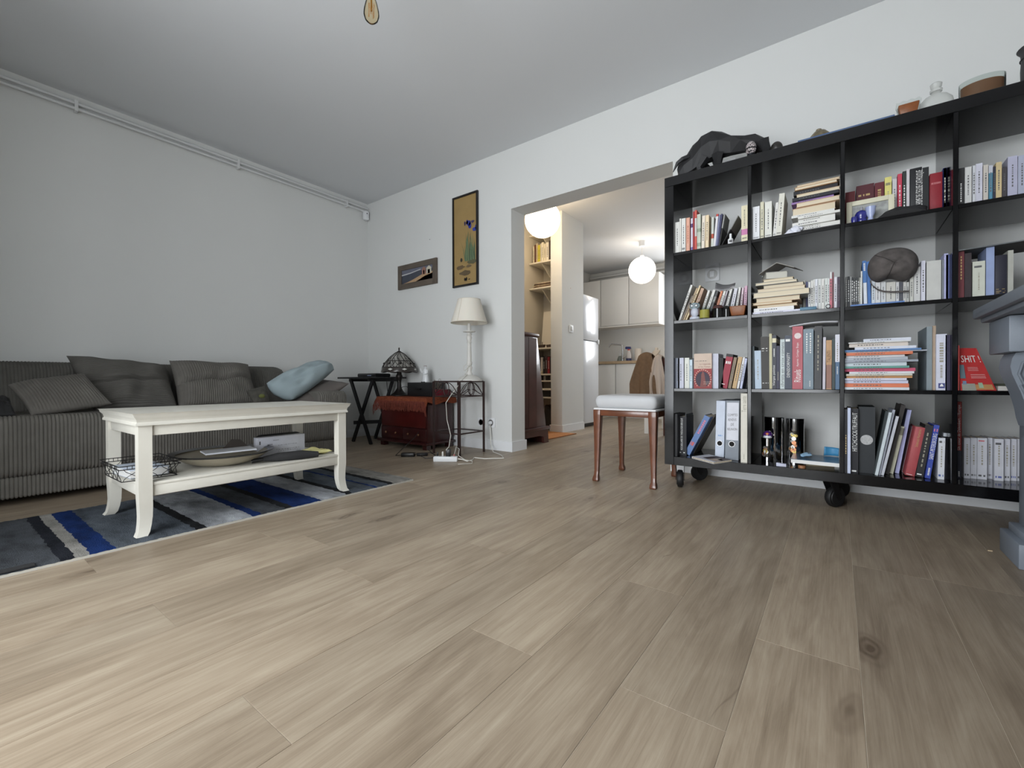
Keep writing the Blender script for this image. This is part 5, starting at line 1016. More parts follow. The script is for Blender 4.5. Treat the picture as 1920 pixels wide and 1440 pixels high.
for a, b in (((fx0, fz0), (fx0 + fw, fz1)), ((fx1 - fw, fz0), (fx1, fz1)), ((fx0 + fw, fz0), (fx1 - fw, fz0 + fw)), ((fx0 + fw, fz1 - fw), (fx1 - fw, fz1))): MB().box((a[0], 2.475, a[1]), (b[0], 2.489, b[1])).build('frame_rail', M('frame_cream', (206, 202, 178), .5), t, bevel=.001)
MB().box((fx0 + fw, 2.482, fz0 + fw), (fx1 - fw, 2.486, fz1 - fw)).build('photo', M('photo_print', (150, 152, 150), .3, var=.4, vs=40), t)
M_COB = M('cobalt_glaze', (40, 42, 120), .2, coat=.4)
b0 = C.P(310, 1000, 2.407)
t = thing('blue_teapot', (b0.x, 2.434, SH[0]), 'small cobalt blue ceramic pot in front of the cream frame', 'pot')
MB().lathe([(.0005, 0), (.019, 0), (.022, .006), (.017, .014), (.021, .022), (.0235, .034), (.019, .046), (.0005, .056)], (b0.x, 2.434, SH[0] + .0005), 18).build('body', M_COB, t, smooth=60); MB().lathe([(.006, .052), (.005, .068), (.0005, .069)], (b0.x, 2.434, SH[0]), 10).build('lid_knob', M('grey_glaze'), t, smooth=50)
b0 = C.P(200, 1060, 2.407); tag(MB().lathe([(.0005, 0), (.010, 0), (.0115, .012), (.010, .024), (.0005, .026)], (b0.x - .002, 2.4135, SH[0] + .0005), 14).build('blue_cup', M_COB, smooth=60), 'tiny cobalt blue cup beside the blue ceramic pot', 'cup')
b0 = C.P(460, 980, 2.407); tag(MB().lathe([(.0005, 0), (.0115, 0), (.008, .014), (.015, .03), (.019, .058), (.018, .058), (.013, .03), (.0005, .024)], (b0.x, 2.424, SH[0] + .0005), 18).build('egg_cup', M('pale_blue_glaze', (160, 170, 204), .2), smooth=60), 'pale blue egg cup in front of the cream frame', 'egg cup')
o = pillow('felt_beret', M('black_cloth'), C.P(520, 1070, 2.405), C.P(760, 930, 2.45), C.P(1390, 850, 2.45), C.P(1400, 940, 2.405), .02, 'flat black beret lying in front of the catechism', 'beret', wr=.012, nu=24, nv=24, seed=6)
# top row, right column
C = Cell(0, 3, 1780, 270, 140 / 1551, 2.43)
for xl, xr, yt, col, ds, kw in ((178, 315, 500, (32, 32, 34), 'black book with a red dot', dict(letter=d1(WINK, .1, .6))), (325, 466, 475, (192, 192, 190), 'white paperback', {}), (484, 546, 445, (190, 192, 196), 'thin white paperback', {}), (550, 692, 402, (190, 190, 202), 'thick white paperback', dict(bands=[])), (708, 811, 432, (186, 180, 172), 'beige paperback', {}), (820, 905, 440, (178, 180, 188), 'white and teal paperback', dict(bands=[(.02, .78, (80, 132, 156))])), (910, 966, 468, (44, 44, 58), 'dark blue book', {}), (970, 1092, 375, (190, 172, 132), 'straw coloured paperback', {}), (1100, 1195, 480, (62, 58, 62), 'dark grey book', {}), (1215, 1420, 250, (168, 168, 188), 'lavender white thick file', {}), (1430, 1600, 230, (160, 164, 182), 'pale thick file at the frame edge', {}), (1610, 1900, 300, (60, 60, 70), 'dark book near the right post', {})):
    kw.setdefault('letter', d1()); C.up(xl, xr, yt, col, ds, **kw)
# second row, left column
C = Cell(1, 0, 1256, 520, 160 / 1920, 2.47)
C.up(62, 78, 400, (58, 60, 66), 'dark thin leaning folder', bot=(95, 118), D=.15)
for a, b, yt, c, d, col, ds, kw in ((470, 520, 170, 185, 232, WHT, 'white paperback', {}), (500, 535, 412, 238, 276, (120, 108, 96), 'brown grey book', {}), (605, 640, 240, 285, 328, (176, 154, 124), 'tan book', {}), (668, 706, 182, 340, 378, (216, 196, 158), 'cream book', {}), (712, 785, 245, 440, 512, (186, 156, 134), 'pinkish tan book', {}), (860, 912, 290, 640, 690, WHT, 'white paperback with dark cover', {}), (975, 1038, 280, 745, 806, WHT, 'white paperback', {}), (1048, 1104, 302, 820, 876, (66, 68, 70), 'black patterned paperback', dict(bands=[(.6, .8, (150, 152, 150)), (.1, .2, (140, 142, 140))])), (1148, 1198, 300, 960, 1004, (206, 130, 96), 'orange and pink paperback', dict(bands=[(0, .5, (206, 120, 140))])), (1222, 1278, 268, 1020, 1068, WHT, 'white paperback', {}), (1285, 1312, 288, 1085, 1110, (196, 188, 196), 'thin mauve paperback', {}), (1368, 1418, 240, 1180, 1228, WHT, 'white paperback', {}), (1455, 1532, 242, 1310, 1384, (206, 206, 214), 'white paperback', {}), (1555, 1602, 222, 1440, 1484, WHT, 'white paperback', {}), (1625, 1668, 230, 1555, 1596, (216, 196, 204), 'pinkish white paperback', {}), (1680, 1745, 192, 1650, 1712, (206, 166, 186), 'pink book', {})):
    C.up(a, b, yt, col, ds, bot=(c, d), letter=d1(), **kw)
m0 = [C.P(1015, 262, 2.46), C.P(1035, 118, 2.56), C.P(1470, 122, 2.56), C.P(1450, 190, 2.46)]
o = tag(MB().grid(lambda u, v: m0[0].lerp(m0[3], u).lerp(m0[1].lerp(m0[2], u), v) + Vector((0, 0, -.012 * math.sin(u * math.pi))), 14, 8).build('folded_magazine', M('magazine_grey', (150, 148, 150), .5, var=.3, vs=30), smooth=70), 'folded grey magazine lying on the leaning books', 'magazine'); m_ = o.modifiers.new('t', 'SOLIDIFY'); m_.thickness = .004
sz = SH[1] + .0004
k = C.P(555, 700, 2.415).x
t = thing('owl_figurine', (k, 2.42, sz), 'small pale grey owl figurine with round glasses on the second row', 'figurine'); M_OWL = M('owl_grey', (186, 190, 202), .4); OS = 1.32
class MBo(MB):
    def build(s, *a_, **k_):
        s.v = [Vector((k, 2.42, sz)) + (v - Vector((k, 2.42, sz))) * OS for v in s.v]; return MB.build(s, *a_, **k_)
MBo().lathe([(.0005, 0), (.019, 0), (.020, .005), (.017, .010), (.0005, .012)], (k, 2.42, sz), 18).build('foot', M_OWL, t, smooth=50); MBo().ball((k, 2.42, sz + .028), (.0155, .013, .020), 16, 10).build('body', M_OWL, t, smooth=60); MBo().ball((k, 2.42, sz + .053), (.0205, .014, .0135), 16, 10).build('head', M('owl_head', (150, 166, 172), .4), t, smooth=60)
for s in (-1, 1):
    MBo().tube([(k + s * .008 + .0055 * math.cos(a), 2.4065, sz + .053 + .0055 * math.sin(a)) for a in [2 * math.pi * j / 12 for j in range(12)]], .0012, 5, closed=True).build('glasses_ring', INK, t); MBo().ball((k + s * .008, 2.4078, sz + .053), (.004, .002, .004), 8, 6).build('eye', M_TRIM, t); MBo().ball((k + s * .016, 2.42, sz + .063), (.004, .003, .006), 8, 6).build('ear', BP, t)
    MBo().ball((k + s * .0165, 2.418, sz + .030), (.004, .009, .014), 8, 6).build('wing', M('owl_wing', (110, 92, 92), .5), t, smooth=60)
def glass_thin(name, col):
    if name in MATS: return MATS[name]
    m = bpy.data.materials.new(name); m.use_nodes = True; nt = m.node_tree; nt.nodes.clear(); o = nt.nodes.new('ShaderNodeOutputMaterial'); t = nt.nodes.new('ShaderNodeBsdfTransparent'); t.inputs[0].default_value = lin(col); g = nt.nodes.new('ShaderNodeBsdfGlossy'); g.inputs['Roughness'].default_value = .05; x = nt.nodes.new('ShaderNodeMixShader'); l = nt.nodes.new('ShaderNodeLayerWeight'); l.inputs[0].default_value = .07
    nt.links.new(l.outputs['Fresnel'], x.inputs[0]); nt.links.new(t.outputs[0], x.inputs[1]); nt.links.new(g.outputs[0], x.inputs[2]); nt.links.new(x.outputs[0], o.inputs[0]); MATS[name] = m; return m
GLS = glass_thin('thin_glass', (236, 240, 238))
k = C.P(782, 780, 2.43).x
t = thing('yellow_candle', (k, 2.43, sz), 'yellow candle in a clear glass on the second row', 'candle'); MB().lathe([(.0005, 0), (.0265, 0), (.0265, .058), (.0255, .058), (.0255, .003), (.0005, .003)], (k, 2.43, sz), 24).build('glass', GLS, t, smooth=40); MB().lathe([(.0005, .0035), (.025, .0035), (.025, .046), (.0005, .046)], (k, 2.43, sz), 24).build('wax', M('yellow_wax', (206, 186, 92), .5, sss=.1), t, smooth=40)
for i, (zx, hh) in enumerate(((1085, .058), (1280, .050))):
    k = C.P(zx, 800, 2.435).x; rr_ = (.0265, .0205)[i]
    t = thing('dark_jar', (k, 2.435, sz), ('dark glass jar with a brown domed lid on the second row', 'black glass jar between the domed jar and the amber candle')[i], 'jar')
    MB().lathe([(.0005, 0), (rr_, 0), (rr_, hh * .78), (rr_ * .9, hh * .82), (.0005, hh * .82)], (k, 2.435, sz), 22).build('body', M('black_glass', (14, 13, 13), .08), t, smooth=40); MB().lathe([(rr_ * .98, hh * .82), (rr_ * .95, hh), (rr_ * .6, hh * 1.12), (.0005, hh * 1.16)], (k, 2.435, sz), 22).build('lid', M('brown_lid', (70, 40, 38), .3) if i == 0 else M('black_glass'), t, smooth=50)
def scallop(x, y, z, w, h, label):
    t = thing('amber_candle', (x, y, z), label, 'candle')
    f = lambda u, v: Vector((x + (w / 2) * (.72 + .28 * v) * (1 + .03 * math.sin(u * 2 * math.pi * 12) * v) * max(-1, min(1, 1.25 * math.cos(2 * math.pi * u))), y + (w / 2) * .7 * (.72 + .28 * v) * max(-1, min(1, 1.25 * math.sin(2 * math.pi * u))), z + h * v + .0025 * math.sin(u * 2 * math.pi * 12) * (v > .9)))
    MB().grid(f, 72, 8, wrapu=True).build('scalloped_glass', GLS, t, smooth=60)
    MB().hexa([(x - w * .33, y - w * .23, z + .003), (x + w * .33, y - w * .23, z + .003), (x + w * .33, y + w * .23, z + .003), (x - w * .33, y + w * .23, z + .003)], [(x - w * .43, y - w * .30, z + h * .85), (x + w * .43, y - w * .30, z + h * .85), (x + w * .43, y + w * .30, z + h * .85), (x - w * .43, y + w * .30, z + h * .85)]).build('wax', M('amber_wax', (150, 84, 44), .4, var=.15, vs=60), t, bevel=.004)
k = C.P(1545, 720, 2.445).x; scallop(k, 2.44, sz + .0003, .088, .060, 'square amber candle in scalloped glass on the second row')
# second row, second column
C = Cell(1, 1, 1404, 490, 186 / 1920, 2.43)
TAN, LG = (196, 166, 132), (178, 178, 170)
zt = C.flat([(75, 1080, 1045, 1092, (206, 206, 220), 'pale blue paperback', 's'), (90, 870, 966, 1043, (222, 222, 222), 'white paperback', 's'), (145, 935, 905, 962, TAN, 'tan paged paperback', 'p'), (68, 840, 858, 905, (206, 176, 140), 'buff paged paperback', 'p'), (130, 990, 762, 850, (190, 162, 136), 'brown paged paperback', 'p'), (80, 1175, 652, 756, LG, 'thick grey paged book', 'p'), (160, 1090, 575, 642, (200, 176, 150), 'peach paged paperback', 'p'), (270, 1060, 490, 560, (150, 146, 140), 'worn grey paperback', 'p'), (120, 935, 400, 455, (156, 156, 150), 'bent grey paperback', 'p'), (270, 860, 345, 400, (196, 180, 150), 'beige paged paperback', 'p')], ys=2.425, D=.17)
a_, b_ = C.P(180, 330, 2.43), C.P(605, 300, 2.43)
book(a_.x, 2.43, zt + .0006, .032, b_.x - a_.x, .13, (160, 158, 152), 'open roof-like paperback crowning the pile, second row second column', flat_=1, foreedge=True, pages=M('paper_grey', (196, 194, 184), .8), rotz=.25)
o = tag(MB().prism([(0, 0), (.075, .045), (.145, .012), (.145, .009), (.075, .041), (0, -.003)], (a_.x, 2.45, zt + .034), (1, 0, 0), (0, 0, 1), (.03, .11, 0)).build('folded_brochure', M('brochure_grey', (140, 136, 130), .6)), 'grey brochure folded like a roof on top of the pile', 'brochure')
for i, (xl, xr, yt, col, ds) in enumerate(((960, 1035, 395, WHT, 'white book half hidden by the pile'), (1050, 1100, 370, (206, 204, 196), 'ivory book half hidden by the pile'), (1105, 1142, 395, (120, 122, 160), 'lilac thin book'))): C.up(xl, xr, yt, col, ds, ys=2.62, D=.13)
for xl, xr, yt, col, ds in ((1150, 1196, 400, (206, 206, 206), 'thin pale book'), (1203, 1245, 370, WHT, 'thin white paperback'), (1250, 1278, 352, WHT, 'thin white paperback'), (1282, 1334, 346, (212, 214, 220), 'white paperback'), (1340, 1402, 338, (206, 208, 206), 'white paperback with dark title'), (1406, 1462, 338, WHT, 'white paperback'), (1470, 1530, 326, (206, 210, 206), 'pale grey paperback'), (1532, 1562, 330, (214, 220, 218), 'thin white book'), (1566, 1612, 205, (206, 120, 132), 'tall pink and white book'), (1616, 1646, 210, (120, 74, 80), 'tall maroon thin book'), (1652, 1706, 302, (216, 214, 222), 'white book'), (1712, 1764, 300, (72, 60, 76), 'dark purple book')):
    C.up(xl, xr, yt, col, ds, ys=2.46, letter=d1(), bands=([(.82, 1, (220, 220, 220))] if 'pink' in ds else []))
q0, q1 = C.P(990, 950, 2.405), C.P(1310, 950, 2.405)
tag(MB().box((q0.x, 2.405, sz), (q1.x, 2.47, sz + .014)).build('blue_box', M('teal_box', (76, 116, 140), .5), bevel=.002), 'flat teal box lying in front of the white books', 'box')
q0 = C.P(1535, 880, 2.405)
tag(MB().tube([(q0.x + .008 * math.cos(a), 2.41, sz + .0095 + .008 * math.sin(a)) for a in [2 * math.pi * j / 20 for j in range(20)]], .002, 6, closed=True).build('metal_ring', CHR, smooth=60), 'small chrome ring standing in front of the white books', 'ring')
# second row, third column
C = Cell(1, 2, 1576, 460, 224 / 1920, 2.45)
for xl, xr, yt, col, ds in ((80, 106, 505, (150, 150, 146), 'grey thin journal'), (110, 150, 500, (56, 58, 60), 'black thin journal'), (154, 176, 505, (160, 162, 160), 'pale thin journal'), (180, 206, 515, (44, 46, 48), 'black thin journal'), (210, 236, 515, (60, 62, 62), 'charcoal thin journal'), (240, 270, 515, (52, 56, 58), 'black thin journal'), (274, 300, 510, (70, 72, 70), 'dark grey thin journal'), (304, 324, 520, (176, 176, 166), 'beige thin journal')): C.up(xl, xr, yt, col, ds, letter=d1(WINK, .2, .9, .005))
C.up(326, 350, 415, (206, 208, 206), 'thin white book'); C.up(352, 412, 248, (66, 110, 168), 'tall blue and white book', bot=(372, 436), bands=[(0, .52, (206, 212, 220))], letter=('', .78, .95, .01, WINK)); C.up(416, 470, 260, (60, 104, 164), 'tall bright blue book', bot=(440, 496))
for xl, xr, yt, col, ds in ((500, 555, 570, (206, 214, 220), 'white paperback behind the cap'), (560, 642, 575, (206, 206, 206), 'white paperback behind the cap'), (650, 728, 585, (200, 202, 202), 'white paperback behind the cap'), (735, 886, 590, (196, 194, 186), 'wide beige book behind the cap'), (890, 940, 590, (200, 200, 200), 'white paperback behind the cap'), (944, 1002, 585, (76, 78, 86), 'dark grey book behind the cap'), (1008, 1056, 590, (192, 190, 186), 'beige book behind the cap'), (1060, 1104, 590, (180, 180, 176), 'grey book behind the cap'), (1116, 1172, 500, (196, 196, 188), 'ivory book'), (1180, 1284, 345, (196, 196, 194), 'white paperback with a blue label'), (1296, 1364, 248, (206, 206, 218), 'tall white book with a thin blue line'), (1384, 1622, 245, (190, 190, 186), 'large blank white box file'), (1630, 1660, 230, (120, 124, 130), 'grey thin folder'), (1664, 1732, 130, (168, 170, 206), 'lavender tall folder'), (1736, 1796, 145, (74, 84, 132), 'blue tall folder')): C.up(xl, xr, yt, col, ds, letter=None if 'blank' in ds or 'folder' in ds else d1())
q0, q1 = C.P(160, 975, 2.403), C.P(1030, 930, 2.403)
tag(MB().box((q0.x, 2.402, sz), (q1.x, 2.446, sz + .006)).build('blue_folder', M('blue_card', (74, 112, 168), .5)), 'flat blue folder lying under the suede cap', 'folder')
# suede cap hung in front of the books
cc, rx, ry = C.P(840, 340, 2.43), .097, .010
ctr = C.P(838, 330, 2.425); hw = (C.P(1252, 330, 2.425).x - C.P(425, 330, 2.425).x) / 2; hh = (C.P(838, 45, 2.425).z - C.P(838, 620, 2.425).z) / 2
cap = thing('suede_cap', (ctr.x, 2.43, ctr.z - hh), 'dark grey suede baseball cap hung in front of the second row books', 'cap')
M_SUE = M('grey_suede', (80, 75, 73), .95, var=.38, vs=30, bump=.3, bs=120)
def capf(u, v):
    a = 2 * math.pi * u; r = math.sin(v * math.pi / 2); cut = 1.0
    x = hw * r * math.copysign(abs(math.cos(a)) ** .9, math.cos(a)); z = hh * r * math.copysign(abs(math.sin(a)) ** .9, math.sin(a))
    if z < -hh * .55: z += (-hh * .55 - z) * (.75 * math.exp(-((x / hw + .12) / .40) ** 2))
    return Vector((ctr.x + x, 2.445 - .085 * math.cos(v * math.pi / 2) ** .8 + .004 * mn.noise(Vector((u * 6, v * 5, 0))), ctr.z + z))
MB().grid(capf, 60, 18, wrapu=True).build('crown', M_SUE, cap, smooth=70)
seam = [capf(.365 - .02 * math.sin(t * 3), max(.02, abs(t))) if t < 0 else capf(.70 + .02 * t, t) for t in [-.98 + 1.96 * j / 24 for j in range(25)]]
MB().tube([p + Vector((0, -.001, 0)) for p in seam], .0013, 5).build('seam', M('dark_seam', (46, 43, 42), .9), cap, smooth=60)
p_ = [C.P(x, y, 2.428) for x, y in ((470, 560), (520, 640), (600, 700), (700, 728), (850, 735), (1000, 728), (1100, 722))]
mb = MB(); 
for i in range(len(p_) - 1):
    a, b = p_[i], p_[i + 1]; mb.obox(a, b - a, (0, .003, 0), (0, 0, -.007))
mb.build('back_strap', M_SUE, cap)
MB().ball(ctr + Vector((-.002, -.064, hh * .12)), (.006, .004, .005), 10, 6).build('button', M_SUE, cap, smooth=60)
# second row, right column
C = Cell(1, 3, 1780, 440, 140 / 1440, 2.43)
C.up(172, 290, 320, (96, 36, 42), 'maroon book with gilt title', letter=d1(M('gilt'), .4, .9)); C.up(298, 430, 355, (46, 36, 40), 'dark brown book'); C.up(450, 696, 512, (190, 192, 180), 'white book with a small dark picture', letter=[('', .80, .90, .02, INK, 'flat', 0, 1), d1(M('grey_ink'), .2, .7)]); C.up(712, 872, 222, (140, 154, 190), 'tall pale blue box file'); C.up(876, 1120, 392, (34, 34, 48), 'thick navy leather volume with gilt bands', letter=[('', a, a + .02, .1, M('gilt'), 'flat', 0, 1) for a in (.05, .09, .14)], curve=True); C.up(1130, 1240, 300, (166, 166, 158), 'grey file')
q0, q1 = C.P(180, 310, 2.41), C.P(1440, 210, 2.41); zf = C.P(720, 215, 2.43).z + .002
tag(MB().obox((.376, 2.41, zf - .012), (.32, 0, .012), (0, .22, 0), (0, 0, .004)).build('grey_folder', M('dark_folder', (92, 96, 98), .6)), 'dark grey folder laid across the second row right column books', 'folder')
for i, (z0, z1, x0, x1, col, ds) in enumerate(((0, .05, .635, .705, (168, 166, 160), 'grey paperback'), (.0505, .062, .628, .708, (196, 196, 190), 'white paperback'), (.0625, .078, .632, .708, (186, 180, 178), 'pinkish paperback'), (.0785, .090, .63, .708, (196, 196, 190), 'white paperback'))): tag(MB().box((x0, 2.43, sz + z0), (x1, 2.56, sz + z1)).build('book', paper(col)), '%s, %s from the bottom of the short pile by the mantel' % (ds, ORD[i]), 'book', 'short pile in the right column')
tag(MB().box((.642, 2.43, sz + .0905), (.668, 2.55, sz + .17)).build('orange_box', M('orange_card', (206, 132, 50), .5)), 'upright orange box on the short pile by the mantel', 'box')
# third row, left column
C = Cell(2, 0, 1256, 650, 160 / 1920, 2.43)
for xl, xr, yt, col, ds in ((62, 155, 258, (122, 128, 142), 'slate grey paperback'), (183, 312, 252, (190, 192, 206), 'pale grey paperback'), (332, 436, 250, (212, 214, 206), 'white paperback'), (442, 506, 292, (190, 206, 216), 'white and light blue paperback'), (510, 542, 258, (52, 58, 66), 'dark thin book')): C.up(xl, xr, yt, col, ds, letter=d1())
a_, b_ = C.P(545, 560, 2.415), C.P(945, 560, 2.415); zt = C.P(745, 155, 2.415).z; z0 = C.z
cv = tag(MB().box((a_.x, 2.412, z0), (b_.x, 2.424, zt)).build('book', paper((196, 176, 160))), 'book with a beige and red cover facing forward on the third row', 'book')
w_ = b_.x - a_.x; h_ = zt - z0; yy = 2.4115
MB().box((a_.x, yy - .0003, z0), (b_.x, yy + .0005, z0 + h_ * .565)).build('red_cover_half', paper((146, 52, 54)), cv)
mb = MB(); flat(mb, [(a_.x + w_ * (.5 + .40 * math.cos(t)), z0 + h_ * (.26 + .23 * math.sin(t))) for t in [2 * math.pi * j / 28 for j in range(28)]], yy - .0006); mb.build('dark_oval', paper((52, 40, 56)), cv)
mb = MB(); flat(mb, [(a_.x + w_ * u, z0 + h_ * v) for u, v in ((.34, .03), (.72, .03), (.66, .2), (.58, .44), (.50, .5), (.42, .40), (.40, .2))], yy - .0009); mb.build('figure_shape', paper((120, 66, 62)), cv)
mb = MB()
for j in range(20):
    t = math.pi * (-.25 + 1.5 * j / 19); c_ = Vector((a_.x + w_ * (.5 + .455 * math.cos(t)), yy - .0007, z0 + h_ * (.27 + .265 * math.sin(t)))); mb.box((c_.x - .0022, c_.y - .0002, c_.z - .0022), (c_.x + .0022, c_.y, c_.z + .0022))
for v in (.19, .155, .12): dashes(mb, (a_.x + w_ * .55, yy - .001, z0 + h_ * v), (w_ * .42, 0, 0), (0, 0, h_ * .014), 7)
mb.build('border_marks', paper((206, 186, 168)), cv)
mb = MB(); text_on(mb, 'La Légende', (a_.x + w_ * .32, yy - .0004, z0 + h_ * .665), (w_ * .62, 0, 0), (0, 0, h_ * .055)); text_on(mb, 'et les Temps', (a_.x + w_ * .25, yy - .0004, z0 + h_ * .59), (w_ * .68, 0, 0), (0, 0, h_ * .05)); mb.build('title', paper((140, 88, 84)), cv)
mb = MB(); dashes(mb, (a_.x + w_ * .06, yy - .0004, z0 + h_ * .775), (w_ * .66, 0, 0), (0, 0, h_ * .025), 6); mb.build('author', INK, cv)
C.up(950, 1094, 158, (190, 192, 206), 'thick pale lavender book'); C.up(1104, 1200, 255, (22, 24, 24), 'black book')
C.up(1275, 1440, 165, (150, 44, 62), 'crimson book with white lettering', bot=(1135, 1285), bands=[(.92, 1, (48, 46, 46))], letter=[('', .68, .82, .03, WINK, 'flat', 0, 3), ('', .10, .13, .01, WINK, 'flat', 0, 1)])
for a, b, yt, c, d, col, ds in ((1448, 1515, 238, 1305, 1378, (132, 116, 96), 'brown patterned book'), (1545, 1638, 230, 1400, 1492, (190, 160, 118), 'ochre book'), (1648, 1696, 235, 1503, 1552, (216, 214, 212), 'white paperback'), (1704, 1746, 262, 1572, 1634, (190, 196, 222), 'pale blue paperback')): C.up(a, b, yt, col, ds, bot=(c, d), letter=d1())
# third row, second column
C = Cell(2, 1, 1404, 600, 186 / 1847, 2.425)
C.up(62, 102, 485, (70, 80, 84), 'dark teal thin book'); C.up(106, 226, 570, (178, 194, 210), 'pale blue paperback', bot=(116, 240), letter=d1(M('grey_ink')))
C.up(214, 370, 310, (58, 55, 52), 'dark brown tall book', bot=(238, 384), letter=[('', .76, .785, .02, WINK, 'flat', 0, 2), ('', .10, .12, .02, WINK, 'flat', 0, 2), ('', .72, .735, .005, WINK, 'flat', 0, 1)])
C.up(372, 430, 255, (190, 184, 150), 'beige tall book', bot=(384, 430)); C.up(434, 512, 280, (66, 68, 76), 'charcoal book with a yellow label', bands=[(.86, .94, (214, 206, 176))], letter=[('Vierges peintes', .06, .44, .011, WINK), d1(WINK, .60, .75, .008)]); C.up(515, 576, 482, (58, 58, 76), 'slate blue book', letter=d1(M('grey_ink'), .2, .4))
C.up(584, 668, 358, (192, 202, 202), 'white book about romanesque crucifixes', letter=('christs en croix romans', .05, .94, .013, INK)); C.up(670, 806, 288, (74, 80, 92), 'dark slate book with a star emblem', letter=[('DENSDORPASITY', .22, .68, .012, WINK), ('', .87, .95, .01, WINK, 'flat', 0, 1)])
o = C.up(810, 1008, 118, (176, 96, 104), 'tall thick pink book titled Rituels', letter=[('Rituels', .115, .31, .026, WINK), ('Apparats  Cortèges  Éloges', .36, .74, .012, WINK)])
c_ = C.P(912, 295, 2.4238); mb = MB().lathe([(.0005, 0), (.0135, 0), (.0135, .0006), (.0005, .0006)], (0, 0, 0), 24).xf(Matrix.Translation(c_) @ Matrix.Rotation(math.pi / 2, 4, 'X')); mb.build('round_emblem', M('emblem_white', (214, 200, 198), .5, var=.15, vs=300), o)
o = C.up(1014, 1208, 168, (124, 138, 148), 'blue grey thick book with pale dotted title', letter=[('', .60, .93, .008, WINK, 'down', -.006), ('', .58, .93, .008, WINK, 'down', .008), ('', .04, .14, .006, WINK, 'down', .006)])
C.up(1224, 1366, 112, (72, 72, 74), 'tall dark grey book with small white title', bot=(1215, 1350), letter=d1(M('grey_ink'), .30, .88, .008)); C.up(1384, 1436, 320, (196, 192, 200), 'thin white book', bot=(1372, 1424)); C.up(1440, 1546, 375, (184, 146, 108), 'tan book with a red picture', bands=[(.02, .5, (146, 110, 96))], letter=('TALENTI', .55, .78, .014, M('brown_ink', (92, 64, 44), .6))); C.up(1550, 1606, 345, (60, 70, 70), 'dark mottled book'); C.up(1610, 1694, 270, (212, 212, 222), 'white and steel blue book', bands=[(0, .5, (86, 112, 140))], letter=[d1(M('grey_ink'), .52, .85), d1(WINK, .28, .42)])
q = C.P(750, 112, 2.42); q2 = C.P(1335, 72, 2.42); zf = C.P(912, 112, 2.425).z + .001
o = tag(MB().grid(lambda u, v: Vector((q.x + (C.P(1665, 90, 2.42).x - q.x) * u, 2.418 + .21 * v, zf + .004 + .010 * math.sin(u * 2.6) - .004 * (1 - u))), 20, 4).build('magazine', M('magazine_white', (206, 208, 214), .35), smooth=70), 'white magazine lying across the tops of the third row books', 'magazine'); m_ = o.modifiers.new('t', 'SOLIDIFY'); m_.thickness = .003
# third row, third column
C = Cell(2, 2, 1576, 610, 224 / 1920, 2.43)
ORG, BLU = (206, 116, 82), (86, 124, 172)
C.flat([(60, 1105, 1000, 1040, (208, 212, 216), 'white magazine', 'w'), (60, 1105, 940, 1000, ORG, 'orange thick journal', 's'), (60, 1095, 892, 940, (196, 200, 220), 'white and blue journal', 's'), (60, 1066, 858, 892, (206, 206, 222), 'white journal with blue end', 's'), (95, 1160, 815, 852, (190, 142, 92), 'ochre journal', 's'), (90, 1155, 784, 815, (196, 194, 180), 'beige journal', 's'), (140, 1190, 748, 784, (206, 206, 210), 'white journal', 's'), (60, 1212, 698, 748, (190, 76, 106), 'magenta journal', 's'), (60, 1105, 664, 698, (96, 150, 140), 'green journal', 's'), (60, 1070, 606, 664, (196, 206, 212), 'white and navy journal', 's'), (60, 1250, 572, 606, (150, 156, 166), 'grey journal', 'w'), (65, 1085, 528, 572, (166, 172, 180), 'pale grey journal', 'w'), (90, 1040, 492, 528, (206, 206, 208), 'white journal', 's'), (90, 1165, 446, 492, ORG, 'orange journal', 's'), (60, 1400, 430, 446, (190, 196, 206), 'wide white sheet stack', 'w'), (60, 1300, 402, 430, BLU, 'blue journal', 's'), (230, 1222, 360, 402, (206, 210, 220), 'white journal with small print', 's'), (140, 1096, 300, 360, (206, 196, 186), 'thick cream journal', 's'), (128, 1130, 280, 300, (206, 206, 204), 'thin white brochure', 's'), (370, 1140, 232, 280, (200, 204, 214), 'white brochure', 'w')], D=.20, ys=2.42)
C.up(1385, 1482, 20, (128, 140, 146), 'grey blue folder', ys=2.47, D=.25); C.up(1486, 1534, 5, (166, 146, 126), 'tan sheaf of card', ys=2.45); o = C.up(1538, 1712, 140, (206, 208, 222), 'white book with a blue square logo', letter=[d1(M('grey_ink'), .5, .85, .02), ('', .22, .45, .012, M('grey_ink'))])
a_ = C.P(1572, 1010, 2.4285); b_ = C.P(1678, 930, 2.4285); MB().box((a_.x, 2.4282, a_.z), (b_.x, 2.4295, b_.z)).build('square_logo', paper((66, 72, 128)), o); MB().prism([(-.006, -.003), (.006, -.003), (.002, .007), (-.002, .007)], ((a_.x + b_.x) / 2, 2.4276, (a_.z + b_.z) / 2), (1, 0, 0), (0, 0, 1), (0, .0008, 0)).build('lighthouse_mark', WINK, o)
C.up(1716, 1796, 152, (44, 40, 66), 'dark indigo book')
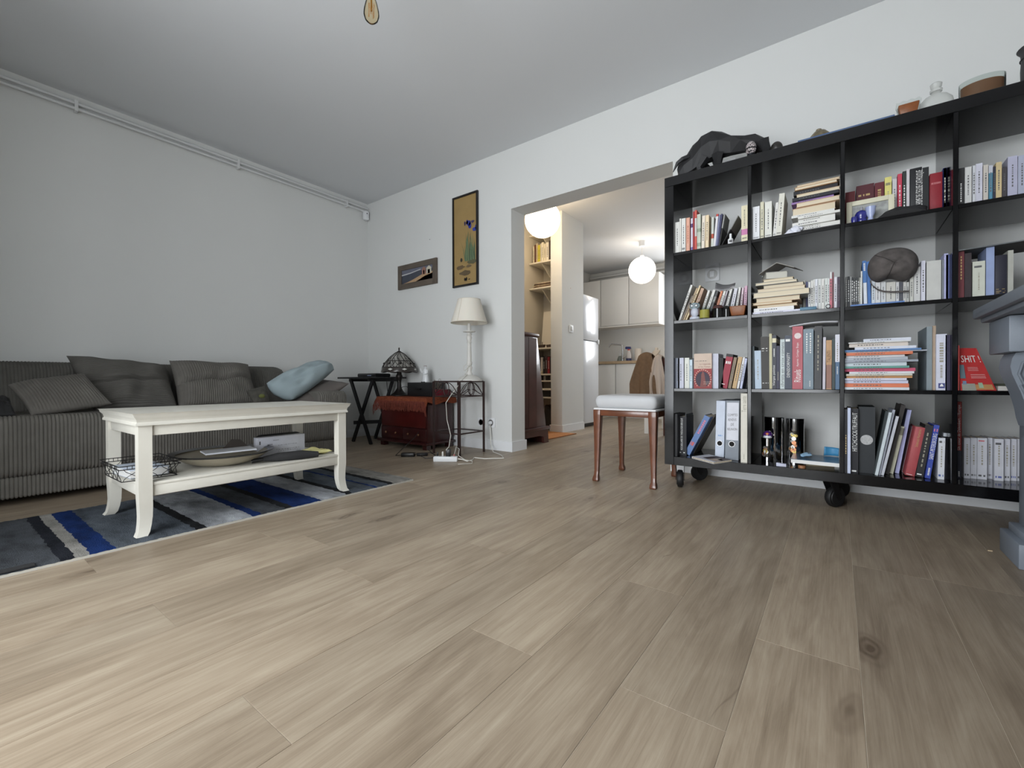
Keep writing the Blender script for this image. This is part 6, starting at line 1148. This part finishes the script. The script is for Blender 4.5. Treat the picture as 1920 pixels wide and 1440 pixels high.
# third row, right column
C = Cell(2, 3, 1780, 630, 140 / 1551, 2.43)
a_, b_ = C.P(208, 640, 2.42), C.P(600, 900, 2.46); zt = C.P(320, 250, 2.43).z; z0 = C.z
cv = tag(MB().hexa([(.384, 2.415, z0), (.484, 2.435, z0), (.484, 2.441, z0), (.384, 2.421, z0)], [(.380, 2.45, zt + .002), (.436, 2.47, zt), (.436, 2.476, zt), (.380, 2.456, zt)]).build('book', paper((176, 50, 50))), 'red book leaning with its shouting title facing forward', 'book')
A, B, Cc, D_ = Vector((.384, 2.4144, z0)), Vector((.484, 2.4344, z0)), Vector((.436, 2.4694, zt)), Vector((.380, 2.4494, zt + .002))
def uv(u, v, e=.0006): p = A.lerp(B, u).lerp(D_.lerp(Cc, u), v); return p + Vector((0, -e, 0))
mb = MB(); vs_, fs_ = text_geo('SHIT !'); mb.add([uv(.12 + .80 * u, .66 + .16 * v) for u, v in vs_], fs_); mb.build('title', WINK, cv)
mb = MB()
for v in (.53, .495, .46): mb.add([uv(.32, v), uv(.7, v), uv(.7, v + .012), uv(.32, v + .012)], [(0, 1, 2, 3)])
for v in (.36, .32, .285): mb.add([uv(.38, v), uv(.86, v), uv(.86, v + .014), uv(.38, v + .014)], [(0, 1, 2, 3)])
mb.build('small_print', paper((206, 150, 150)), cv)
for k, (u0, u1, v0, v1, col) in enumerate(((.02, .2, .28, .6, (96, 116, 124)), (.05, .45, .0, .16, (150, 150, 140)), (.45, .95, .02, .14, (176, 130, 84)), (.55, .68, .06, .18, (150, 176, 150)), (.08, .2, .14, .22, (110, 130, 156)))):
    mb = MB(); mb.add([uv(u0, v0, .0007 + k * .0001), uv(u1, v0, .0007 + k * .0001), uv(u1, v1, .0007 + k * .0001), uv(u0, v1, .0007 + k * .0001)], [(0, 1, 2, 3)]); mb.build('cartoon_patch', paper(col), cv)
tag(MB().box((.376, 2.41, z0), (.3795, 2.53, zt + .01)).build('thin_red_brochure', paper((170, 60, 56))), 'thin red brochure against the divider on the third row', 'brochure')
q0 = C.P(640, 1030, 2.42)
t = thing('label_box', (.54, 2.47, z0), 'long orange and white box lying on the third row', 'box'); MB().box((.487, 2.43, z0), (.545, 2.50, z0 + .017)).build('white_half', paper((196, 192, 186)), t); MB().box((.5452, 2.43, z0), (.70, 2.50, z0 + .017)).build('orange_half', paper((196, 132, 46)), t)
tag(MB().box((.478, 2.505, z0), (.70, 2.56, z0 + .026)).build('dark_tray', M('olive_card')), 'dark flat tray behind the orange box on the third row', 'tray')
# bottom row, left column
C = Cell(3, 0, 1250, 735, 160 / 1536, 2.46); z0 = C.z
C.up(112, 158, 395, (24, 24, 26), 'black book at the post', yb=1150); C.up(166, 332, 435, (24, 24, 28), 'black biblical theology dictionary', yb=1135, letter=[('VOCABULAIRE DE THEOLOGIE BIBLIQUE', .13, .95, .013, WINK), ('', .05, .09, .01, WINK, 'flat', 0, 1)]); 
C.up(334, 352, 400, (60, 66, 72), 'charcoal book with faint lettering', ys=2.50, D=.14)
C.up(705, 815, 440, (96, 122, 168), 'leaning blue book with pink lettering', bot=(322, 442), yb=1140, letter=[('', .55, .9, .018, M('pink_ink2', (206, 116, 140), .5)), ('', .2, .36, .02, M('red_ink', (206, 84, 74), .5), 'flat', 0, 2)])
C.up(852, 884, 412, (84, 76, 66), 'leaning dark board-backed book', bot=(468, 492), yb=1110, pages=M('board_brown', (60, 52, 44), .7))
def binder(xl, xr, yt, bot, yb, col, label, cn):
    ys = onz(C.x0 + sum(bot) / 2 * C.k, C.y0 + yb * C.k, z0).y; a, b = C.P(xl, yt, ys), C.P(xr, yt, ys); c = C.P(bot[0], yb, ys); h = a.z - z0; T = b.x - a.x
    t = thing('lever_arch_file', ((c.x + T / 2), ys, z0), label, 'binder'); sh_ = Vector((a.x - c.x, 0, h)); o0 = Vector((c.x, ys, z0))
    MB().obox(o0, (T, 0, 0), (0, .26, 0), sh_).build('spine_and_covers', paper(col), t, bevel=.002)
    hc = o0 + Vector((T * .5, -.0012, 0)) + sh_ * cn; r = .0125
    MB().lathe([(r, 0), (r + .0025, .0), (r + .0025, .0018), (r, .0018)], (0, 0, 0), 24, cap=False).xf(Matrix.Translation(hc) @ Matrix.Rotation(math.pi / 2, 4, 'X')).build('ring', CHR, t, smooth=40); MB().lathe([(.0005, 0), (r, 0), (r, .0012), (.0005, .0006)], (0, 0, 0), 20).xf(Matrix.Translation(hc) @ Matrix.Rotation(math.pi / 2, 4, 'X')).build('finger_hole', M('soot_hole_black'), t)  # flat black disc paints the dark inside of the finger hole
    return t, o0, sh_, T, ys
t, o0, sh_, T, ys = binder(895, 1058, 155, (868, 1036), 1170, (206, 214, 228), 'pale blue white lever arch file beside the leaning blue book', .245)
l_ = MB(); dashes(l_, o0 + sh_ * .36 + Vector((T * .3, -.0007, 0)), (T * .45, 0, 0), sh_ * .045, 3); l_.build('small_label', paper((120, 160, 206)), t)
t, o0, sh_, T, ys = binder(1066, 1312, 152, (1046, 1300), 1225, (140, 146, 154), 'grey lever arch file with a handwritten white label', .27)
lb_ = MB().obox(o0 + sh_ * .335 + Vector((T * .09, -.0009, 0)), (T * .86, 0, 0), (0, .0006, 0), sh_ * .63).build('paper_label', paper((210, 212, 220)), t)
l_ = MB()
for s, v, u0, u1 in (('COMPTES', .735, .16, .88), ('RENDUS', .655, .20, .80), ('DE', .575, .40, .62), ('REUNION', .495, .16, .86)): text_on(l_, s, o0 + sh_ * v + Vector((T * u0, -.0013, .0)), (T * (u1 - u0), 0, .002), sh_ * .042)
l_.build('handwriting', INK, lb_)
C.up(1334, 1452, 25, (212, 208, 196), 'tall cream book about the holy land', yb=1270, letter=[('Terre sainte', .73, .96, .020, M('grey_ink'), 'up'), ('', .05, .12, .006, M('grey_ink'))])
pb = [onz(C.x0 + x * C.k, C.y0 + y * C.k, z0 + .004) for x, y in ((452, 1180), (850, 1285), (1170, 1240), (740, 1100))]
pb[3] = pb[0] + (pb[2] - pb[1]); e1, e2 = pb[1] - pb[0], pb[3] - pb[0]
e2 = e2.normalized() * min(e2.length, .16)
o = tag(MB().obox((pb[0].x, pb[0].y, z0), (e1.x, e1.y, 0), (e2.x, e2.y, 0), (0, 0, .010)).build('book', paper((206, 206, 214))), 'white paperback with a dark photo cover lying on the bottom board', 'book'); MB().obox((pb[0].x + e1.x * .02, pb[0].y + e1.y * .02, z0 + .0015), (e1.x * .985, e1.y * .985, 0), (e2.x, e2.y, 0), (0, 0, .007)).build('pages', PG, o)
def cq(u, v): return Vector((pb[0].x + e1.x * u + e2.x * v, pb[0].y + e1.y * u + e2.y * v, z0 + .0105))
for nm, col, q in (('cover_photo', (58, 44, 48), ((.3, .25), (1, .12), (1, .98), (.35, .98))), ('cover_figure', (176, 160, 148), ((.55, .2), (1, .12), (1, .55), (.7, .75))), ('cover_figure', (96, 84, 80), ((.75, .5), (.98, .45), (.98, .9), (.8, .95)))): mb = MB(); mb.add([cq(u, v) + Vector((0, 0, .0002 * (nm == 'cover_figure'))) for u, v in q], [(0, 1, 2, 3)]); mb.build(nm, paper(col), o)
l_ = MB(); dashes(l_, Vector((pb[0].x, pb[0].y, z0 + .003)) + e1 * .06 - e2.normalized() * .0006, e1 * .88, (0, 0, .004), 14); l_.build('spine_title', INK, o)
# bottom row, second column: tins
C = Cell(3, 1, 1400, 735, 190 / 1710, 2.5)
STEEL = M('polished_steel', (176, 176, 178), .06, metal=1)
def tin(zl, zr, ztop, zbot, lid, label, win=True):
    cx_ = (zl + zr) / 2; ys = onz(C.x0 + cx_ * C.k, C.y0 + zbot * C.k, z0).y; a = C.P(zl, ztop, ys); b = C.P(zr, ztop, ys); r = (b.x - a.x) / 2 * .92; x = (a.x + b.x) / 2; y = ys + r; h = C.P(cx_, ztop, ys).z - z0
    x = x * y / ys * .995; r = r * (y / ys) ** .5; h = (h - (CAMH - z0)) * y / ys * .99 + (CAMH - z0); zz = z0 + .0005
    t = thing('storage_tin', (x, y, z0), label, 'tin')
    MB().lathe([(.0005, 0), (r, 0), (r, h * lid), (.0005, h * lid)], (x, y, zz), 36).build('body', STEEL, t, smooth=40); MB().lathe([(r + .001, h * lid + .0006), (r + .001, h - .002), (r - .001, h), (.0005, h)], (x, y, zz), 36).build('lid', STEEL, t, smooth=40)
    return t, x, y, r, h
t, x1_, y1_, r1_, h1_ = tin(282, 640, 425, 1130, .85, 'tall polished steel tin at the left of the two tall ones')
t, x2_, y2_, r2_, h2_ = tin(648, 985, 450, 1150, .87, 'tall polished steel tin with a coin window')
def coins(t, x, y, r, h, z0_, z1_, n, wd, seed):
    rc = random.Random(seed); w = MB()
    w.grid(lambda u, v: Vector((x + (r + .0006) * math.cos(-math.pi / 2 - .15 + (u - .5) * wd), y + (r + .0006) * math.sin(-math.pi / 2 - .15 + (u - .5) * wd), z0 + h * (z0_ + (z1_ - z0_) * v))), 10, 6); w.build('window', M('dark_window', (46, 42, 34), .1), t)
    for i in range(n):
        a = -math.pi / 2 - .15 + rc.uniform(-.42, .42) * wd; z = z0 + h * rc.uniform(z0_ + .05, z1_ - .06); rr_ = rc.uniform(.007, .0105); nrm_ = Vector((math.cos(a), math.sin(a), 0)); p = Vector((x, y, z)) + nrm_ * (r + .0012); mt = (M('copper_coin', (176, 122, 88), .35, metal=.7), M('gold_coin', (190, 170, 100), .35, metal=.7), M('silver_coin', (186, 186, 182), .3, metal=.8))[rc.randrange(3)]
        Rm = nrm_.to_track_quat('Z', 'Y').to_matrix().to_4x4(); MB().lathe([(.0005, 0), (rr_, 0), (rr_, .0012), (.0005, .0012)], (0, 0, 0), 16).xf(Matrix.Translation(p) @ Rm).build('coin', mt, t)
coins(t, x2_, y2_, r2_, h2_, .12, .70, 16, .75, 5)
t, x3_, y3_, r3_, h3_ = tin(235, 470, 780, 1170, .80, 'short steel coin tin under the small football helmet'); coins(t, x3_, y3_, r3_, h3_, .18, .66, 8, .9, 8)
hl = thing('mini_helmet', (x3_, y3_ - .005, z0 + h3_), 'miniature purple football helmet with a white face mask on the short tin', 'helmet'); HP = M('purple_gloss', (78, 44, 110), .15, coat=.5); hx, hy, hz = x3_, y3_ - .004, z0 + h3_ + .0145
def hf(u, v):
    a = 2 * math.pi * u; b = -.5 + v * (math.pi / 2 + .5); r = math.cos(b)
    return Vector((hx + .0225 * r * math.cos(a), hy + .024 * r * math.sin(a), hz + .0235 * math.sin(b) - .001))
MB().grid(hf, 28, 14, wrapu=True).build('shell', HP, hl, smooth=70)
mb = MB(); mb.grid(lambda u, v: Vector((hx + .0205 * math.cos(-math.pi / 2 + (u - .5) * 2.4), hy + .0265 * math.sin(-math.pi / 2 + (u - .5) * 2.4), hz - .013 + .011 * v)), 14, 4); mb.build('face_mask', M_TRIM, hl, smooth=60)
for nm, col, rx_, rz_, e in (('logo_red', (170, 40, 60), .013, .006, .0004), ('logo_gold', (214, 140, 70), .009, .0042, .0009)): mb = MB(); mb.grid(lambda u, v: hf(.75 + (u - .5) * rx_ * 10, .43 + (v - .5) * rz_ * 42 * math.sin(max(.05, u) * 3.1)) + Vector((0, -e, 0)), 10, 5); mb.build(nm, paper(col), hl)
q = C.P(585, 1130, 2.42); tag(MB().hexa([(q.x - .020, 2.408, z0), (q.x + .022, 2.408, z0), (q.x + .022, 2.43, z0), (q.x - .018, 2.43, z0)], [(q.x - .021, 2.412, z0 + .016), (q.x + .020, 2.410, z0 + .013), (q.x + .020, 2.43, z0 + .013), (q.x - .019, 2.43, z0 + .016)]).build('eraser_block', M('white_rubber', (186, 188, 206), .6), bevel=.002), 'small white eraser block in front of the steel tins', 'eraser')
q0, q1 = onz(C.x0 + 1000 * C.k, C.y0 + 1245 * C.k, z0), onz(C.x0 + 1480 * C.k, C.y0 + 1265 * C.k, z0)
bk1 = tag(MB().obox((q0.x, q0.y, z0), (q1.x - q0.x, q1.y - q0.y, 0), (0, .16, 0), (0, 0, .021)).build('book', paper((200, 184, 150))), 'cream paged paperback under the blue magazine on the bottom board', 'book'); MB().obox((q0.x + .001, q0.y - .0005, z0 + .002), (q1.x - q0.x - .002, q1.y - q0.y, 0), (0, .15, 0), (0, 0, .017)).build('pages', PG, bk1)
mg = thing('blue_magazine', (-.07, 2.46, z0 + .0215), 'thick blue covered magazine with white edges on the bottom board', 'magazine')
ma, mb_ = C.P(760, 1125, 2.44), C.P(1560, 1160, 2.44); MB().obox((-.175, 2.42, z0 + .0216), (.181, -.008, 0), (0, .20, 0), (0, 0, .016)).build('page_block', M('paper_white'), mg); MB().obox((-.177, 2.419, z0 + .0378), (.183, -.008, 0), (0, .20, 0), (0, 0, .0016)).build('cover', M('blue_cover', (76, 106, 130), .3, var=.3, vs=30), mg)
tag(MB().lathe([(.0005, 0), (.015, 0), (.015, .012), (.0005, .012)], (C.P(930, 1190, 2.42).x, 2.428, z0 + .0), 20).build('wooden_cap', M('cork_wood', (150, 104, 70), .5), smooth=40), 'small wooden cap under the edge of the blue magazine', 'cap')
o = pillow('blue_tissue', M('pale_blue_paper', (150, 186, 214), .8), C.P(900, 1050, 2.50), C.P(1090, 1030, 2.53), C.P(1110, 1070, 2.47), C.P(905, 1080, 2.46), .006, 'crumpled pale blue tissue lying on the blue magazine', 'tissue', wr=.006, nu=16, nv=16)
bc_ = [C.P(x, y, 2.6) for x, y in ((1310, 920), (1560, 950), (1555, 1085), (1300, 1070))]
o = tag(MB().grid(lambda u, v: bc_[0].lerp(bc_[1], u).lerp(bc_[3].lerp(bc_[2], u), v) + Vector((0, .01 * math.sin(u * 3), 0)), 10, 4).build('blue_booklet', M('azure_card', (64, 136, 180), .5), smooth=70), 'azure blue booklet standing behind the blue magazine', 'booklet'); m_ = o.modifiers.new('t', 'SOLIDIFY'); m_.thickness = .003
# bottom row, third column
C = Cell(3, 2, 1576, 745, 224 / 1897, 2.45)
C.up(58, 108, 190, (26, 26, 30), 'black thin volume', yb=1200, letter=d1(M('gilt'), .3, .6, .006)); C.up(112, 162, 170, (190, 198, 220), 'thin pale blue book', yb=1205); C.up(168, 286, 182, (26, 26, 32), 'black film interview book', yb=1200, letter=[('HITCHCOCK/TRUFFAUT', .34, .94, .017, WINK, 'up'), ('', .01, .05, .012, WINK, 'flat', 0, 1)])
o = C.up(290, 556, 152, (34, 38, 42), 'black slipcase with a round silver emblem', yb=1205, sleeve=True); c_ = C.P(414, 675, WL[o.name].y - .115)
ysl = min(v.co.y for v in o.data.vertices) + o.location.y; c_ = C.P(414, 675, ysl); MB().lathe([(.0005, 0), (.0215, 0), (.0215, .0006), (.0005, .0006)], (0, 0, 0), 28).xf(Matrix.Translation(c_) @ Matrix.Rotation(math.pi / 2, 4, 'X')).build('silver_emblem', M('emblem_silver', (170, 170, 170), .5, var=.3, vs=260), o)
for a, b, yt, c, d, yb, col, ds, kw in ((690, 766, 218, 515, 542, 1225, (34, 44, 46), 'dark green large book', {}), (768, 822, 240, 545, 592, 1240, (196, 206, 210), 'white edged leaning book', {}), (828, 872, 198, 594, 634, 1235, (160, 164, 176), 'grey leaning book', {}), (886, 932, 302, 642, 690, 1240, (190, 192, 200), 'white edged thinner leaning book', {}), (948, 1040, 122, 700, 756, 1220, (42, 36, 34), 'dark brown tall leaning book', {}), (942, 1022, 462, 758, 842, 1215, (186, 184, 164), 'cream leaning book with a black title block', dict(bands=[(.82, .97, (120, 116, 100))])), (1078, 1132, 200, 862, 944, 1210, (170, 174, 214), 'lavender leaning stack of paper', {}), (1130, 1188, 462, 975, 1014, 1195, (190, 160, 166), 'pinkish leaning book', dict(letter=d1())), (1192, 1358, 474, 1020, 1182, 1255, (168, 76, 80), 'rose red leaning book with gold title', dict(letter=[('Sciences Humaines', .60, .96, .010, M('gilt')), ('', .02, .035, .01, WINK, 'flat', 0, 1)], curve=True)), (1366, 1480, 445, 1190, 1332, 1270, (34, 32, 34), 'black leaning paperback', dict(letter=[d1(M('grey_ink'), .2, .9, .008), ('', .03, .07, .01, WINK, 'flat', 0, 1)])), (1494, 1576, 442, 1340, 1432, 1290, (52, 72, 160), 'bright blue travel guide', dict(letter=[('SAINT-PETERSBOURG', .36, .84, .020, WINK), ('', .86, .95, .01, (M('pink_ink2')), 'flat', 0, 1), ('', .06, .2, .01, WINK)]))):
    C.up(a, b, yt, col, ds, bot=(c, d), yb=yb, **kw)
C.up(1556, 1666, 645, (206, 208, 214), 'white paperback with a small photo', bot=(1540, 1645), yb=1305, letter=[('', .86, .95, .012, INK, 'flat', 0, 1), d1(M('grey_ink'), .3, .8), ('', .05, .14, .02, paper((76, 96, 160)), 'flat', 0, 1)]); C.up(1672, 1752, 640, (30, 30, 44), 'navy book beside the divider', yb=1300)
for i, (a, b) in enumerate(((1618, 1660), (1664, 1712))):
    q0, q1 = C.P(a, 632, 2.52), C.P(b, 578, 2.52); q0.z = max(q0.z, C.P(1600, 645, 2.44).z + .001)
    tag(MB().box((q0.x, 2.50, q0.z), (q1.x, 2.54, q0.z + .014)).build('matchbox', paper((176, 180, 186))), ('left' if i == 0 else 'right') + ' of the two small white boxes on the bottom row paperback', 'box')
# bottom row, right column
C = Cell(3, 3, 1780, 740, 140 / 1061, 2.45)
C.up(105, 178, 100, (44, 46, 58), 'tall thin red and navy book', yb=1185, bands=[(.36, 1, (150, 50, 48))], letter=[("Un coeur de Dalembert / l'Europe", .37, .96, .012, WINK), ('', .02, .09, .008, WINK)])
for xl, xr, yt, yb, ds in ((210, 300, 615, 1190, 'white paperback with a black title'), (304, 394, 615, 1195, 'white paperback'), (398, 540, 617, 1205, 'thick white paperback with a red roundel'), (544, 608, 615, 1195, 'thin white paperback'), (640, 776, 630, 1225, 'white paperback with a small portrait'), (780, 866, 630, 1225, 'cream white paperback'), (870, 960, 630, 1225, 'white paperback with a blue label'), (964, 1060, 630, 1230, 'white paperback half behind the fireplace')):
    C.up(xl, xr, yt, (196, 197, 204), ds, yb=yb, letter=[d1(M('grey_ink'), .35, .85, .008), ('', .05, .13, .02, paper((86, 96, 160)) if 'portrait' in ds or 'blue' in ds else INK, 'flat', 0, 2)] + ([('', .84, .93, .014, INK, 'flat', 0, 1)] if 'portrait' in ds else []) + ([('', .91, .95, .01, paper((190, 60, 70)), 'flat', 0, 1)] if 'red' in ds else []))
# ------------------------------------------------------------------ on top of the bookcase
ZT = 1.6745
M_BULL = M('matt_black_card', (30, 30, 32), .6)
def tp(px, py, y): return ony(px, py, y)
bl = thing('paper_bull', (-.45, 2.52, ZT), 'black faceted papercraft bull lowering its head on the bookcase', 'sculpture')
# silhouette stations along the back: (pixel x, top y, bottom y, half depth)
stn = [(1272, 310, 327, .012), (1284, 298, 328, .024), (1300, 274, 320, .036), (1320, 253, 306, .050), (1336, 246, 298, .057), (1352, 247, 292, .055), (1372, 254, 288, .048), (1394, 254, 284, .046), (1416, 252, 284, .046), (1432, 257, 286, .038), (1440, 266, 288, .020)]
mb = MB(); YBULL = 2.52; rings = []
for px, yt, yb, hd in stn:
    a, b = tp(px, yt, YBULL), tp(px, yb, YBULL); b.z = max(b.z, ZT + (.012 if px < 1310 else .045)); h = a.z - b.z
    rings.append([Vector((a.x, YBULL, a.z)), Vector((a.x, YBULL - hd * .75, a.z - h * .18)), Vector((a.x, YBULL - hd, a.z - h * .55)), Vector((a.x, YBULL - hd * .5, b.z)), Vector((a.x, YBULL + hd * .5, b.z)), Vector((a.x, YBULL + hd, a.z - h * .55)), Vector((a.x, YBULL + hd * .75, a.z - h * .18))])
rb_ = random.Random(11); vs = [p + Vector((rb_.uniform(-.006, .006), rb_.uniform(-.006, .006), rb_.uniform(-.004, .004))) for r_ in rings for p in r_]; n = 7; fs = []
for i in range(len(rings) - 1):
    for j in range(n):
        a, b, c, d = i * n + j, i * n + (j + 1) % n, (i + 1) * n + (j + 1) % n, (i + 1) * n + j; fs += [(a, b, c), (a, c, d)] if (i + j) % 2 else [(a, b, d), (b, c, d)]
mb.add(vs, fs + [tuple(range(n)), tuple(range((len(rings) - 1) * n, len(rings) * n))]).build('body', M_BULL, bl)
h0 = rings[1][2]; 
for s in (-1, 1):
    y = YBULL + s * .02
    MB().tube([tp(1292, 294, y), tp(1280, 298, y + s * .014), tp(1270, 306, y + s * .018), tp(1262, 323, y + s * .012)], [.016, .013, .010, .002], 5).build('horn', M_BULL, bl)
    for i, (px, dx) in enumerate(((1322, -.03), (1346, .0), (1412, -.01), (1430, .015))):
        p = tp(px, 300, y + s * .016); MB().tube([(p.x, p.y, ZT + .09), (p.x + dx, p.y, ZT + .045), (p.x + dx * .6, p.y, ZT)], [.030, .017, .013], 5).build('leg', M_BULL, bl)
a = tp(1440, 266, YBULL); MB().tube([a, a + Vector((.008, 0, -.03)), a + Vector((.004, 0, -.07)), a + Vector((.006, 0, -.085))], [.006, .004, .004, .002], 5).build('tail', M_BULL, bl)
tag(MB().hexa([(-.47, 2.44, ZT), (-.40, 2.44, ZT), (-.40, 2.49, ZT), (-.47, 2.49, ZT)], [(-.462, 2.445, ZT + .022), (-.42, 2.445, ZT + .034), (-.42, 2.48, ZT + .034), (-.462, 2.48, ZT + .022)]).build('grey_stone', M('grey_stone', (150, 150, 150), .8, var=.2)), 'small grey stone under the bull', 'stone')
def egg(px, y, w, h, mat, label, nm='painted_egg', ring=True):
    p = ony(px, 270, y); t = thing(nm, (p.x, y, ZT), label, 'ornament')
    MB().lathe([(w * math.sin(math.pi * i / 14) * (1 - .16 * (i / 14)) + .0004, h * (1 - math.cos(math.pi * i / 14)) / 2) for i in range(15)], (p.x, y, ZT + .012), 20).build('egg', mat, t, smooth=60); MB().lathe([(w * .7, 0), (w * .55, .012), (w * .65, .017), (.0005, .015)], (p.x, y, ZT), 16).build('stand', M('dark_steel'), t, smooth=40)
    if ring: MB().tube([(p.x + w * 1.0 * math.cos(a), y + w * 1.0 * math.sin(a), ZT + .012 + h * .42) for a in [2 * math.pi * j / 20 for j in range(20)]], .0025, 5, closed=True).build('middle_band', M('dark_steel'), t, smooth=60)
mpat = bpy.data.materials.new('egg_pattern'); mpat.use_nodes = True; nt = mpat.node_tree; v_ = nt.nodes.new('ShaderNodeTexVoronoi'); v_.inputs['Scale'].default_value = 110; v_.feature = 'DISTANCE_TO_EDGE'; tcx = nt.nodes.new('ShaderNodeTexCoord'); nt.links.new(tcx.outputs['Object'], v_.inputs['Vector']); cr = nt.nodes.new('ShaderNodeValToRGB'); cr.color_ramp.interpolation = 'CONSTANT'; cr.color_ramp.elements[0].color = lin((40, 36, 38)); cr.color_ramp.elements[1].position = .10; cr.color_ramp.elements[1].color = lin((196, 186, 186)); nt.links.new(v_.outputs['Distance'], cr.inputs[0]); nt.links.new(cr.outputs[0], nt.nodes['Principled BSDF'].inputs['Base Color']); nt.nodes['Principled BSDF'].inputs['Roughness'].default_value = .3
egg(1408, 2.43, .025, .066, mpat, 'black and white patterned egg in front of the bull')
egg(1456, 2.50, .029, .062, M('dark_mottled', (44, 42, 38), .4, var=.6, vs=60), 'dark mottled egg behind the bull tail', ring=False)
q0, q1 = ony(1497, 268, 2.48), ony(1676, 225, 2.48)
bkk = tag(MB().box((q0.x, 2.44, ZT), (q1.x, 2.66, ZT + .024)).build('book', paper((58, 84, 128)), bevel=.002), 'large flat blue book lying on top of the bookcase', 'book'); MB().box((q0.x + .003, 2.4393, ZT + .003), (q1.x - .003, 2.65, ZT + .021)).build('pages', M('paper_blue_edge', (74, 96, 130), .7), bkk)
p = ony(1537, 250, 2.52); t = thing('gilt_shell', (p.x, 2.52, ZT + .0245), 'small gilded dome ornament on the flat blue book', 'ornament'); MB().lathe([(.047, 0), (.046, .012), (.038, .032), (.024, .048), (.008, .055), (.0005, .056)], (p.x, 2.52, ZT + .0245), 24).build('dome', M('mottled_gilt', (128, 118, 96), .4, metal=.5, var=.4, vs=60), t, smooth=60); MB().ball((p.x - .004, 2.52, ZT + .083), (.012, .010, .006), 10, 6).build('knob', M('mottled_gilt'), t, smooth=60)
tag(MB().lathe([(.0005, 0), (.03, .002), (.055, .010), (.06, .012), (.055, .007), (.03, -.001)], (ony(1595, 236, 2.55).x, 2.55, ZT + .027), 24).build('glass_saucer', M('grey_saucer', (170, 172, 176), .2), smooth=60), 'shallow grey saucer on the flat blue book', 'saucer')
k = ony(1703, 210, 2.45).x; scallop(k, 2.45, ZT + .0003, .078, .058, 'square amber candle in scalloped glass on top of the bookcase')
k = ony(1755, 190, 2.50).x; t = thing('glass_flask', (k, 2.50, ZT), 'round frosted glass flask with a glass stopper', 'bottle'); FRO = M('frosted_glass', (206, 208, 204), .3, alpha=.55)
MB().lathe([(.0005, 0), (.03, 0), (.046, .010), (.055, .034), (.050, .060), (.034, .078), (.016, .086), (.014, .094)], (k, 2.50, ZT), 28, 1, .55).build('body', FRO, t, smooth=60); MB().lathe([(.019, .094), (.020, .102), (.012, .106), (.017, .112), (.019, .126), (.015, .130), (.0005, .131)], (k, 2.50, ZT), 18).build('stopper', FRO, t, smooth=50)
k = ony(1841, 160, 2.52).x; t = thing('jar_candle', (k, 2.52, ZT), 'large oval glass candle with brown wax on top of the bookcase', 'candle'); MB().lathe([(.0005, 0), (.064, 0), (.066, .10), (.0645, .10), (.0625, .004), (.0005, .004)], (k, 2.52, ZT), 32, 1, .7).build('glass', GLS, t, smooth=40); MB().lathe([(.0005, .0045), (.060, .0045), (.0615, .082), (.0005, .082)], (k, 2.52, ZT), 32, 1, .7).build('wax', M('brown_wax', (140, 96, 72), .5, sss=.1), t, smooth=40)
k = ony(1952, 130, 2.52).x; t = thing('dark_vase', (k, 2.52, ZT), 'dark grey vase with a flared lip at the right edge', 'vase'); MB().lathe([(.0005, 0), (.05, 0), (.052, .09), (.05, .13), (.052, .155), (.062, .168), (.060, .170), (.046, .152), (.044, .02), (.0005, .02)], (k, 2.52, ZT), 28).build('body', M('charcoal_clay', (58, 58, 60), .6), t, smooth=50); MB().tube([(k + .0525 * math.cos(a), 2.52 + .0525 * math.sin(a), ZT + .13) for a in [2 * math.pi * j / 28 for j in range(28)]], .002, 5, closed=True).build('neck_ring', M('charcoal_clay'), t, smooth=60)
